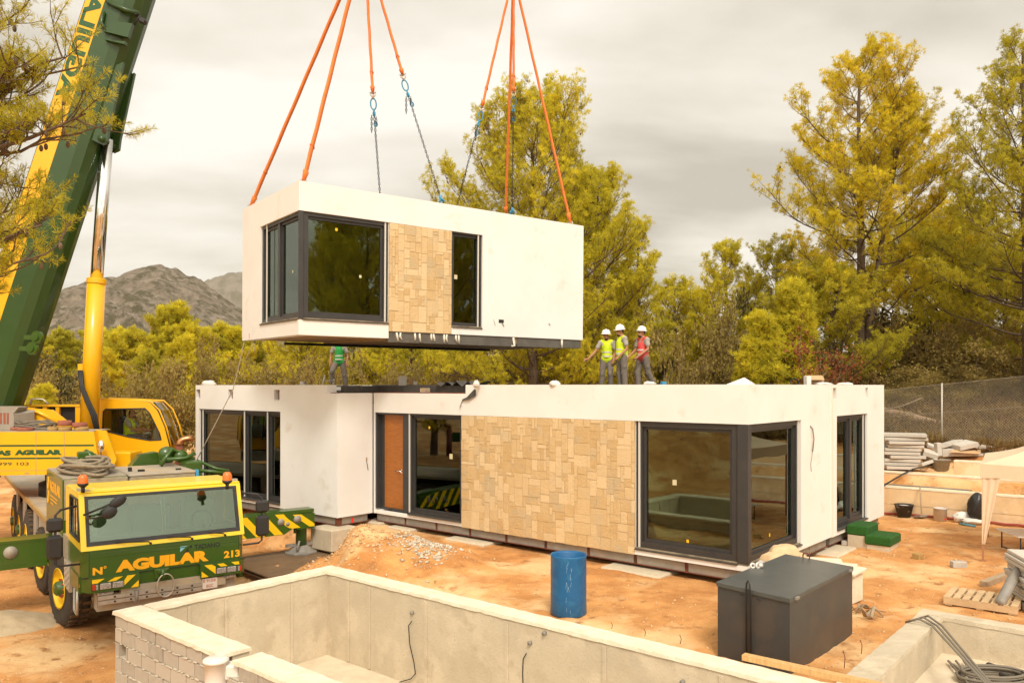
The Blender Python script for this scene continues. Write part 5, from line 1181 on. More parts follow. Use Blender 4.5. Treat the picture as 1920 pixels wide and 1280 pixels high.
# the big ones
pine('tall full pine behind the right end of the hanging module', 1000, 33, 165, 350, 21, cb=.18, nb=88, nsec=14, ntw=13, k=20, tl=.16, tw=.0082, top=.12)
pine('narrower pine leaning right beside the tall pine behind the module', 1108, 35, 285, 185, 22, cb=.12, nb=64, nsec=11, top=.15, lean=(.4, 0))
pine('tallest golden pine with bare forking trunk on the right', 1612, 35, 66, 292, 23, cb=.30, nb=96, nsec=15, ntw=13, k=20, top=.25, fork=True, gap=.20, leaf='pine_needles_gold', tl=.165, tw=.0082)
pine('dark loose pine cut off by the right edge of the photo', 1932, 31, 20, 300, 24, cb=.16, nb=84, nsec=12, gap=.04, leaf='pine_needles_green', fork=True)
A = pine('rounded pine to the left of the tallest golden pine', 1362, 41, 438, 190, 25, cb=.10, nb=50, nsec=9, top=.5)
pine('low slanting pine nearest the red vested worker', 1268, 42, 512, 150, 26, cb=.10, nb=38, nsec=9)
pine('bushy pine between the rounded pine and the tallest golden pine', 1452, 40, 440, 190, 27, cb=.08, nb=46, nsec=9, leaf='pine_needles_green')
pine('broad green pine right of the forked trunk', 1712, 43, 410, 260, 28, cb=.06, nb=62, nsec=11, leaf='pine_needles_green')
pine('bright broad pine in front of the right edge pine', 1812, 40, 395, 250, 29, cb=.05, nb=58, nsec=10)
pine('olive pine low under the right edge pine', 1890, 38, 480, 240, 30, cb=.05, nb=50, nsec=10, leaf='pine_needles_green')
pine('lower pine filling the foot of the tallest golden pine', 1560, 33.5, 500, 210, 31, cb=.05, nb=50, nsec=10, leaf='pine_needles_green')
pine('small pine tip at the right end of the tall pine group', 1190, 37, 400, 110, 32, cb=.1, nb=30, nsec=8)
pine('mid height pine behind the three workers', 1160, 39, 520, 190, 33, cb=.03, nb=46, nsec=10, leaf='pine_needles_green')
pine('low pine under the right end of the hanging module', 1040, 40, 530, 200, 34, cb=.03, nb=46, nsec=9)
pine('low pine under the stone panel of the hanging module', 880, 42, 560, 190, 35, cb=.03, nb=44, nsec=9)
pine('low pine left of the ladder seen under the hanging module', 770, 43, 585, 170, 36, cb=.03, nb=40, nsec=9)
pine('low pine behind the green vested worker', 660, 44, 590, 160, 37, cb=.03, nb=40, nsec=9, leaf='pine_needles_green')
pine('low pine under the left corner of the hanging module', 560, 45, 590, 170, 38, cb=.03, nb=40, nsec=9)
# the treeline on the left
Lp = pine('conical golden pine standing above the left treeline', 330, 56, 572, 120, 41, cb=.03, nb=56, nsec=11, k=16, tl=.27, tw=.016, cones=False)
far = pine('low wide pine in the treeline right of the lift cylinder', 238, 66, 622, 110, 42, cb=.02, nb=44, nsec=9, k=16, tl=.30, tw=.019, cones=False)
far2 = pine('rounded pine in the treeline beside the boom sheaves', 118, 68, 628, 110, 43, cb=.02, nb=44, nsec=9, k=16, tl=.30, tw=.019, cones=False, leaf='pine_needles_green')
def again(src, label, px, d, s, rz):
    t = copy_tree(src); t['label'] = label; b_ = base(px, d); t.location = b_; t.scale = (s, s, s * .97); t.rotation_euler = (0, 0, rz); return t
again(far, 'pale pine in the treeline just right of the conical pine', 415, 60, .98, 1.3)
again(far2, 'pine in the treeline against the left edge of the hanging module', 452, 64, 1.0, 2.2)
again(far, 'pine in the treeline behind the lift cylinder', 185, 70, 1.02, 4.0)
again(far2, 'pine in the treeline left of the boom', 70, 64, .95, 5.1)
again(far, 'pine in the treeline at the left edge of the photo', 8, 66, 1.0, .4)
again(far2, 'short pine in front of the conical pine', 280, 52, .72, 3.3)
again(far, 'short pine between the conical pine and the hanging module', 388, 50, .66, 2.0)
again(far2, 'far pine low behind the conical pine', 350, 80, 1.0, 1.0)
again(far, 'far pine showing between the lift cylinder and the conical pine', 215, 82, 1.0, 2.9)
again(far2, 'far pine under the middle of the hanging module', 730, 62, 1.0, 2.5)
again(far, 'far pine under the stone panel of the hanging module', 830, 60, 1.0, .9)
again(far, 'far pine left of the green vested worker', 605, 60, 1.0, 3.9)
again(far2, 'far pine left of the three workers', 1085, 58, 1.0, 4.6)
again(A, 'far pine between the red vested worker and the rounded pine', 1310, 55, .9, 2.0)
again(A, 'far pine behind the right hand fence', 1780, 56, 1.0, 4.0)
# leafy bushes
def bush_data(seed, R, H, nst=8, n=4200, lf=.11, lw=.034, k=2):
    rs = np.random.RandomState(seed); tb = MB(); C, D, Tn = [], [], []
    for i in range(nst):
        a = rs.uniform(0, 6.28); el = rs.uniform(.75, 1.45); d = np.array([np.cos(a) * np.cos(el), np.sin(a) * np.cos(el), np.sin(el)])
        L = H * rs.uniform(.55, 1.0); B = bez((rs.uniform(-.25, .25) * R, rs.uniform(-.25, .25) * R, 0), d, L, -.15, 6, rs, .12); tb.tube(B, list(np.linspace(.035, .008, 7)), 4, cap=False)
        bt = rs.uniform(-.25, .25)
        for j in range(12):
            t = rs.uniform(.15, 1); p, dd = along(B, min(t, .99)); o = rs.normal(size=3); o[2] = abs(o[2]) * .6; S = bez(p, dd * .5 + o * .8, R * rs.uniform(.22, .62), .2, 4, rs, .16); tb.tube(S, [.012, .009, .007, .005, .003], 3, cap=False)
            m = max(4, n // (nst * 12))
            tt = rs.uniform(.1, 1.0, m)
            for u in tt:
                q, qd = along(S, min(u, .99)); C.append(q + rs.normal(size=3) * np.array([.10, .10, .085]) * R * .9); D.append(qd); Tn.append(np.clip(.45 + bt + rs.normal() * .22, 0, 1))
    C, D = np.array(C), np.array(D); C[:, 2] = np.abs(C[:, 2]); V, Fq = tufts_mesh(C, D, lf, lw, k, rs, 1.2); return tb, V, Fq, np.repeat(np.array(Tn), k)
BV = {}
for nm, sd, kw in (('scrub_a', 1, {}), ('scrub_b', 2, dict(nst=9)), ('scrub_c', 3, dict(nst=7, n=3600)), ('scrub_d', 4, dict(nst=8, n=4600))):
    BV[nm] = bush_data(sd, 1.6, 3.0, **kw)
firsts = {}
def bush(label, px, d, topy, wpx, var, leaf='scrub_leaves', rz=0, name='bush', cat='bush', group='scrub between the house and the pines'):
    bs = base(px, d); H = hgt(topy, d, bs[2]); key = (var, leaf)
    if key not in firsts:
        tb, V, Fq, Ts = BV[var]; t = put(name, label, cat, tb, V, Fq, Ts, leaf, 'bark_pale', bs, rz, group); firsts[key] = t
    else: t = copy_tree(firsts[key]); t['label'] = label; t.location = bs; t.rotation_euler = (0, 0, rz); t['group'] = group; t['category'] = cat
    s = wpx / F * d / 3.4; t.scale = (s, s, H / 3.0); return t
V4 = ['scrub_a', 'scrub_b', 'scrub_c', 'scrub_d']
# a long row of scrub right behind the house and on the left: every bush its own object
spots = [(215, 34, 660, 130, 'behind the operator cab roof'), (270, 36, 668, 120, 'right of the operator cab'), (330, 35, 664, 130, 'behind the copper exhaust'), (385, 37, 655, 120, 'at the left end of the house'), (440, 38, 650, 130, 'behind the left module parapet'), (500, 37, 662, 130, 'under the left corner of the hanging module'), (560, 38, 664, 130, 'left of the ladder'), (600, 36, 678, 100, 'behind the ladder'), (690, 37, 655, 140, 'right of the green vested worker'), (750, 38, 668, 130, 'behind the cardboard boxes on the roof'), (810, 37, 662, 120, 'behind the crumpled membrane'), (865, 36, 655, 130, 'behind the left end of the stone panel roof'), (930, 37, 648, 140, 'under the hanging module right of its stone panel'), (990, 36, 655, 130, 'left of the pointing worker'), (1060, 37, 640, 140, 'behind the arm of the pointing worker'), (1130, 36, 650, 120, 'behind the pointing worker'), (1185, 37, 640, 110, 'between the yellow and red vests'), (1250, 34, 600, 150, 'right of the red vested worker'), (1310, 36, 560, 160, 'under the rounded pine'), (1375, 35, 590, 150, 'in front of the rounded pine'), (1420, 33, 640, 130, 'behind the pointed white offcut'), (1480, 34, 600, 160, 'left of the reddish dry shrub'), (1600, 33, 640, 150, 'right of the reddish dry shrub'), (1660, 35, 610, 160, 'above the end wall module'), (1720, 33, 640, 150, 'behind the first fence post'), (1770, 35, 590, 170, 'under the broad green pine'), (1830, 33, 630, 160, 'above the middle of the wire fence'), (1890, 34, 580, 170, 'under the right edge pine'), (1940, 32, 620, 150, 'at the right end of the wire fence'), (1850, 32.5, 690, 130, 'low behind the fallen log'), (1700, 32, 700, 110, 'low at the left end of the fallen log'), (1780, 32.5, 695, 120, 'low over the middle of the fallen log')]
for i, (px, d, ty, wp, where) in enumerate(spots): bush('grey olive bush ' + where, px, d, ty, wp, V4[i % 4], rz=i * 1.7)
spots2 = [(60, 42, 690, 120, 'low at the left edge of the photo'), (20, 40, 700, 110, 'behind the grey winch housing'), (150, 44, 678, 120, 'behind the lift cylinder foot')]
for i, (px, d, ty, wp, where) in enumerate(spots2): bush('yellowish bush ' + where, px, d, ty, wp, V4[(i + 1) % 4], rz=i * 2.1)
BV['oak'] = bush_data(9, 1.7, 3.0, nst=9, n=4200, lf=.13, lw=.05, k=2)
bush('dark green holm oak beside the foot of the boom', 118, 45, 655, 130, 'oak', 'oak_leaves', name='oak_tree', cat='tree', group='dark oaks in the scrub')
bush('dark green holm oak left of the lift cylinder', 62, 48, 662, 110, 'oak', 'oak_leaves', 1.1, name='oak_tree', cat='tree', group='dark oaks in the scrub')
bush('dark green holm oak behind the rounded pine on the right', 1436, 38, 545, 130, 'oak', 'oak_leaves', 2.1, name='oak_tree', cat='tree', group='dark oaks in the scrub')
bush('dark green holm oak under the low slanting pine', 1225, 41, 590, 120, 'oak', 'oak_leaves', 3.0, name='oak_tree', cat='tree', group='dark oaks in the scrub')
bush('dark green oak low in shade under the tallest golden pine', 1640, 39, 540, 170, 'oak', 'oak_leaves', .5, name='oak_tree', cat='tree', group='dark oaks in the scrub')
BV['dry'] = bush_data(14, 1.8, 2.6, nst=8, n=1900, lf=.11, lw=.03, k=2)
bush('dead reddish brown shrub with bare pale branches above the roof', 1532, 29.5, 604, 205, 'dry', 'dry_leaves', .7, name='dry_shrub', cat='shrub', group='dead shrubs')
bush('small dead reddish shrub to the right of the large one', 1605, 33, 650, 90, 'dry', 'dry_leaves', 2.7, name='dry_shrub', cat='shrub', group='dead shrubs')
small = pine('small bright young pine behind the crane handrail', 86, 33, 725, 46, 51, cb=.02, nb=36, nsec=7, cones=False, name='pine_tree')
again(small, 'young pine standing before the roof above the end wall', 1475, 32, 1.5, 1.0)
again(small, 'young bright pine right of the young pine above the end wall', 1420, 31, 1.2, 2.0)
# the near pine on the left: long branches reaching in front of the boom
def near_pine():
    rs = np.random.RandomState(77); tb = MB(); x0, y0_ = -6.7, 8.1; zb = gz((x0, y0_)) - .1; C, D, Tn = [], [], []
    ztop = 9.3
    tb.tube([(x0, y0_, zb), (x0 + .1, y0_, 2), (x0 - .05, y0_ + .1, 5), (x0 + .05, y0_, 7.5), (x0, y0_, ztop)], [.22, .19, .15, .09, .03], 9)
    cones = MB()
    def limb(p0, tgt, r0, nsec, dens=1.0):
        p0, tgt = np.array(p0), np.array(tgt); L = np.linalg.norm(tgt - p0); B = np.array([p0 + (tgt - p0) * t + np.array([0, 0, -.25 * math.sin(math.pi * t) * L * .25]) + rs.normal(size=3) * .03 for t in np.linspace(0, 1, 9)])
        tb.tube(B, list(np.linspace(r0, .008, 9)), 6, cap=False)
        for j in range(nsec):
            if rs.rand() < .22: continue
            t = .30 + .70 * (j + rs.rand()) / nsec; sp, sd = along(B, min(t, .99)); o = rs.normal(size=3); o[2] = o[2] * .5 + .25
            S = bez(sp, sd * .7 + o * .75, rs.uniform(.22, .55), .35, 5, rs, .12); tb.tube(S, [.011, .009, .007, .006, .005, .004], 4, cap=False)
            for m in range(int(5.5 * dens)):
                u = rs.uniform(.25, 1); tp, td = along(S, min(u, .99)); o2 = rs.normal(size=3); o2 /= np.linalg.norm(o2); o2[2] = abs(o2[2]) * .6
                Tw = bez(tp, td * .5 + o2 * .7, rs.uniform(.12, .34), .4, 3, rs, .1); tb.tube(Tw, [.005, .004, .003, .003], 3, cap=False)
                for u2 in (.45, .65, .85, .99): q, qd = along(Tw, u2); C.append(q); D.append(qd); Tn.append(np.clip(.5 + rs.normal() * .2, 0, 1))
                if rs.rand() < .10: cones.ell(tuple(tp - np.array([0, 0, .05])), (.022, .022, .035), n=6, m=5)
    for (px, py, d, zfrom, r0, ns, de) in ((60, 20, 8.0, 6.4, .05, 22, 1.0), (140, 95, 7.8, 6.2, .05, 24, 1.0), (40, 120, 7.6, 6.0, .04, 20, 1.0), (190, 215, 7.7, 5.9, .05, 24, 1.1), (110, 165, 7.9, 5.9, .04, 20, 1.0), (30, 250, 7.6, 5.5, .035, 14, .9), (180, 245, 7.9, 5.7, .035, 16, 1.0), (25, 320, 8.0, 5.0, .04, 14, .9), (110, 420, 7.8, 4.7, .05, 26, 1.1), (60, 395, 8.1, 4.9, .045, 22, 1.1), (95, 480, 7.7, 4.5, .04, 20, 1.0), (20, 440, 7.9, 4.6, .04, 18, 1.0), (30, 520, 8.0, 4.3, .03, 12, .8), (195, 118, 8.0, 6.3, .02, 4, .8), (100, -60, 8.0, 7.2, .05, 18, 1.0), (10, -20, 7.9, 6.9, .05, 18, 1), (10, 170, 7.8, 6.3, .04, 14, 1)):
        t_ = at(px - 28, py, d); limb((x0, y0_, zfrom), tuple(t_), r0, ns, de)
    # the side away from the photograph
    for i in range(9): a = 2.2 + i * .42; limb((x0, y0_, 4.2 + i * .5), (x0 + math.cos(a) * 2.2, y0_ + math.sin(a) * 2.0, 5.2 + i * .5), .05, 12, .8)
    V, Fq = tufts_mesh(np.array(C), np.array(D), .075, .0028, 16, rs, .85)
    t = thing('pine_tree', 'near pine reaching thin branches in front of the crane boom', 'tree', (x0, y0_, zb)); tb.build('trunk', 'bark', t); mesh_np('crown', V, Fq, 'pine_needles_green', t, tint=np.repeat(np.array(Tn), 16)); cones.build('cones', 'bark', t)
near_pine()
# woods and a hillside of far trees read as one mass
def far_wood():
    rs = np.random.RandomState(6); C, D, Tn = [], [], []
    for i in range(520):
        d = rs.uniform(75, 210); px = rs.uniform(-350, 2300); x = (px - 960) / F * d; z = gz((x, d)); h = rs.uniform(3.2, 6.0); r = h * rs.uniform(.32, .5)
        m = 150; th = rs.uniform(0, 6.28, m); u = rs.uniform(0, 1, m); rr = r * np.sqrt(rs.uniform(.3, 1, m)) * np.sin(np.pi * (.12 + .8 * u)) ** .7
        C.append(np.stack([x + rr * np.cos(th), d + rr * np.sin(th), z + .1 + h * u], -1)); D.append(np.stack([np.cos(th), np.sin(th), u], -1)); Tn.append(np.full(m, np.clip(.45 + rs.normal() * .25, 0, 1)) + rs.normal(size=m) * .1)
    C, D = np.concatenate(C), np.concatenate(D); V, Fq = tufts_mesh(C, D, .7, .12, 3, rs, 1.0)
    tag(mesh_np('far_wood', V, Fq, 'pine_needles_green', tint=np.clip(np.repeat(np.concatenate(Tn), 3), 0, 1)), 'far pine wood running to the foot of the mountain', 'wood', kind='stuff')
far_wood()
def brush_cover():
    rs = np.random.RandomState(16); C, D, Tn = [], [], []
    for i in range(1250):
        if i < 900: hx, hy = rs.uniform(-9, 12), rs.uniform(14.2, 27)
        else: hx, hy = rs.uniform(-40, -4), rs.uniform(10, 34)
        p = MH @ Vector((hx, hy, 0)); z = gz((p.x, p.y)); r = rs.uniform(.35, .9); h = rs.uniform(.3, .9) * (.45 if hy < 19.5 and hx > -2 else 1); m = 90; th = rs.uniform(0, 6.28, m); rr = r * np.sqrt(rs.rand(m)); u = rs.rand(m)
        C.append(np.stack([p.x + rr * np.cos(th), p.y + rr * np.sin(th), z + u * h * (1 - (rr / r) ** 2 * .7)], -1)); D.append(np.stack([np.cos(th) * .4, np.sin(th) * .4, np.full(m, .8)], -1)); Tn.append(np.clip(rs.normal() * .2 + .35 + rs.normal(size=m) * .15, 0, 1))
    C, D = np.concatenate(C), np.concatenate(D); V, Fq = tufts_mesh(C, D, .26, .018, 4, rs, .9)
    tag(mesh_np('undergrowth', V, Fq, 'brush', tint=np.repeat(np.concatenate(Tn), 4)), 'dry brown undergrowth covering the ground below the pines', 'undergrowth', kind='stuff')
mat('brush', (.15, .085, .035), .95, tint=(.36, .25, .09), trans=.2, spec=.1)
brush_cover()
# what stands beside and behind the camera (seen in the panes): a soil bank and more pines
k_ = 0
for (x, y, s) in ((-27, 3, 1.2), (-30, 10, 1.2), (-25, -6, 1.25), (-33, 17, 1.3)):
    k_ += 1; t = copy_tree(A); t['label'] = 'pine growing on the soil bank beyond the crane, reflected in the ground floor panes'; t['group'] = 'pines reflected in the panes'; t.location = (x, y, gz((x, y))); t.scale = (s,) * 3; t.rotation_euler = (0, 0, x)
for (x, y, s) in ((27, 3, 1.15), (31, -1, 1.25), (35, 4, 1.3), (38, -5, 1.4), (25, 9, 1.1), (42, 1, 1.4), (33, 9, 1.2), (44, -9, 1.5)):
    t = copy_tree(A); t['label'] = 'tall pine standing behind the viewer, reflected in the hanging panes'; t['group'] = 'pines reflected in the hanging panes'; t.location = (x, y, gz((x, y)) - .3); t.scale = (s, s, s * 1.15); t.rotation_euler = (0, 0, x * 1.3)
# ------------------------------------------------------------------ people
def melt(name, parts, mt, parent, vox=.011, sm=6):
    """one continuous surface grown from overlapping tapered limbs"""
    b = MB()
    for p in parts: p(b)
    o = b.build(name, mt, parent)
    m = o.modifiers.new('remesh', 'REMESH'); m.mode = 'VOXEL'; m.voxel_size = vox; m.use_smooth_shade = True
    s = o.modifiers.new('smooth', 'SMOOTH'); s.factor = .5; s.iterations = sm
    dg = bpy.context.evaluated_depsgraph_get(); me = bpy.data.meshes.new_from_object(o.evaluated_get(dg)); old = o.data
    o.modifiers.clear(); o.data = me; me.name = name; bpy.data.meshes.remove(old); me.polygons.foreach_set('use_smooth', [True] * len(me.polygons)); return o
def limb_(pts, rs, flat=1.0):
    def f(b):
        b.tube(pts, rs, 12, flat=flat)
        for p, r in zip(pts, rs): b.ell(p, (r, r * flat if flat != 1 else r, r), n=10, m=8)
    return f
def blob(c, r, R=None): return lambda b: b.ell(c, r, R, n=16, m=12)
def hand(wr, d, side, s=1.0, curl=.3):
    """palm, thumb and four fingers from a wrist going along d"""
    d = Vector(d).normalized(); side = Vector(side).normalized(); side = (side - d * side.dot(d)).normalized(); nrm = d.cross(side); out_ = []
    wr = Vector(wr); out_.append(limb_([wr, wr + d * .045 * s, wr + d * .085 * s], [.026 * s, .036 * s, .034 * s], .62))
    for i, (off, L) in enumerate(((-.030, .066), (-.010, .076), (.010, .071), (.029, .055))):
        p0 = wr + d * .082 * s + side * off * s; p1 = p0 + (d - nrm * curl * .5) * L * .5 * s; p2 = p1 + (d - nrm * curl * 1.3).normalized() * L * .5 * s
        out_.append(limb_([p0, p1, p2], [.0095 * s, .009 * s, .0075 * s]))
    t0 = wr + d * .03 * s - side * .025 * s; t1 = t0 + (d * .5 - side * .75).normalized() * .038 * s; t2 = t1 + (d * .85 - side * .35).normalized() * .032 * s; out_.append(limb_([t0, t1, t2], [.014 * s, .011 * s, .009 * s])); return out_
def person(label, loc, rz, pose, vest='vest_yellow', helmet=True, h=1.74, group=None, seated=False, glasses=False):
    """pose: joint positions in metres, x to the person's left, -y ahead, z up"""
    t = thing('person', label, 'person', (0, 0, 0), group); P_ = {k: Vector(v) for k, v in pose.items()}
    hd, nk, ch, pv = P_['head'], P_['neck'], P_['chest'], P_['pelvis']
    fw = P_.get('face', Vector((0, -1, 0))).normalized(); rt = fw.cross(Vector((0, 0, 1))).normalized(); upv = rt.cross(fw)
    Rh = Matrix((rt, -fw, upv)).transposed()          # head: local -y is the face
    def hp_(x, y, z): return hd + Rh @ Vector((x, y, z))
    parts = [blob(hd + Rh @ Vector((0, .012, .022)), (.075, .094, .098), Rh), blob(hp_(0, -.020, -.045), (.058, .070, .075), Rh), limb_([hp_(0, .02, -.05), nk], [.055, .058]),
             limb_([hp_(0, -.090, .012), hp_(0, -.108, -.022), hp_(0, -.096, -.032)], [.010, .015, .013]), limb_([hp_(-.012, -.082, -.062), hp_(.012, -.082, -.062)], [.012, .012]), limb_([hp_(-.04, -.078, .028), hp_(.04, -.078, .028)], [.013, .013]),
             blob(hp_(-.076, .012, -.005), (.012, .022, .033), Rh), blob(hp_(.076, .012, -.005), (.012, .022, .033), Rh),
             limb_([nk, ch, (ch + pv) / 2, pv], [.09, .135, .125, .135], .78)]
    for s_ in ('l', 'r'):
        sh, el, wr = P_['sh_' + s_], P_['el_' + s_], P_['wr_' + s_]
        parts += [limb_([ch + (sh - ch) * .5, sh, (sh + el) / 2, el, (el + wr) / 2 * 1.0, wr], [.075, .058, .049, .040, .037, .026])]
        hd_ = P_.get('hd_' + s_, wr - el); parts += hand(wr, hd_, (P_.get('hs_' + s_, Vector((0, 1, 0)))), 1.0, .35)
        hp2, kn, an = P_['hip_' + s_], P_['kn_' + s_], P_['an_' + s_]
        parts += [limb_([pv, hp2, (hp2 + kn) / 2, kn, (kn + an) / 2, an], [.1, .09, .075, .056, .052, .036])]
    melt('body', parts, 'skin', t, .0095, 4)
    # clothes
    def legs(w_):
        q = [blob(pv + Vector((0, 0, .02)), (.165, .125, .14))]
        for s_ in ('l', 'r'):
            hp2, kn, an = P_['hip_' + s_], P_['kn_' + s_], P_['an_' + s_]; q += [limb_([pv * .45 + hp2 * .55, hp2, (hp2 + kn) / 2, kn, (kn * .4 + an * .6), an + Vector((0, 0, .01))], [.12, .108 * w_, .098 * w_, .083 * w_, .080 * w_, .076 * w_])]
            q += [blob((hp2 * .35 + kn * .65) + Vector((.06 if s_ == 'l' else -.06, -.02, 0)), (.045, .05, .075))]
        return q
    tr = melt('trousers', legs(1.0), 'trousers_grey', t, .013, 4)
    b = MB()
    for s_ in ('l', 'r'):
        kn = P_['kn_' + s_]; dn = (P_['an_' + s_] - kn).normalized(); b.ell(kn + dn * .02 + Vector((0, -.07, 0)), (.045, .02, .07), n=10, m=8)
    b.build('knee_pad', 'trousers_grey', tr)
    sp_ = [limb_([nk + Vector((0, 0, -.045)), ch, (ch + pv) / 2, pv + Vector((0, 0, .06))], [.10, .148, .14, .15], .80)]
    for s_ in ('l', 'r'): sh, el = P_['sh_' + s_], P_['el_' + s_]; sp_ += [limb_([ch + (sh - ch) * .45, sh, sh + (el - sh) * .55], [.092, .074, .070])]
    melt('shirt', sp_, 'shirt_grey', t, .012, 4)
    if vest:
        vb = pv + (ch - pv).normalized() * (.0)
        vp = [limb_([nk + Vector((0, .01, -.06)), ch + Vector((0, 0, .06)), ch, (ch + pv) / 2, vb], [.085, .158, .164, .165, .178], .82)]
        vp += [blob(pv + Vector((q, 0, -.02)), (.105, .135, .12)) for q in (-.075, .075)]
        for s_ in ('l', 'r'): sh = P_['sh_' + s_]; vp += [limb_([nk + Vector((0, 0, -.05)), sh * .72 + ch * .28 + Vector((0, 0, .05))], [.075, .078])]
        vo = melt('vest', vp, vest, t, .012, 3)
        b = MB(); ax = (pv - ch).normalized()
        for f_ in (.50, .86):
            c = ch + (pv - ch) * f_; r = .166 if f_ < .7 else .172
            b.tube([c - ax * .022, c + ax * .022], [r + .004, r + .005], 24, cap=False, flat=.83)
        b.build('reflective_band', 'reflective', vo)
        b = MB(); b.tube([nk + Vector((.05, -.11, -.10)), ch + Vector((.01, -.142, -.05)), (ch + pv) / 2 + Vector((0, -.146, 0)), pv + Vector((0, -.152, .02))], .009, 5); b.build('zip', 'trousers_grey', vo)
    b = MB()
    for s_ in ('l', 'r'):
        an = P_['an_' + s_]; td = P_.get('toe_' + s_, Vector((0, -1, 0))).normalized(); b.tube([an + Vector((0, 0, .04)), an + Vector((0, 0, -.02)), an - td * .03 + Vector((0, 0, -.045))], [.058, .06, .055], 10); b.tube([an - td * .05 + Vector((0, 0, -.05)), an + td * .07 + Vector((0, 0, -.05)), an + td * .17 + Vector((0, 0, -.055))], [.05, .052, .042], 10, flat=.8)
    b.build('boots', 'boot', t)
    if helmet:
        b = MB(T(hd) @ Rh.to_4x4()); b.lathe([(.150, .055), (.148, .066), (.128, .07), (.127, .10), (.115, .145), (.085, .178), (.045, .192), (0, .195)], (0, .012, 0), n=24); b.ell((0, -.12, .060), (.09, .06, .012)); b.tube([(0, -.11, .10), (0, -.06, .182), (0, .03, .205), (0, .11, .16)], .014, 6); b.build('helmet', 'helmet_white', t)
    b = MB(T(hd) @ Rh.to_4x4()); b.ell((0, .04, .03), (.080, .078, .088)); b.build('hair', 'hair', t)
    b = MB(T(hd) @ Rh.to_4x4()); b.ell((0, -.045, -.085), (.052, .050, .040)); b.build('beard', 'hair', t)
    b = MB(T(hd) @ Rh.to_4x4())
    if glasses: b.box(-.066, -.008, -.112, -.085, -.002, .034, .008); b.box(.008, .066, -.112, -.085, -.002, .034, .008); b.box(-.075, .075, -.09, -.08, .018, .028); b.box(-.078, -.072, -.09, .02, .016, .026); b.box(.072, .078, -.09, .02, .016, .026)
    else:
        for x in (-.031, .031): b.ell((x, -.083, .012), (.011, .007, .008))
    b.build('sunglasses' if glasses else 'eyes', 'black', t)
    k = h / 1.74; t.scale = (k, k, k); t.location = loc; t.rotation_euler = (0, 0, rz); return t
V_ = Vector
stand = dict(head=(0, -.02, 1.585), neck=(0, 0, 1.45), chest=(0, 0, 1.27), pelvis=(0, 0, .95), sh_l=(.19, 0, 1.40), sh_r=(-.19, 0, 1.40), el_l=(.235, .03, 1.12), el_r=(-.235, .03, 1.12), wr_l=(.225, -.08, .88), wr_r=(-.225, -.08, .88), hip_l=(.095, 0, .91), hip_r=(-.095, 0, .91), kn_l=(.11, -.02, .50), kn_r=(-.11, -.02, .50), an_l=(.11, .02, .09), an_r=(-.11, .02, .09))
RZF = 3.39
def pz(px, d): x = (px - 960) / F * d; return (x, d, RZF)
pa = dict(stand, face=(.35, -1, -.05), wr_r=(-.52, -.20, .92), el_r=(-.33, -.05, 1.14), hd_r=(-.8, -.3, -.25), hs_r=(0, 0, 1), wr_l=(.19, -.10, .86), el_l=(.245, .02, 1.11), kn_l=(.10, -.08, .50), an_l=(.11, .03, .09), kn_r=(-.13, -.04, .5), an_r=(-.16, .02, .09), head=(-.02, -.05, 1.58), hs_l=(0, 1, 0))
person('worker in yellow vest and white helmet pointing down with his arm', pz(1138, 22.6), math.radians(-12), pa, 'vest_yellow', h=1.70, group='workers on the roof')
pb = dict(stand, face=(0, -1, -.12), head=(0, -.06, 1.585), wr_r=(-.20, -.20, .90), el_r=(-.24, -.02, 1.13), wr_l=(.2, -.2, .9), kn_l=(.10, .02, .5), an_l=(.10, .05, .09))
person('worker in yellow vest seen from the side between the other two', pz(1166, 22.4), math.radians(-72), pb, 'vest_yellow', h=1.81, group='workers on the roof')
pc_ = dict(stand, face=(-.1, -1, .05), head=(0, -.05, 1.585), wr_r=(-.16, -.34, .95), el_r=(-.24, -.05, 1.13), wr_l=(.15, -.30, .93), el_l=(.24, -.02, 1.14), kn_r=(-.10, -.10, .50), an_r=(-.10, -.08, .09), kn_l=(.10, .10, .52), an_l=(.10, .34, .12), chest=(0, .02, 1.27))
person('worker in red vest and white helmet stepping behind the other two', pz(1205, 22.8), math.radians(-58), pc_, 'vest_red', h=1.80, group='workers on the roof')
pd = dict(stand, hip_l=(.10, 0, .91), kn_l=(.16, .02, .50), an_l=(.20, .08, .09), kn_r=(-.20, -.22, .60), an_r=(-.20, -.10, .22), wr_l=(.26, -.06, .86), wr_r=(-.28, -.08, .86), el_r=(-.27, .02, 1.12), el_l=(.27, .02, 1.12))
person('worker in green vest, head hidden behind the hanging module', pz(636, 26.3), math.radians(4), pd, 'vest_green', h=1.76, group='workers on the roof')
# operator in the crane cab
so_ = MS @ Vector((outl[0][0] + .72, (ya + yc) / 2 - .03, outl[0][1] - .02))
pe_ = dict(head=(0, -.05, 1.20), neck=(0, .02, 1.05), chest=(0, .04, .88), pelvis=(0, .06, .56), sh_l=(.19, .03, 1.0), sh_r=(-.19, .03, 1.0), el_l=(.23, -.12, .78), el_r=(-.23, -.12, .78), wr_l=(.17, -.36, .74), wr_r=(-.17, -.36, .74), hip_l=(.10, .02, .54), hip_r=(-.10, .02, .54), kn_l=(.14, -.42, .56), kn_r=(-.14, -.42, .56), an_l=(.14, -.50, .14), an_r=(-.14, -.50, .14), face=(-.25, -1, .1))
person('crane operator in lime vest and sunglasses seated in the cab', tuple(so_), math.radians(90 + 4) , pe_, 'vest_yellow', helmet=False, glasses=True)
# ------------------------------------------------------------------ things on the plot
def HL(p): return MH.inverted() @ Vector(p)
def onwall(px, py, y): return pl(MH, px, py, 1, y)          # a pixel on a plane parallel to the facade
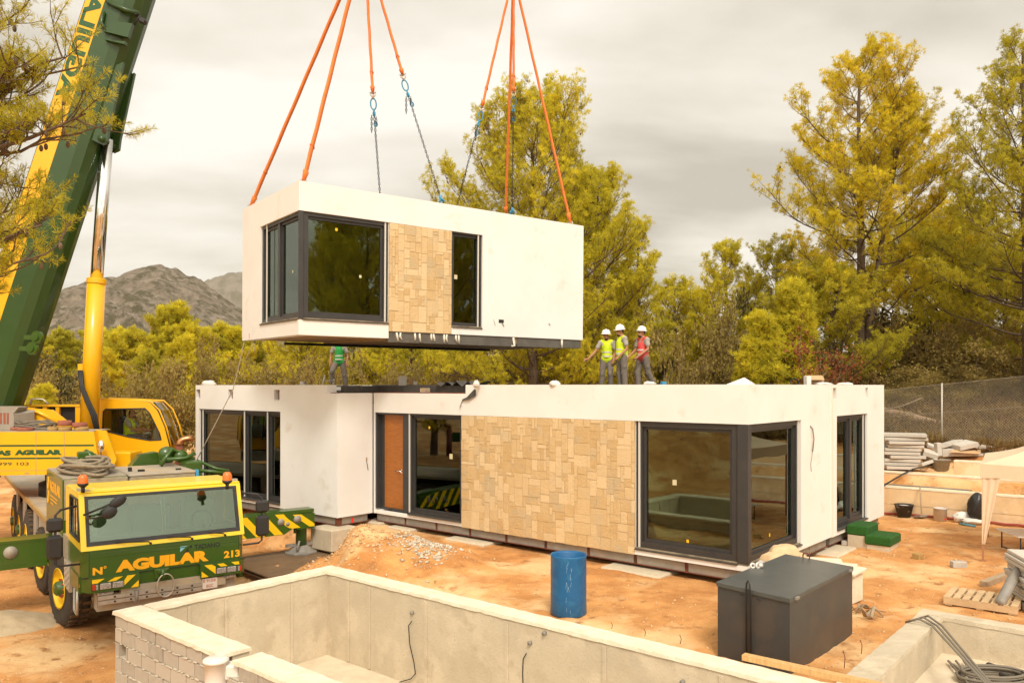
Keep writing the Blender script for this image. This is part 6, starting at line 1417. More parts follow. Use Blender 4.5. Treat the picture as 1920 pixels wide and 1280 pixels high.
# blue barrel
c = onz(1066, 1150, 0); bl = thing('barrel', 'open blue plastic barrel standing behind the pool wall', 'barrel', tuple(c))
b = MB(T((c.x, c.y, 0))); r = .275; b.lathe([(r - .012, .05), (r - .012, .90), (r + .004, .925), (r + .008, .91), (r, .88), (r + .004, .62), (r, .60), (r + .003, .30), (r, .28), (r + .006, .03), (r - .01, .0), (0, .0)], (0, 0, 0), n=36); b.lathe([(0, .05), (r - .012, .05)], (0, 0, 0), n=36); b.build('body', 'barrel_blue', bl)
b = MB(T((c.x, c.y, 0))); rg = random.Random(1)
for i in range(16):
    a0 = -1.62 + rg.uniform(-.16, .16); z = rg.uniform(.1, .85); b.rbox((math.cos(a0) * (r + .002), math.sin(a0) * (r + .002), z), (.004, .004, rg.uniform(.03, .10)), rotv('Z', a0) @ rotv('X', rg.uniform(-.4, .4)))
b.build('scratches', 'scratch', bl)
# dark metal chest
N_, Lf, Rt, Fa = Vector((3.366, 9.65, 0)), Vector((2.695, 10.48, 0)), Vector((4.86, 11.35, 0)), Vector((4.19, 12.20, 0))
bx = thing('metal_chest', 'large dark grey metal chest with a hinged lid in the foreground', 'chest', (3.8, 10.9, 0)); zt_ = .955
def q4(s, z): return [tuple(p + (p - (N_ + Fa) / 2) * s + Vector((0, 0, z))) for p in (N_, Rt, Fa, Lf)]
b = MB(); b.hex8(q4(-.012, -.05) + q4(-.012, zt_ - .06)); b.build('body', 'box_grey', bx)
b = MB(); P0, P1, P2 = q4(.006, zt_ - .058), q4(.006, zt_ - .008), q4(-.004, zt_)
b.add(P0 + P1 + P2, [(3, 2, 1, 0), (0, 1, 5, 4), (1, 2, 6, 5), (2, 3, 7, 6), (3, 0, 4, 7), (4, 5, 9, 8), (5, 6, 10, 9), (6, 7, 11, 10), (7, 4, 8, 11), (8, 9, 10, 11)]); b.build('lid', 'box_lid', bx)
def onface(a, c2, t, z, off=.012): d = (c2 - a); n_ = Vector((d.y, -d.x, 0)).normalized(); n_ = n_ if n_.dot(a - (N_ + Fa) / 2) > 0 else -n_; return a + d * t + n_ * off + Vector((0, 0, z))
b = MB(); t0, t1 = .44, .50
b.tube([onface(Lf, N_, t0, .02, .02), onface(Lf, N_, t0, .90, .03), onface(Lf, N_, t0 + .01, 1.03, .035), onface(Lf, N_, (t0 + t1) / 2, 1.065, .035), onface(Lf, N_, t1 - .01, 1.03, .035), onface(Lf, N_, t1, .90, .03), onface(Lf, N_, t1, .02, .02)], .012, 6); b.build('locking_bar', 'chain_dark', bx)
b = MB(); q = onface(Fa, Rt, .35, zt_, -.05); b.torus(q + Vector((0, 0, .03)), .055, .010, (Rt - Fa), (0, 0, 1), n=14, k=6); b.build('lifting_ring', 'rust', bx)
b = MB()
for t_ in (.08, .93): p = onface(N_, Rt, t_, zt_ - .03, .02); b.rbox(p, (.09, .03, .03), rotv('Z', math.atan2((Rt - N_).y, (Rt - N_).x)))
b.build('hinge', 'steel_grey', bx)
b = MB(); p = onface(Lf, N_, .985, .45, .004)
for t_, z in ((.34, .84), (.355, .835), (.37, .83), (.57, .835), (.585, .83), (.60, .825), (.615, .82)): p = onface(Lf, N_, t_, z + .02, .0); b.cyl(p, p + Vector((-.006, -.004, 0)), .006, n=6)
b.build('vent_hole', 'black', bx)
# small roll of tape on the chest
c = onz(1418, 1060, zt_ + .03); b = MB(); b.torus(c + Vector((-.05, 0, .0)), .03, .016, (1, 0, 0), (0, .3, 1)); b.torus(c + Vector((.02, -.01, .005)), .034, .018, (.8, .5, 0), (0, .2, 1)); b.cyl(c + Vector((.03, 0, .0)), c + Vector((.09, .01, .005)), .03); solo(b, 'tape_rolls', 'tin', 'small heap of tape rolls on the far edge of the metal chest', 'tape')
# sacks by the glazed corner
def sack(c, sx, sy, sz, rz, label, mt='card'):
    rg = random.Random(int(c[0] * 100)); b = MB(T(c) @ RZ(rz)); n = 14; P = []
    for i in range(n + 1):
        for j in range(11):
            u, v = i / n * 2 - 1, j / 10 * 2 - 1; e_ = max(0, 1 - abs(u) ** 4) ** .5 * max(0, 1 - abs(v) ** 4) ** .5
            P.append((u * sx / 2, v * sy / 2, sz * e_ * (.9 + .1 * math.sin(3 * u + 2 * v)) + rg.uniform(-.006, .006)))
    Pb = [(x, y, -z * .15) for x, y, z in P]; o = n * 11 + 11
    b.smooth = True; f = [(i * 11 + j, i * 11 + 11 + j, i * 11 + 12 + j, i * 11 + j + 1) for i in range(n) for j in range(10)]
    b.add(P, f); b.add(Pb, [tuple(reversed(q)) for q in f]); solo(b, 'cement_sack', mt, label, 'sack', 'sacks by the glazed corner')
mat('sack_beige', (.66, .47, .27), .85, col2=(.58, .40, .22), scale=6, bump=.25, bscale=20)
for (px, py, d, sx, sy, sz, rz, lb) in ((1471, 1037, 12.9, .46, .34, .15, -.2, 'beige sack on top of the pile by the glazed corner'), (1455, 1049, 12.75, .44, .34, .13, .3, 'beige sack on the left under the top sack'), (1488, 1050, 13.0, .46, .34, .13, -.3, 'beige sack on the right under the top sack')):
    sack(at(px, py, d), sx, sy, sz, rz, lb, 'sack_beige')
b = MB(); rg = random.Random(31)
ctr = at(1475, 1052, 13.0)
for k in range(8):
    b.tint = rg.random(); b.rbox((ctr.x + rg.uniform(-.04, .04), ctr.y + rg.uniform(-.04, .04) + .05, .05 + k * .075), (.95, .6, .07), rotv('Z', -.5 + rg.uniform(-.06, .06)), .01)
solo(b, 'stone_slab_stack', 'slab', 'stack of stone slabs carrying the beige sacks', 'slab stack')
for i, (px, py, d, w_, rz, lb) in enumerate(((1530, 1050, 13.6, .85, -.3, 'pale stone slab leaning out behind the metal chest'), (1562, 1058, 13.4, .7, -.55, 'pale stone slab behind the lifting ring of the chest'), (1585, 1064, 13.1, .5, -.8, 'pale stone slab at the right end of the metal chest'))):
    c = at(px, py, d); b = MB(); b.rbox((c.x, c.y, c.z - .03), (w_, .5, .05), rotv('Z', rz) @ rotv('X', .05), .01); 
    b.rbox((c.x + .03, c.y + .05, (c.z - .1) / 2), (w_ * .8, .4, c.z - .08), rotv('Z', rz), .02); solo(b, 'stone_slab', 'concrete_cap', lb, 'slab', 'pale stone slabs behind the chest')
for i, (px, py, lb) in enumerate(((1603, 1100, 'red brick on the ground at the right end of the chest'), (1600, 1092, 'second red brick leaning on the first beside the chest'))):
    c = onz(px, py + 8, .0); b = MB(); b.rbox((c.x, c.y, .05 + i * .09), (.24, .11, .07), rotv('Z', .5 + i * .9), .005); solo(b, 'brick', 'pad_red', lb, 'brick')
rg = random.Random(17); b = MB(); c = onz(1620, 1150, 0)
for k in range(9):
    a0 = rg.uniform(0, 6.28); p = c + Vector((rg.uniform(-.2, .2), rg.uniform(-.25, .25), .02)); b.tube([p, p + Vector((math.cos(a0) * .12, math.sin(a0) * .12, rg.uniform(.05, .14))), p + Vector((math.cos(a0 + .8) * .28, math.sin(a0 + .8) * .25, .03))], .03, 6, flat=.25)
solo(b, 'strap_heap', 'timber_old', 'small heap of brown packing straps on the soil right of the chest', 'straps')
# plank on the pool wall
def beam(p0, p1, w_, h_, name, mt, label, cat, up=Vector((0, 0, 1))):
    d = (p1 - p0); u = d.normalized(); s_ = u.cross(up).normalized() * w_ / 2; v = s_.cross(u).normalized() * h_; b = MB()
    b.hex8([p0 - s_, p0 + s_, p1 + s_, p1 - s_, p0 - s_ + v, p0 + s_ + v, p1 + s_ + v, p1 - s_ + v]); return solo(b, name, mt, label, cat)
beam(onz(1394, 1235, .315), onz(1680, 1298, .315), .10, .065, 'timber_plank', 'timber', 'long yellow timber batten lying on the pool wall', 'timber')
# cables over the shallow basin
for k, lb in enumerate(('outer grey cable draped over the shallow basin wall', 'middle grey cable draped over the shallow basin wall', 'inner grey cable draped over the shallow basin wall')):
    o = k * 9
    pts = [onz(1698 + o, 1166 - o * .3, .10), onz(1722 + o, 1159 - o * .3, .20), onz(1748 + o, 1172, .13), pl(MH, 1757 + o, 1183, 0, 3.08), pl(MH, 1764 + o * 1.3, 1205, 0, 3.10), onz(1778 + o * 1.6, 1238, -.38), onz(1800 + o, 1256, -.41), onz(1840 + o, 1270 + k * 2, -.40), onz(1900, 1276 + k * 3, -.40)]
    b = MB(); b.tube(pts, .016, 7); solo(b, 'cable', 'cable', lb, 'cable', 'cables over the shallow basin')
b = MB(); rg = random.Random(6); c = onz(1862, 1276, -.41)
for k in range(5):
    r0 = rg.uniform(.28, .40); b.tube([(c.x + r0 * 1.2 * math.cos(a0) + rg.uniform(-.01, .01), c.y + r0 * .7 * math.sin(a0), -.40 + k * .03) for a0 in np.linspace(0, 6.28, 24)], .018, 6)
solo(b, 'cable_coil', 'cable', 'coil of grey cable on the shallow basin floor', 'cable')
for k, (p0, p1, lb) in enumerate(((onz(1850, 1244, -.36), onz(1990, 1292, -.38), 'black pipe with its blunt end on the shallow basin floor'), (onz(1874, 1262, -.36), onz(1990, 1310, -.38), 'second black pipe lower on the shallow basin floor'))):
    b = MB(); b.tube([p0, p0 + (p1 - p0) * .02, p1], [.02, .035, .035], 10); solo(b, 'pipe', 'rubber', lb, 'pipe', 'black pipes in the shallow basin')
# pallet, tile stack, roll
pA, pB = onz(1769, 1133, 0), onz(1908, 1154, 0); dx = (pB - pA).normalized(); dy = Vector((-dx.y, dx.x, 0)); Lp = (pB - pA).length
Mp = Matrix.Translation(pA) @ Matrix(((dx.x, dy.x, 0, 0), (dx.y, dy.y, 0, 0), (0, 0, 1, 0), (0, 0, 0, 1)))
pal = thing('pallet', 'bare wooden pallet lying on the soil beside the shallow basin', 'pallet', tuple(pA))
for i in range(8):
    b = MB(Mp); x = i * (Lp - .095) / 7; b.box(x, x + .095, .0, .80, .118, .14); b.build('top_board', 'timber_pale', pal)
for y in (0, .36, .72):
    b = MB(Mp); b.box(0, Lp, y + .002, y + .08, .02, .117); b.build('bearer', 'timber_pale', pal)
b = MB(Mp); 
for x in (.02, Lp / 2 - .05, Lp - .12): b.box(x, x + .1, .01, .79, 0, .02)
b.build('bottom_board', 'timber_pale', pal)
rg = random.Random(5); ts = onz(1960, 1140, .0)
b = MB(T((ts.x + .15, ts.y + .1, 0)) @ RZ(-.25))
b.box(-.5, .5, -.5, .5, .0, .10)
for k in range(11):
    b.tint = rg.random(); b.box(-.5 + rg.uniform(-.03, .03), .5, -.45 + rg.uniform(-.02, .02), .45, .14 + k * .062, .19 + k * .062, .005)
solo(b, 'tile_stack', 'slab', 'stack of grey tiles at the right edge beside the leaning roll', 'tile stack')
b = MB(); p0, p1 = onz(1874, 1132, .14), at(1918, 1056, 12.9); b.tube([p0, p0 + (p1 - p0) * .03, p0 + (p1 - p0) * .5 + Vector((0, 0, .02)), p1], [.05, .075, .08, .078], 12); solo(b, 'membrane_roll', 'steel_grey', 'grey roll leaning against the tile stack on the pallet', 'roll')
beam(onz(1844, 1099, .0), onz(1896, 1079, .0), .13, .09, 'timber_offcut', 'timber_old', 'weathered timber offcut lying behind the pallet', 'timber')
for (px, py, sx, sy, sz, rz, mt, lb, nm) in ((1797, 1062, .26, .16, .12, -.1, 'slab', 'grey concrete block lying on the open soil', 'concrete_block'), (1721, 1047, .17, .16, .12, .5, 'pad_tan', 'small brown and grey block left of the grey block', 'concrete_block'), (1597, 1020, .42, .3, .10, -.4, 'slab', 'grey slab in front of the green steps', 'concrete_block')):
    c = onz(px, py, float(terrain(*onz(px, py, 0)[:2]))); b = MB(); b.rbox((c.x, c.y, c.z + sz / 2 - .01), (sx, sy, sz), rotv('Z', rz), .008); solo(b, nm, mt, lb, 'block')
# turf covered steps
st = thing('steps', 'two step platform covered in green turf below the tall narrow window', 'steps', tuple(MH @ Vector((.5, 5.4, 0))))
b = MB(MH); b.box(.06, .52, 4.98, 5.75, .26, .475, .03); b.box(.46, 1.0, 4.93, 5.72, .10, .305, .03); b.build('turf_cover', 'turf', st)
b = MB(MH); b.box(.09, .5, 5.0, 5.7, -.05, .26); b.box(.5, .96, 4.97, 5.68, -.05, .10); b.build('base', 'concrete', st)
# terraces
def terrace(x0, x1, y0, y1, z0, z1, label, seams=()):
    t = thing('retaining_wall', label, 'wall', tuple(MH @ Vector(((x0 + x1) / 2, y0, z0))), 'stepped retaining walls'); b = MB(MH); b.box(x0, x1, y0, y1, z0, z1, .015)
    for s_ in seams: b.box(s_, s_ + .05, y0 - .006, y0, z0 + .05, z1 - .05); b.box(x0, x1, y0 - .004, y0, z0 + (z1 - z0) * .55, z0 + (z1 - z0) * .56)
    b.build('wall', 'terrace', t)
    b = MB(MH); coping(b, x0, x1, y0 - .01, y1 + .01, z1 - .012, int(x0 * 7 + z1 * 100), st=.3, hgt=.012); b.build('coping', 'concrete_cap', t); return t
tw = terrace(-9, 9.5, 10.20, 10.50, -.3, .77, 'lowest terrace retaining wall behind the buckets', (-.5, 1.6, 3.9, 6))
terrace(-9, 9.5, 10.80, 11.05, .3, 1.12, 'second terrace retaining wall under the stacked slabs')
q = onwall(1788, 885, 11.5); terrace(q.x, 9.5, 11.5, 11.8, .9, 1.47, 'short top retaining wall right of the grey bucket')
for (px, py, lb) in ((1893, 921, 'marks'),): 
    q = onwall(px, py, 10.79); b = MB(MH); b.text('2', .10, lambda u, v, w: (q.x + u, 10.794 - w, q.z + v), bold=.03); b.box(q.x - .01, q.x + .1, 10.79, 10.796, q.z + .12, q.z + .14); b.build('paint_mark', 'marker_red', [o for o in bpy.data.objects if o.get('label', '').startswith('second terrace')][0])
q0, q1 = onwall(1657, 909, 10.55), onwall(1822, 919, 10.55); b = MB(MH); b.box(q0.x, q1.x, 10.53, 10.66, .775, .80); solo(b, 'steel_profile', 'steel_grey', 'long grey steel profile lying on the lowest terrace wall', 'profile')
b = MB(); pts = [MH @ Vector((x, 10.10 + .03 * math.sin(x * 2), float(terrain(*(MH @ Vector((x, 10.05, 0)))[:2])) + .05)) for x in np.linspace(-2, 8.5, 40)]; b.tube(pts, .035, 7); solo(b, 'hose', 'hose_red', 'dark red hose along the foot of the terrace wall', 'hose')
def bucket(c, r0, r1, h, name, mt, label, fill=None, handle=True):
    t = thing(name, label, 'bucket', tuple(c)); b = MB(T(c)); b.lathe([(0, .0), (r0, 0), (r1, h - .02), (r1 + .012, h - .015), (r1 + .01, h), (r1 - .012, h), (r0 - .01, .02), (0, .02)], (0, 0, 0), n=24); b.build('body', mt, t)
    if fill: b = MB(T(c)); b.lathe([(r1 - .02, h - .05), (r1 * .5, h - .03), (0, h - .02)], (0, 0, 0), n=20); b.build('contents', fill, t)
    if handle: b = MB(T(c)); b.tube([(r1 * math.cos(a0), -.03 - r1 * .5 * math.sin(a0) * 1.2, h - .02 - .10 * math.sin(a0)) for a0 in np.linspace(0, math.pi, 12)], .006, 5); b.build('handle', 'steel_grey', t)
    return t
def gq_(px, py):
    p = onz(px, py, 0.0)
    if HL(p).y > 9.95: p = MH @ onwall(px, py, 9.95)
    return Vector((p.x, p.y, float(terrain(p.x, p.y))))
bucket(gq_(1695, 968), .16, .235, .34, 'mortar_bucket', 'bucket_black', 'black mortar tub splashed with white at the terrace foot', 'paper_white')
bucket(gq_(1763, 977), .155, .16, .34, 'paint_tin', 'tin', 'white paint tin with a red mark by the terrace wall')
c = gq_(1763, 977); b = MB(T(c)); b.rbox((.05, -.152, .07), (.05, .004, .05), rotv('Z', .32) @ rotv('Y', .78)); b.build('hazard_mark', 'marker_red', [o for o in bpy.data.objects if o.name.startswith('paint_tin')][0])
t = thing('shovel', 'shovel leaning on the terrace wall between tub and tin', 'shovel', tuple(gq_(1727, 970))); b = MB(); b.tube([at(1725, 912, 21.3), at(1728, 962, 20.9)], .016, 6); b.build('shaft', 'timber_old', t); c = gq_(1726, 968); b = MB(); b.rbox(c + Vector((0, 0, .06)), (.26, .24, .06), rotv('Z', .3) @ rotv('X', -.2), .02); b.build('blade', 'steel_grey', t)
def bag(c, r, mt, label, seed, name, extra=None):
    rg = random.Random(seed); t = thing(name, label, 'bag', tuple(c)); b = MB(); n, m = 18, 12; P = []
    for i in range(m + 1):
        th = math.pi * i / m
        for j in range(n):
            ph = 2 * math.pi * j / n; k = 1 + rg.uniform(-.13, .13) + .13 * math.sin(4 * ph + 3 * th); P.append((c.x + r[0] * math.sin(th) * math.cos(ph) * k, c.y + r[1] * math.sin(th) * math.sin(ph) * k, c.z + r[2] * .92 + r[2] * math.cos(th)))
    b.smooth = True; b.add(P, [(i * n + j, i * n + n + j, i * n + n + (j + 1) % n, i * n + (j + 1) % n) for i in range(m) for j in range(n)]); b.build('body', mt, t)
    if extra: extra(t)
bag(gq_(1832, 971), (.21, .19, .42), 'bag_black', 'tied black rubbish bag against the terrace wall', 4, 'rubbish_bag')
bag(gq_(1805, 975), (.24, .15, .15), 'bag_white', 'upright part of a crumpled white plastic sack beside the rubbish bag', 7, 'plastic_sack')
bag(gq_(1826, 983), (.32, .20, .085), 'bag_white', 'flat white plastic sack with a blue edge in front of the rubbish bag', 9, 'plastic_sack', lambda t: (lambda b: (b.tube([gq_(1800, 984) + Vector((0, 0, .03)), gq_(1815, 988) + Vector((0, 0, .04)), gq_(1830, 989) + Vector((0, 0, .03))], .045, 6, flat=.5), b.build('blue_edge', 'bag_blue', t)))(MB()))
# slabs stored on the terraces
rg = random.Random(22)
def slabstack(px, py_b, d, w_, dp, n, th, label, rz=0, topw=None):
    c = at(px, py_b, d); b = MB(T(c) @ RZ(rz))
    for k in range(n):
        ww = w_ if k < n - 2 or not topw else topw
        b.tint = rg.random(); b.rbox((rg.uniform(-.07, .07), rg.uniform(-.05, .05), th * .5 + k * th), (ww, dp, th * .82), rotv('Z', rg.uniform(-.12, .12)), .006)
    return solo(b, 'slab_stack', 'slab', label, 'slab stack', 'grey slabs stored on the terrace')
slabstack(1693, 878, 23.6, .95, .8, 10, .105, 'tall stack of grey slabs topped by a wide slab', -.35, 1.15)
slabstack(1660, 878, 24.3, .65, .7, 9, .098, 'stack of grey slabs half hidden by the end wall of the house', -.3)
for i, (px, py, d, sx, sy, sz, rx, rz, lb) in enumerate(((1735, 868, 23.2, .55, .4, .09, -.25, .5, 'grey slab lying low in front of the tall stack'), (1744, 850, 23.3, .40, .30, .14, .3, -.6, 'thick grey slab piece tilted over the cardboard'), (1759, 842, 23.3, .14, .16, .38, 0, .2, 'upright slab piece standing in the grey bucket'), (1773, 848, 23.6, .36, .3, .22, 0, .1, 'block of slab pieces behind the grey bucket'), (1752, 838, 23.9, .42, .3, .09, .2, -.7, 'slab piece leaning up to the left of the pile'), (1778, 832, 23.8, .75, .35, .10, -.1, .45, 'long slab leaning up to the right in the pile'), (1806, 834, 23.6, .62, .5, .14, .1, .35, 'square slab lying on top of the cardboard sheet'), (1845, 838, 23.7, 1.1, .4, .13, .0, -.30, 'long pale slab sloping down to the gazebo roof'), (1815, 851, 23.7, 1.3, .5, .08, 0, .02, 'flat slab under the cardboard sheet'), (1855, 853, 23.5, .4, .3, .16, 0, .2, 'slab piece beside the gazebo canopy'))):
    c = at(px, py, d); b = MB(); b.tint = rg.random(); b.rbox(c, (sx, sy, sz), rotv('Z', rz * .5) @ rotv('Y', -rz * .5) @ rotv('X', rx), .008); solo(b, 'slab_piece', 'slab', lb, 'slab', 'grey slabs stored on the terrace')
def sheet(pts, label, mt='card', name='cardboard_sheet', cat='cardboard'):
    b = MB(); n = len(pts); b.add([tuple(p) for p in pts] + [tuple(Vector(p) - Vector((0, 0, .012))) for p in pts], [tuple(range(n)), tuple(range(2 * n - 1, n - 1, -1))] + [(i, n + i, n + (i + 1) % n, (i + 1) % n) for i in range(n)]); return solo(b, name, mt, label, cat)
sheet([at(1780, 847, 23.2), at(1838, 850, 23.2), at(1842, 838, 23.9), at(1828, 828, 24.2), at(1800, 836, 24)], 'bent sheet of brown cardboard under the square slab')
sheet([at(1720, 842, 23.5), at(1740, 850, 23.3), at(1752, 872, 23.1), at(1736, 868, 23.4), at(1724, 858, 23.6)], 'torn brown cardboard hanging beside the tall slab stack')
sheet([at(1718, 868, 23.2), at(1752, 880, 23.0), at(1748, 884, 23.0), at(1716, 879, 23.1)], 'flattened brown cardboard at the foot of the slab pile')
c = at(1764, 884, 23.1); bucket(Vector((c.x, c.y, c.z)), .19, .255, .36, 'rubble_bucket', 'bucket_grey', 'grey crusted bucket standing on the terrace', 'slab', False)
b = MB(); b.tube([onwall(1655, 910, 10.6) and (MH @ onwall(1655, 911, 10.1)), MH @ onwall(1690, 890, 10.6), MH @ onwall(1712, 879, 10.9), at(1748, 871, 23.2)], .022, 6); solo(b, 'cable', 'cable_black', 'black cable climbing the terraces to the slab pile', 'cable')
# wire fence
fn = thing('wire_fence', 'chain link fence with steel posts above the terraces', 'fence', (16, 24, 1.5))
f0, f1 = at(1600, 737, 27.6), at(1990, 698, 22.8); fz = lambda p: CZ + 0
def fpt(t, k): p = f0 + (f1 - f0) * t; top = p.z; return Vector((p.x, p.y, top - 2.0 * (1 - k)))
Lf_ = (f1 - f0).length
for px in (1766, 1938, 1605):
    t_ = max(0, min(1, (px - 1600) / 390)); 
    # invert the projection along the fence line
    r_ = (px - 960) / F; t_ = (f0.x - r_ * f0.y) / (r_ * (f1.y - f0.y) - (f1.x - f0.x)); b = MB(); b.cyl(fpt(t_, -.2), fpt(t_, 1.02), .028, n=10); b.build('post', 'fence_post', fn)
V, Fq = [], []
def wire(p, q, w_):
    d = (q - p).normalized(); s_ = d.cross(Vector((0, 1, 0))).normalized() * w_; s2 = Vector((0, 1, 0)) * w_; i = len(V)
    V.extend([p - s_, p + s2, p + s_, q - s_, q + s2, q + s_]); Fq.extend([(i, i + 1, i + 4, i + 3), (i + 1, i + 2, i + 5, i + 4), (i + 2, i, i + 3, i + 5)])
n = int(Lf_ / .085); hh = 2.0
for i in range(-24, n):
    for s_ in (1, -1):
        t0 = i * .085 / Lf_; t1 = t0 + hh / Lf_
        a_, c_ = (t0, t1); k0, k1 = (0, 1) if s_ > 0 else (1, 0)
        lo, hi = max(0, a_), min(1, c_)
        if hi <= lo: continue
        u0, u1 = (lo - a_) / (c_ - a_), (hi - a_) / (c_ - a_); wire(fpt(lo, k0 + (k1 - k0) * u0), fpt(hi, k0 + (k1 - k0) * u1), .0036)
mesh_np('mesh', [tuple(v) for v in V], Fq, 'fence_wire', fn)
b = MB()
for k in (.02, .55, 1.0): b.tube([fpt(t_, k) for t_ in np.linspace(0, 1, 12)], .006, 5)
b.build('tension_wire', 'fence_wire', fn)
lg = thing('fallen_log', 'fallen pine trunk with a pale sawn end behind the wire fence', 'log', tuple(at(1780, 800, 28.5))); l0, l1, l2 = at(1640, 767, 29.5), at(1832, 812, 28.2), at(1878, 818, 27.8)
b = MB(); b.tube([l0, at(1700, 780, 29.2), at(1770, 800, 28.6), l1], [.13, .16, .17, .17], 12); b.build('trunk', 'log_bark', lg)
b = MB(); b.tube([l1, l2], [.175, .18], 12); b.build('sawn_end', 'log_wood', lg)
b = MB(); b.tube([at(1660, 793, 29), at(1690, 786, 28.8), at(1708, 772, 28.5)], .03, 5); b.tube([at(1655, 768, 29), at(1690, 762, 28.8), at(1730, 745, 28.5)], .025, 5); b.build('broken_branch', 'bark_pale', lg)
b = MB(); b.tube([at(1880, 780, 27.2), at(1884, 800, 27.1), at(1886, 835, 27)], .022, 5); solo(b, 'rusty_bar', 'rust', 'thin rusty bar standing by the sawn end of the log', 'bar')
# gazebo
gc = onz(1843, 1047, .03); a32 = math.radians(32.5); gx_ = Vector((math.cos(a32), -math.sin(a32), 0)); gy_ = Vector((math.sin(a32), math.cos(a32), 0))
Mg = Matrix(((gx_.x, gy_.x, 0, gc.x), (gx_.y, gy_.y, 0, gc.y), (0, 0, 1, 0), (0, 0, 0, 1)))
gz_ = thing('gazebo', 'beige pop up gazebo with a gathered corner curtain', 'gazebo', tuple(gc)); S_ = 2.9; zv, ze = 1.66, 1.955
b = MB(Mg)
for x, y in ((0, 0), (S_, 0), (0, S_), (S_, S_)):
    b = MB(Mg); b.box(x - .02, x + .02, y - .02, y + .02, -.05, 1.9); b.box(x - .06, x + .06, y - .06, y + .06, -.03, -.0); b.build('leg', 'gazebo_dark', gz_)
b = MB(Mg); n = 10; P = []; pk = Vector((S_ / 2, S_ / 2, 2.62))
def rim(t, s_):
    q = [(0, 0), (1, 0), (1, 1), (0, 1), (0, 0)]; i = int(min(t * 4, 3.999)); f = t * 4 - i; x = q[i][0] * (1 - f) + q[i + 1][0] * f; y = q[i][1] * (1 - f) + q[i + 1][1] * f; sag = .035 * math.sin(math.pi * f); return Vector((-.05 + x * (S_ + .1), -.05 + y * (S_ + .1), ze - sag * s_))
m = 40
for k in range(6):
    for i in range(m): e_ = rim(i / m, 1); P.append(e_ + (pk - e_) * (k / 5) - Vector((0, 0, .10 * math.sin(math.pi * k / 5))))
for i in range(m): e_ = rim(i / m, 0); P.append(Vector((e_.x, e_.y, zv + .02 * math.sin(i * 1.7))))
b.smooth = False; fs = [(k * m + i, k * m + (i + 1) % m, k * m + m + (i + 1) % m, k * m + m + i) for k in range(5) for i in range(m)] + [(6 * m + i, 6 * m + (i + 1) % m, (i + 1) % m, i) for i in range(m)]
b.add(P, fs); b.build('canopy', 'gazebo', gz_)
b = MB(Mg); P = []; nn = 12
for k in range(7):
    z = zv + .02 - k * (1.35 / 6); w_ = .26 * (1 - k / 6) + .06
    for i in range(nn + 1): u = i / nn; P.append((-.02 + w_ * u + .0, -.03 - .014 * math.sin(u * 15), z))
b.smooth = True; b.add(P, [(k * (nn + 1) + i, k * (nn + 1) + i + 1, (k + 1) * (nn + 1) + i + 1, (k + 1) * (nn + 1) + i) for k in range(6) for i in range(nn)]); b.build('curtain', 'gazebo', gz_)
# low folding bench
bc = onz(1913, 1040, .0); tb = thing('folding_bench', 'low white topped folding bench under the gazebo', 'bench', tuple(bc)); Mb = Matrix.Translation(bc) @ RZ(-.12)
b = MB(Mb); b.box(-.06, 1.3, -.05, .95, .36, .395, .01); b.build('top', 'pvc_white', tb)
for x, y in ((.03, .05), (.03, .85), (1.2, .05), (1.2, .85)): b = MB(Mb); b.cyl((x, y, -.02), (x, y, .36), .014, n=8); b.build('leg', 'black_plastic', tb)
b = MB(Mb); b.tube([(.03, .05, .02), (.03, .85, .02)], .012, 6); b.tube([(.03, .05, .12), (.6, .1, .34)], .01, 6); b.build('brace', 'black_plastic', tb)
# things on the roof
RZT = ZT + .005
def roofbox(px, d, sx, sy, sz, rz, mt, label, name='cardboard_box', cat='box', z=None):
    c = at(px, 0, d); zz_ = z if z is not None else 3.49; b = MB(); b.rbox((c.x, c.y, zz_ + sz / 2), (sx, sy, sz), rotv('Z', rz), .004); return solo(b, name, mt, label, cat)
c = at(1527, 0, 19.6); cb_ = thing('cardboard_box', 'open brown cardboard box on the roof above the end wall', 'box', (c.x, c.y, 3.5)); Mc = T((c.x, c.y, 3.5)) @ RZ(-.5)
b = MB(Mc); b.box(-.20, .20, -.16, -.15, 0, .28); b.box(-.20, .20, .15, .16, 0, .28); b.box(-.20, -.19, -.15, .15, 0, .28); b.box(.19, .20, -.15, .15, 0, .28); b.build('body', 'card', cb_)
b = MB(Mc); b.add([(-.2, -.16, .28), (.2, -.16, .28), (.28, -.34, .17), (-.12, -.34, .17)], [(0, 1, 2, 3)]); b.add([(.2, -.16, .28), (.2, .16, .28), (.30, .16, .40), (.30, -.16, .38)], [(0, 1, 2, 3)]); b.build('flap', 'card', cb_)
roofbox(1514, 19.3, .12, .14, .27, .2, 'paper_white', 'white insulation block beside the open cardboard box', 'insulation_block')
c = at(1490, 0, 17.5); b = MB(); b.torus((c.x, c.y, 3.60), .095, .011, (1, 0, 0), (0, .5, 1), n=20, k=6); b.torus((c.x, c.y + .02, 3.60), .09, .011, (1, .1, 0), (0, .5, 1), n=20, k=6); solo(b, 'cable_ring', 'black', 'black ring of cable standing on the roof left of the open box', 'cable')
roofbox(1244, 17.5, .10, .10, .10, .3, 'hook_blue', 'small blue and white carton on the roof edge', 'carton', z=3.52)
for i, (px, d, w_, lb) in enumerate(((755, 22.0, .22, 'white carton behind the lowered roof edge'), (770, 22.1, .12, 'small brown carton right of the white carton'), (779, 22.0, .10, 'low white carton at the right end of the carton row'))): roofbox(px, d, w_, .2, .30 - .07 * i, .1, ('paper_white', 'card', 'paper_white')[i], lb, 'carton')
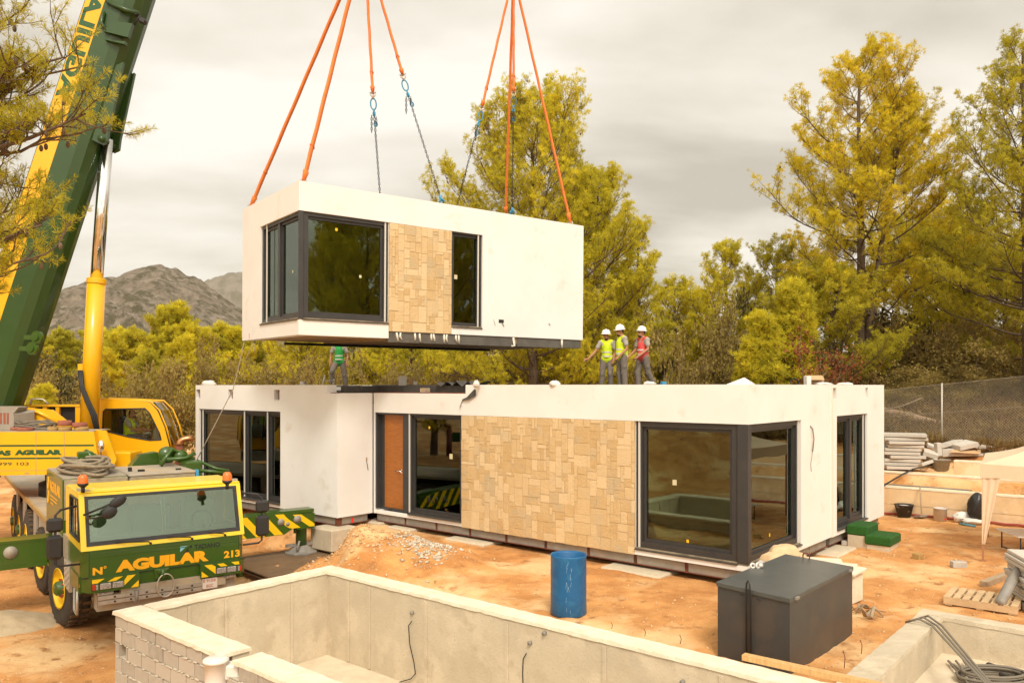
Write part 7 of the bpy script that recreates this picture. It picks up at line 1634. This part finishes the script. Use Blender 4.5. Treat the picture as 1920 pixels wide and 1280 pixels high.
for i, (px, d, rx, rz_, lb) in enumerate(((392, 24.6, .22, .09, 'white plastic bag on the left end of the roof'), (568, 21.2, .10, .06, 'small white bag on the left module roof'), (893, 17.8, .07, .06, 'white lump on the roof above the left end of the stone panel'), (1040, 16.6, .11, .05, 'crumpled paper on the roof edge above the stone panel'), (1218, 15.7, .12, .035, 'white sheet lying on the roof edge near the red vested worker'), (1545, 18.6, .22, .03, 'white sheet beside the open cardboard box'), (1585, 19.2, .2, .03, 'white sheet on the end wall parapet'))):
    c = at(px, 0, d); b = MB(); rg2 = random.Random(i); b.ell((c.x, c.y, 3.545 + rz_ * .4), (rx, .10, rz_ + .02), n=12, m=8, jit=.22, rng=rg2); solo(b, 'plastic_bag', 'bag_white', lb, 'bag')
ldr = thing('ladder', 'top end of a ladder standing up behind the roof edge', 'ladder', tuple(at(615, 720, 22.5)))
for k, (x0_, x1_, y_) in enumerate(((605, 609, 703), (625, 626, 711))):
    b = MB(); b.tube([at(x0_, 724, 22.6), at(x1_, y_, 22.8)], .028, 6, flat=.5); b.build('stile', 'alu', ldr)
b = MB(); b.cyl(at(607, 714, 22.7), at(626, 714, 22.7), .018, n=8); b.build('rung', 'alu', ldr)
b = MB(); c = at(600, 0, 22.4); b.rbox((c.x + .3, c.y, 3.515), (2.2, .5, .04), rotv('Z', -YAW)); b.rbox((c.x + 2.6, c.y - .4, 3.54), (2.8, .3, .035), rotv('Z', -YAW + .03)); solo(b, 'roof_sheets', 'steel_grey', 'grey membrane sheets laid along the lowered roof edge', 'roofing sheets')
beam(MH @ Vector((-8.3, .1, 3.373)), MH @ Vector((-8.3, .28, 3.373)), .16, .10, 'wood_block', 'timber_old', 'small wooden block on the rail of the lowered roof edge', 'block')
# stones and rubble
rg3 = np.random.RandomState(12)
def pebbles(name, centers, sizes, mt, label, seed, tint=True):
    rs = np.random.RandomState(seed); base_ = np.array([(1, 0, 0), (-1, 0, 0), (0, 1, 0), (0, -1, 0), (0, 0, 1), (0, 0, -1)], float); tri = np.array([(0, 2, 4), (2, 1, 4), (1, 3, 4), (3, 0, 4), (2, 0, 5), (1, 2, 5), (3, 1, 5), (0, 3, 5)])
    V, Fq, Tn = [], [], []
    for i, (c, s) in enumerate(zip(centers, sizes)):
        v = (base_ + rs.normal(size=(6, 3)) * .22) * s * np.array([1, rs.uniform(.6, 1), rs.uniform(.4, .7)]); a0 = rs.uniform(0, 6.28); R = np.array([[math.cos(a0), -math.sin(a0), 0], [math.sin(a0), math.cos(a0), 0], [0, 0, 1]]); V.append(v @ R.T + c); Fq.append(tri + 6 * i); Tn.append(np.full(8, rs.rand()))
    o = mesh_np(name, np.concatenate(V), np.concatenate(Fq), mt, tint=np.concatenate(Tn)); return tag(o, label, kind='stuff')
mat('soil_stone', (.48, .27, .11), .95, tint=(.74, .54, .32), bump=.3)
mat('rubble_stone', (.46, .38, .28), .95, tint=(.66, .58, .46), bump=.3)
cs, ss = [], []
def drop(x, y, s):
    hx, hy = house_xy(x, y)
    if (-6.1 < hx < 9.5 and -8.3 < hy < -4.2) or (2.6 < hx < 9.5 and -4.4 < hy < .35) or (-16.9 < hx < .2 and -1.1 < hy < 8): return
    cs.append((x, y, float(terrain(x, y)) + s * .15)); ss.append(s)
for _ in range(5200): d = 9.5 + rg3.rand() ** 1.2 * 13; px = rg3.uniform(-40, 1960); drop((px - 960) / F * d, d, .008 + .022 * rg3.rand() ** 3 + (.05 * rg3.rand() if rg3.rand() < .015 else 0))
for _ in range(900): p = rg3.normal(size=2) * np.array([.75, .55]) + np.array([-3.0, 16.2]); drop(p[0], p[1], .012 + .05 * rg3.rand() ** 3)
for _ in range(700): t_ = rg3.rand(); p = np.array([-5.6, 18.9]) * (1 - t_) + np.array([-3.9, 19.2]) * t_ + rg3.normal(size=2) * .35; drop(p[0], p[1], .012 + .05 * rg3.rand() ** 3)
pebbles('pebbles', cs, ss, 'soil_stone', 'small loose stones scattered over the orange soil', 3)
cs, ss = [], []
for _ in range(800): p = rg3.normal(size=2) * np.array([.30, .42]) + np.array([-1.75, 15.9]); drop(p[0], p[1], .015 + .045 * rg3.rand() ** 2.5)
pebbles('rubble', cs, ss, 'rubble_stone', 'grey rubble spilled on the right side of the soil mound', 4)
for i, (px, py, s, lb) in enumerate(((728, 1056, .11, 'long grey stone shard on the soil mound'), (685, 1058, .07, 'pale square stone low on the soil mound'), (668, 1006, .09, 'rounded tan stone at the foot of the concrete footing'), (821, 1046, .09, 'tan stone at the right end of the grey rubble'), (700, 1063, .06, 'pale stone beside the square stone on the mound'), (520, 1066, .13, 'brown soil boulder in front of the rusty plate'), (681, 1035, .06, 'thin upright stone in the middle of the mound'))):
    p = onz(px, py, 0)
    for _ in range(4): p = onz(px, py, float(terrain(p.x, p.y)) + s * .3)
    rg2 = random.Random(i + 40); b = MB(); b.ell(p, (s, s * .7, s * .55), rotv('Z', i) @ rotv('Y', .3), n=9, m=7, jit=.2, rng=rg2); b.smooth = False; solo(b, 'stone', 'rubble_stone' if i not in (2, 5) else 'soil_stone', lb, 'stone', 'larger stones on the mound')
# rebar starter bars and sprigs along the pool and basin edges
for i, (px, py, z, h, lb) in enumerate(((1147, 1178, .05, .09, 'thin bar sticking out beside the barrel'), (1209, 1192, .05, .10, 'thin bar sticking out of the soil between barrel and chest'), (1276, 1206, .05, .12, 'thin bar sticking out left of the chest'), (1583, 1252, .05, .22, 'thin bent bar in the soil by the shallow basin'), (1615, 1225, .05, .18, 'thin bar beside the dry twigs near the shallow basin'))):
    p = onz(px, py, z); b = MB(); b.tube([p, p + Vector((.01, 0, h * .6)), p + Vector((-.01, .01, h))], .005, 5); solo(b, 'starter_bar', 'rust', lb, 'bar', 'starter bars in the soil')
# sand heap at the left
rs = np.random.RandomState(2); hx0 = onz(15, 1190, -1.0); n_ = 34; P = []
for i in range(n_ + 1):
    for j in range(n_ + 1):
        u, v = i / n_ * 2 - 1, j / n_ * 2 - 1; rr = math.hypot(u, v); x, y = hx0.x + u * 1.25 - .6, hx0.y + v * .95 + .6; P.append((x, y, float(terrain(x, y)) - .05 + .36 * max(0, 1 - rr) ** .9 + float(vnoise(x, y, 4.1)) * .12 * max(0, 1 - rr) + rs.uniform(-.012, .012)))
mat('sand', (.52, .41, .27), .95, col2=(.44, .33, .20), scale=3, bump=.4, bscale=40)
hp0 = mesh_np('sand_heap', P, [(i * (n_ + 1) + j, i * (n_ + 1) + n_ + 1 + j, i * (n_ + 1) + n_ + 2 + j, i * (n_ + 1) + j + 1) for i in range(n_) for j in range(n_)], 'sand', smooth=True); tag(hp0, 'pale grey sand heap at the left edge', kind='stuff')
# ------------------------------------------------------------------ air between here and the mountains
hz = MB(); hz.box(-3600, 3600, -80, 3650, -12, 900); hz_o = hz.build('haze', 'soil'); hm_ = bpy.data.materials.new('haze'); hm_.use_nodes = True; ht = hm_.node_tree; ht.nodes.clear()
ho = ht.nodes.new('ShaderNodeOutputMaterial'); hv = ht.nodes.new('ShaderNodeVolumePrincipled'); hv.inputs['Color'].default_value = (.95, .92, .86, 1); hv.inputs['Density'].default_value = .00006; hv.inputs['Anisotropy'].default_value = .2
ht.links.new(hv.outputs[0], ho.inputs['Volume']); hz_o.data.materials[0] = hm_; tag(hz_o, 'thin warm haze between the plot and the mountains', kind='stuff')
for o in bpy.data.objects:
    if '_o' in o: del o['_o']
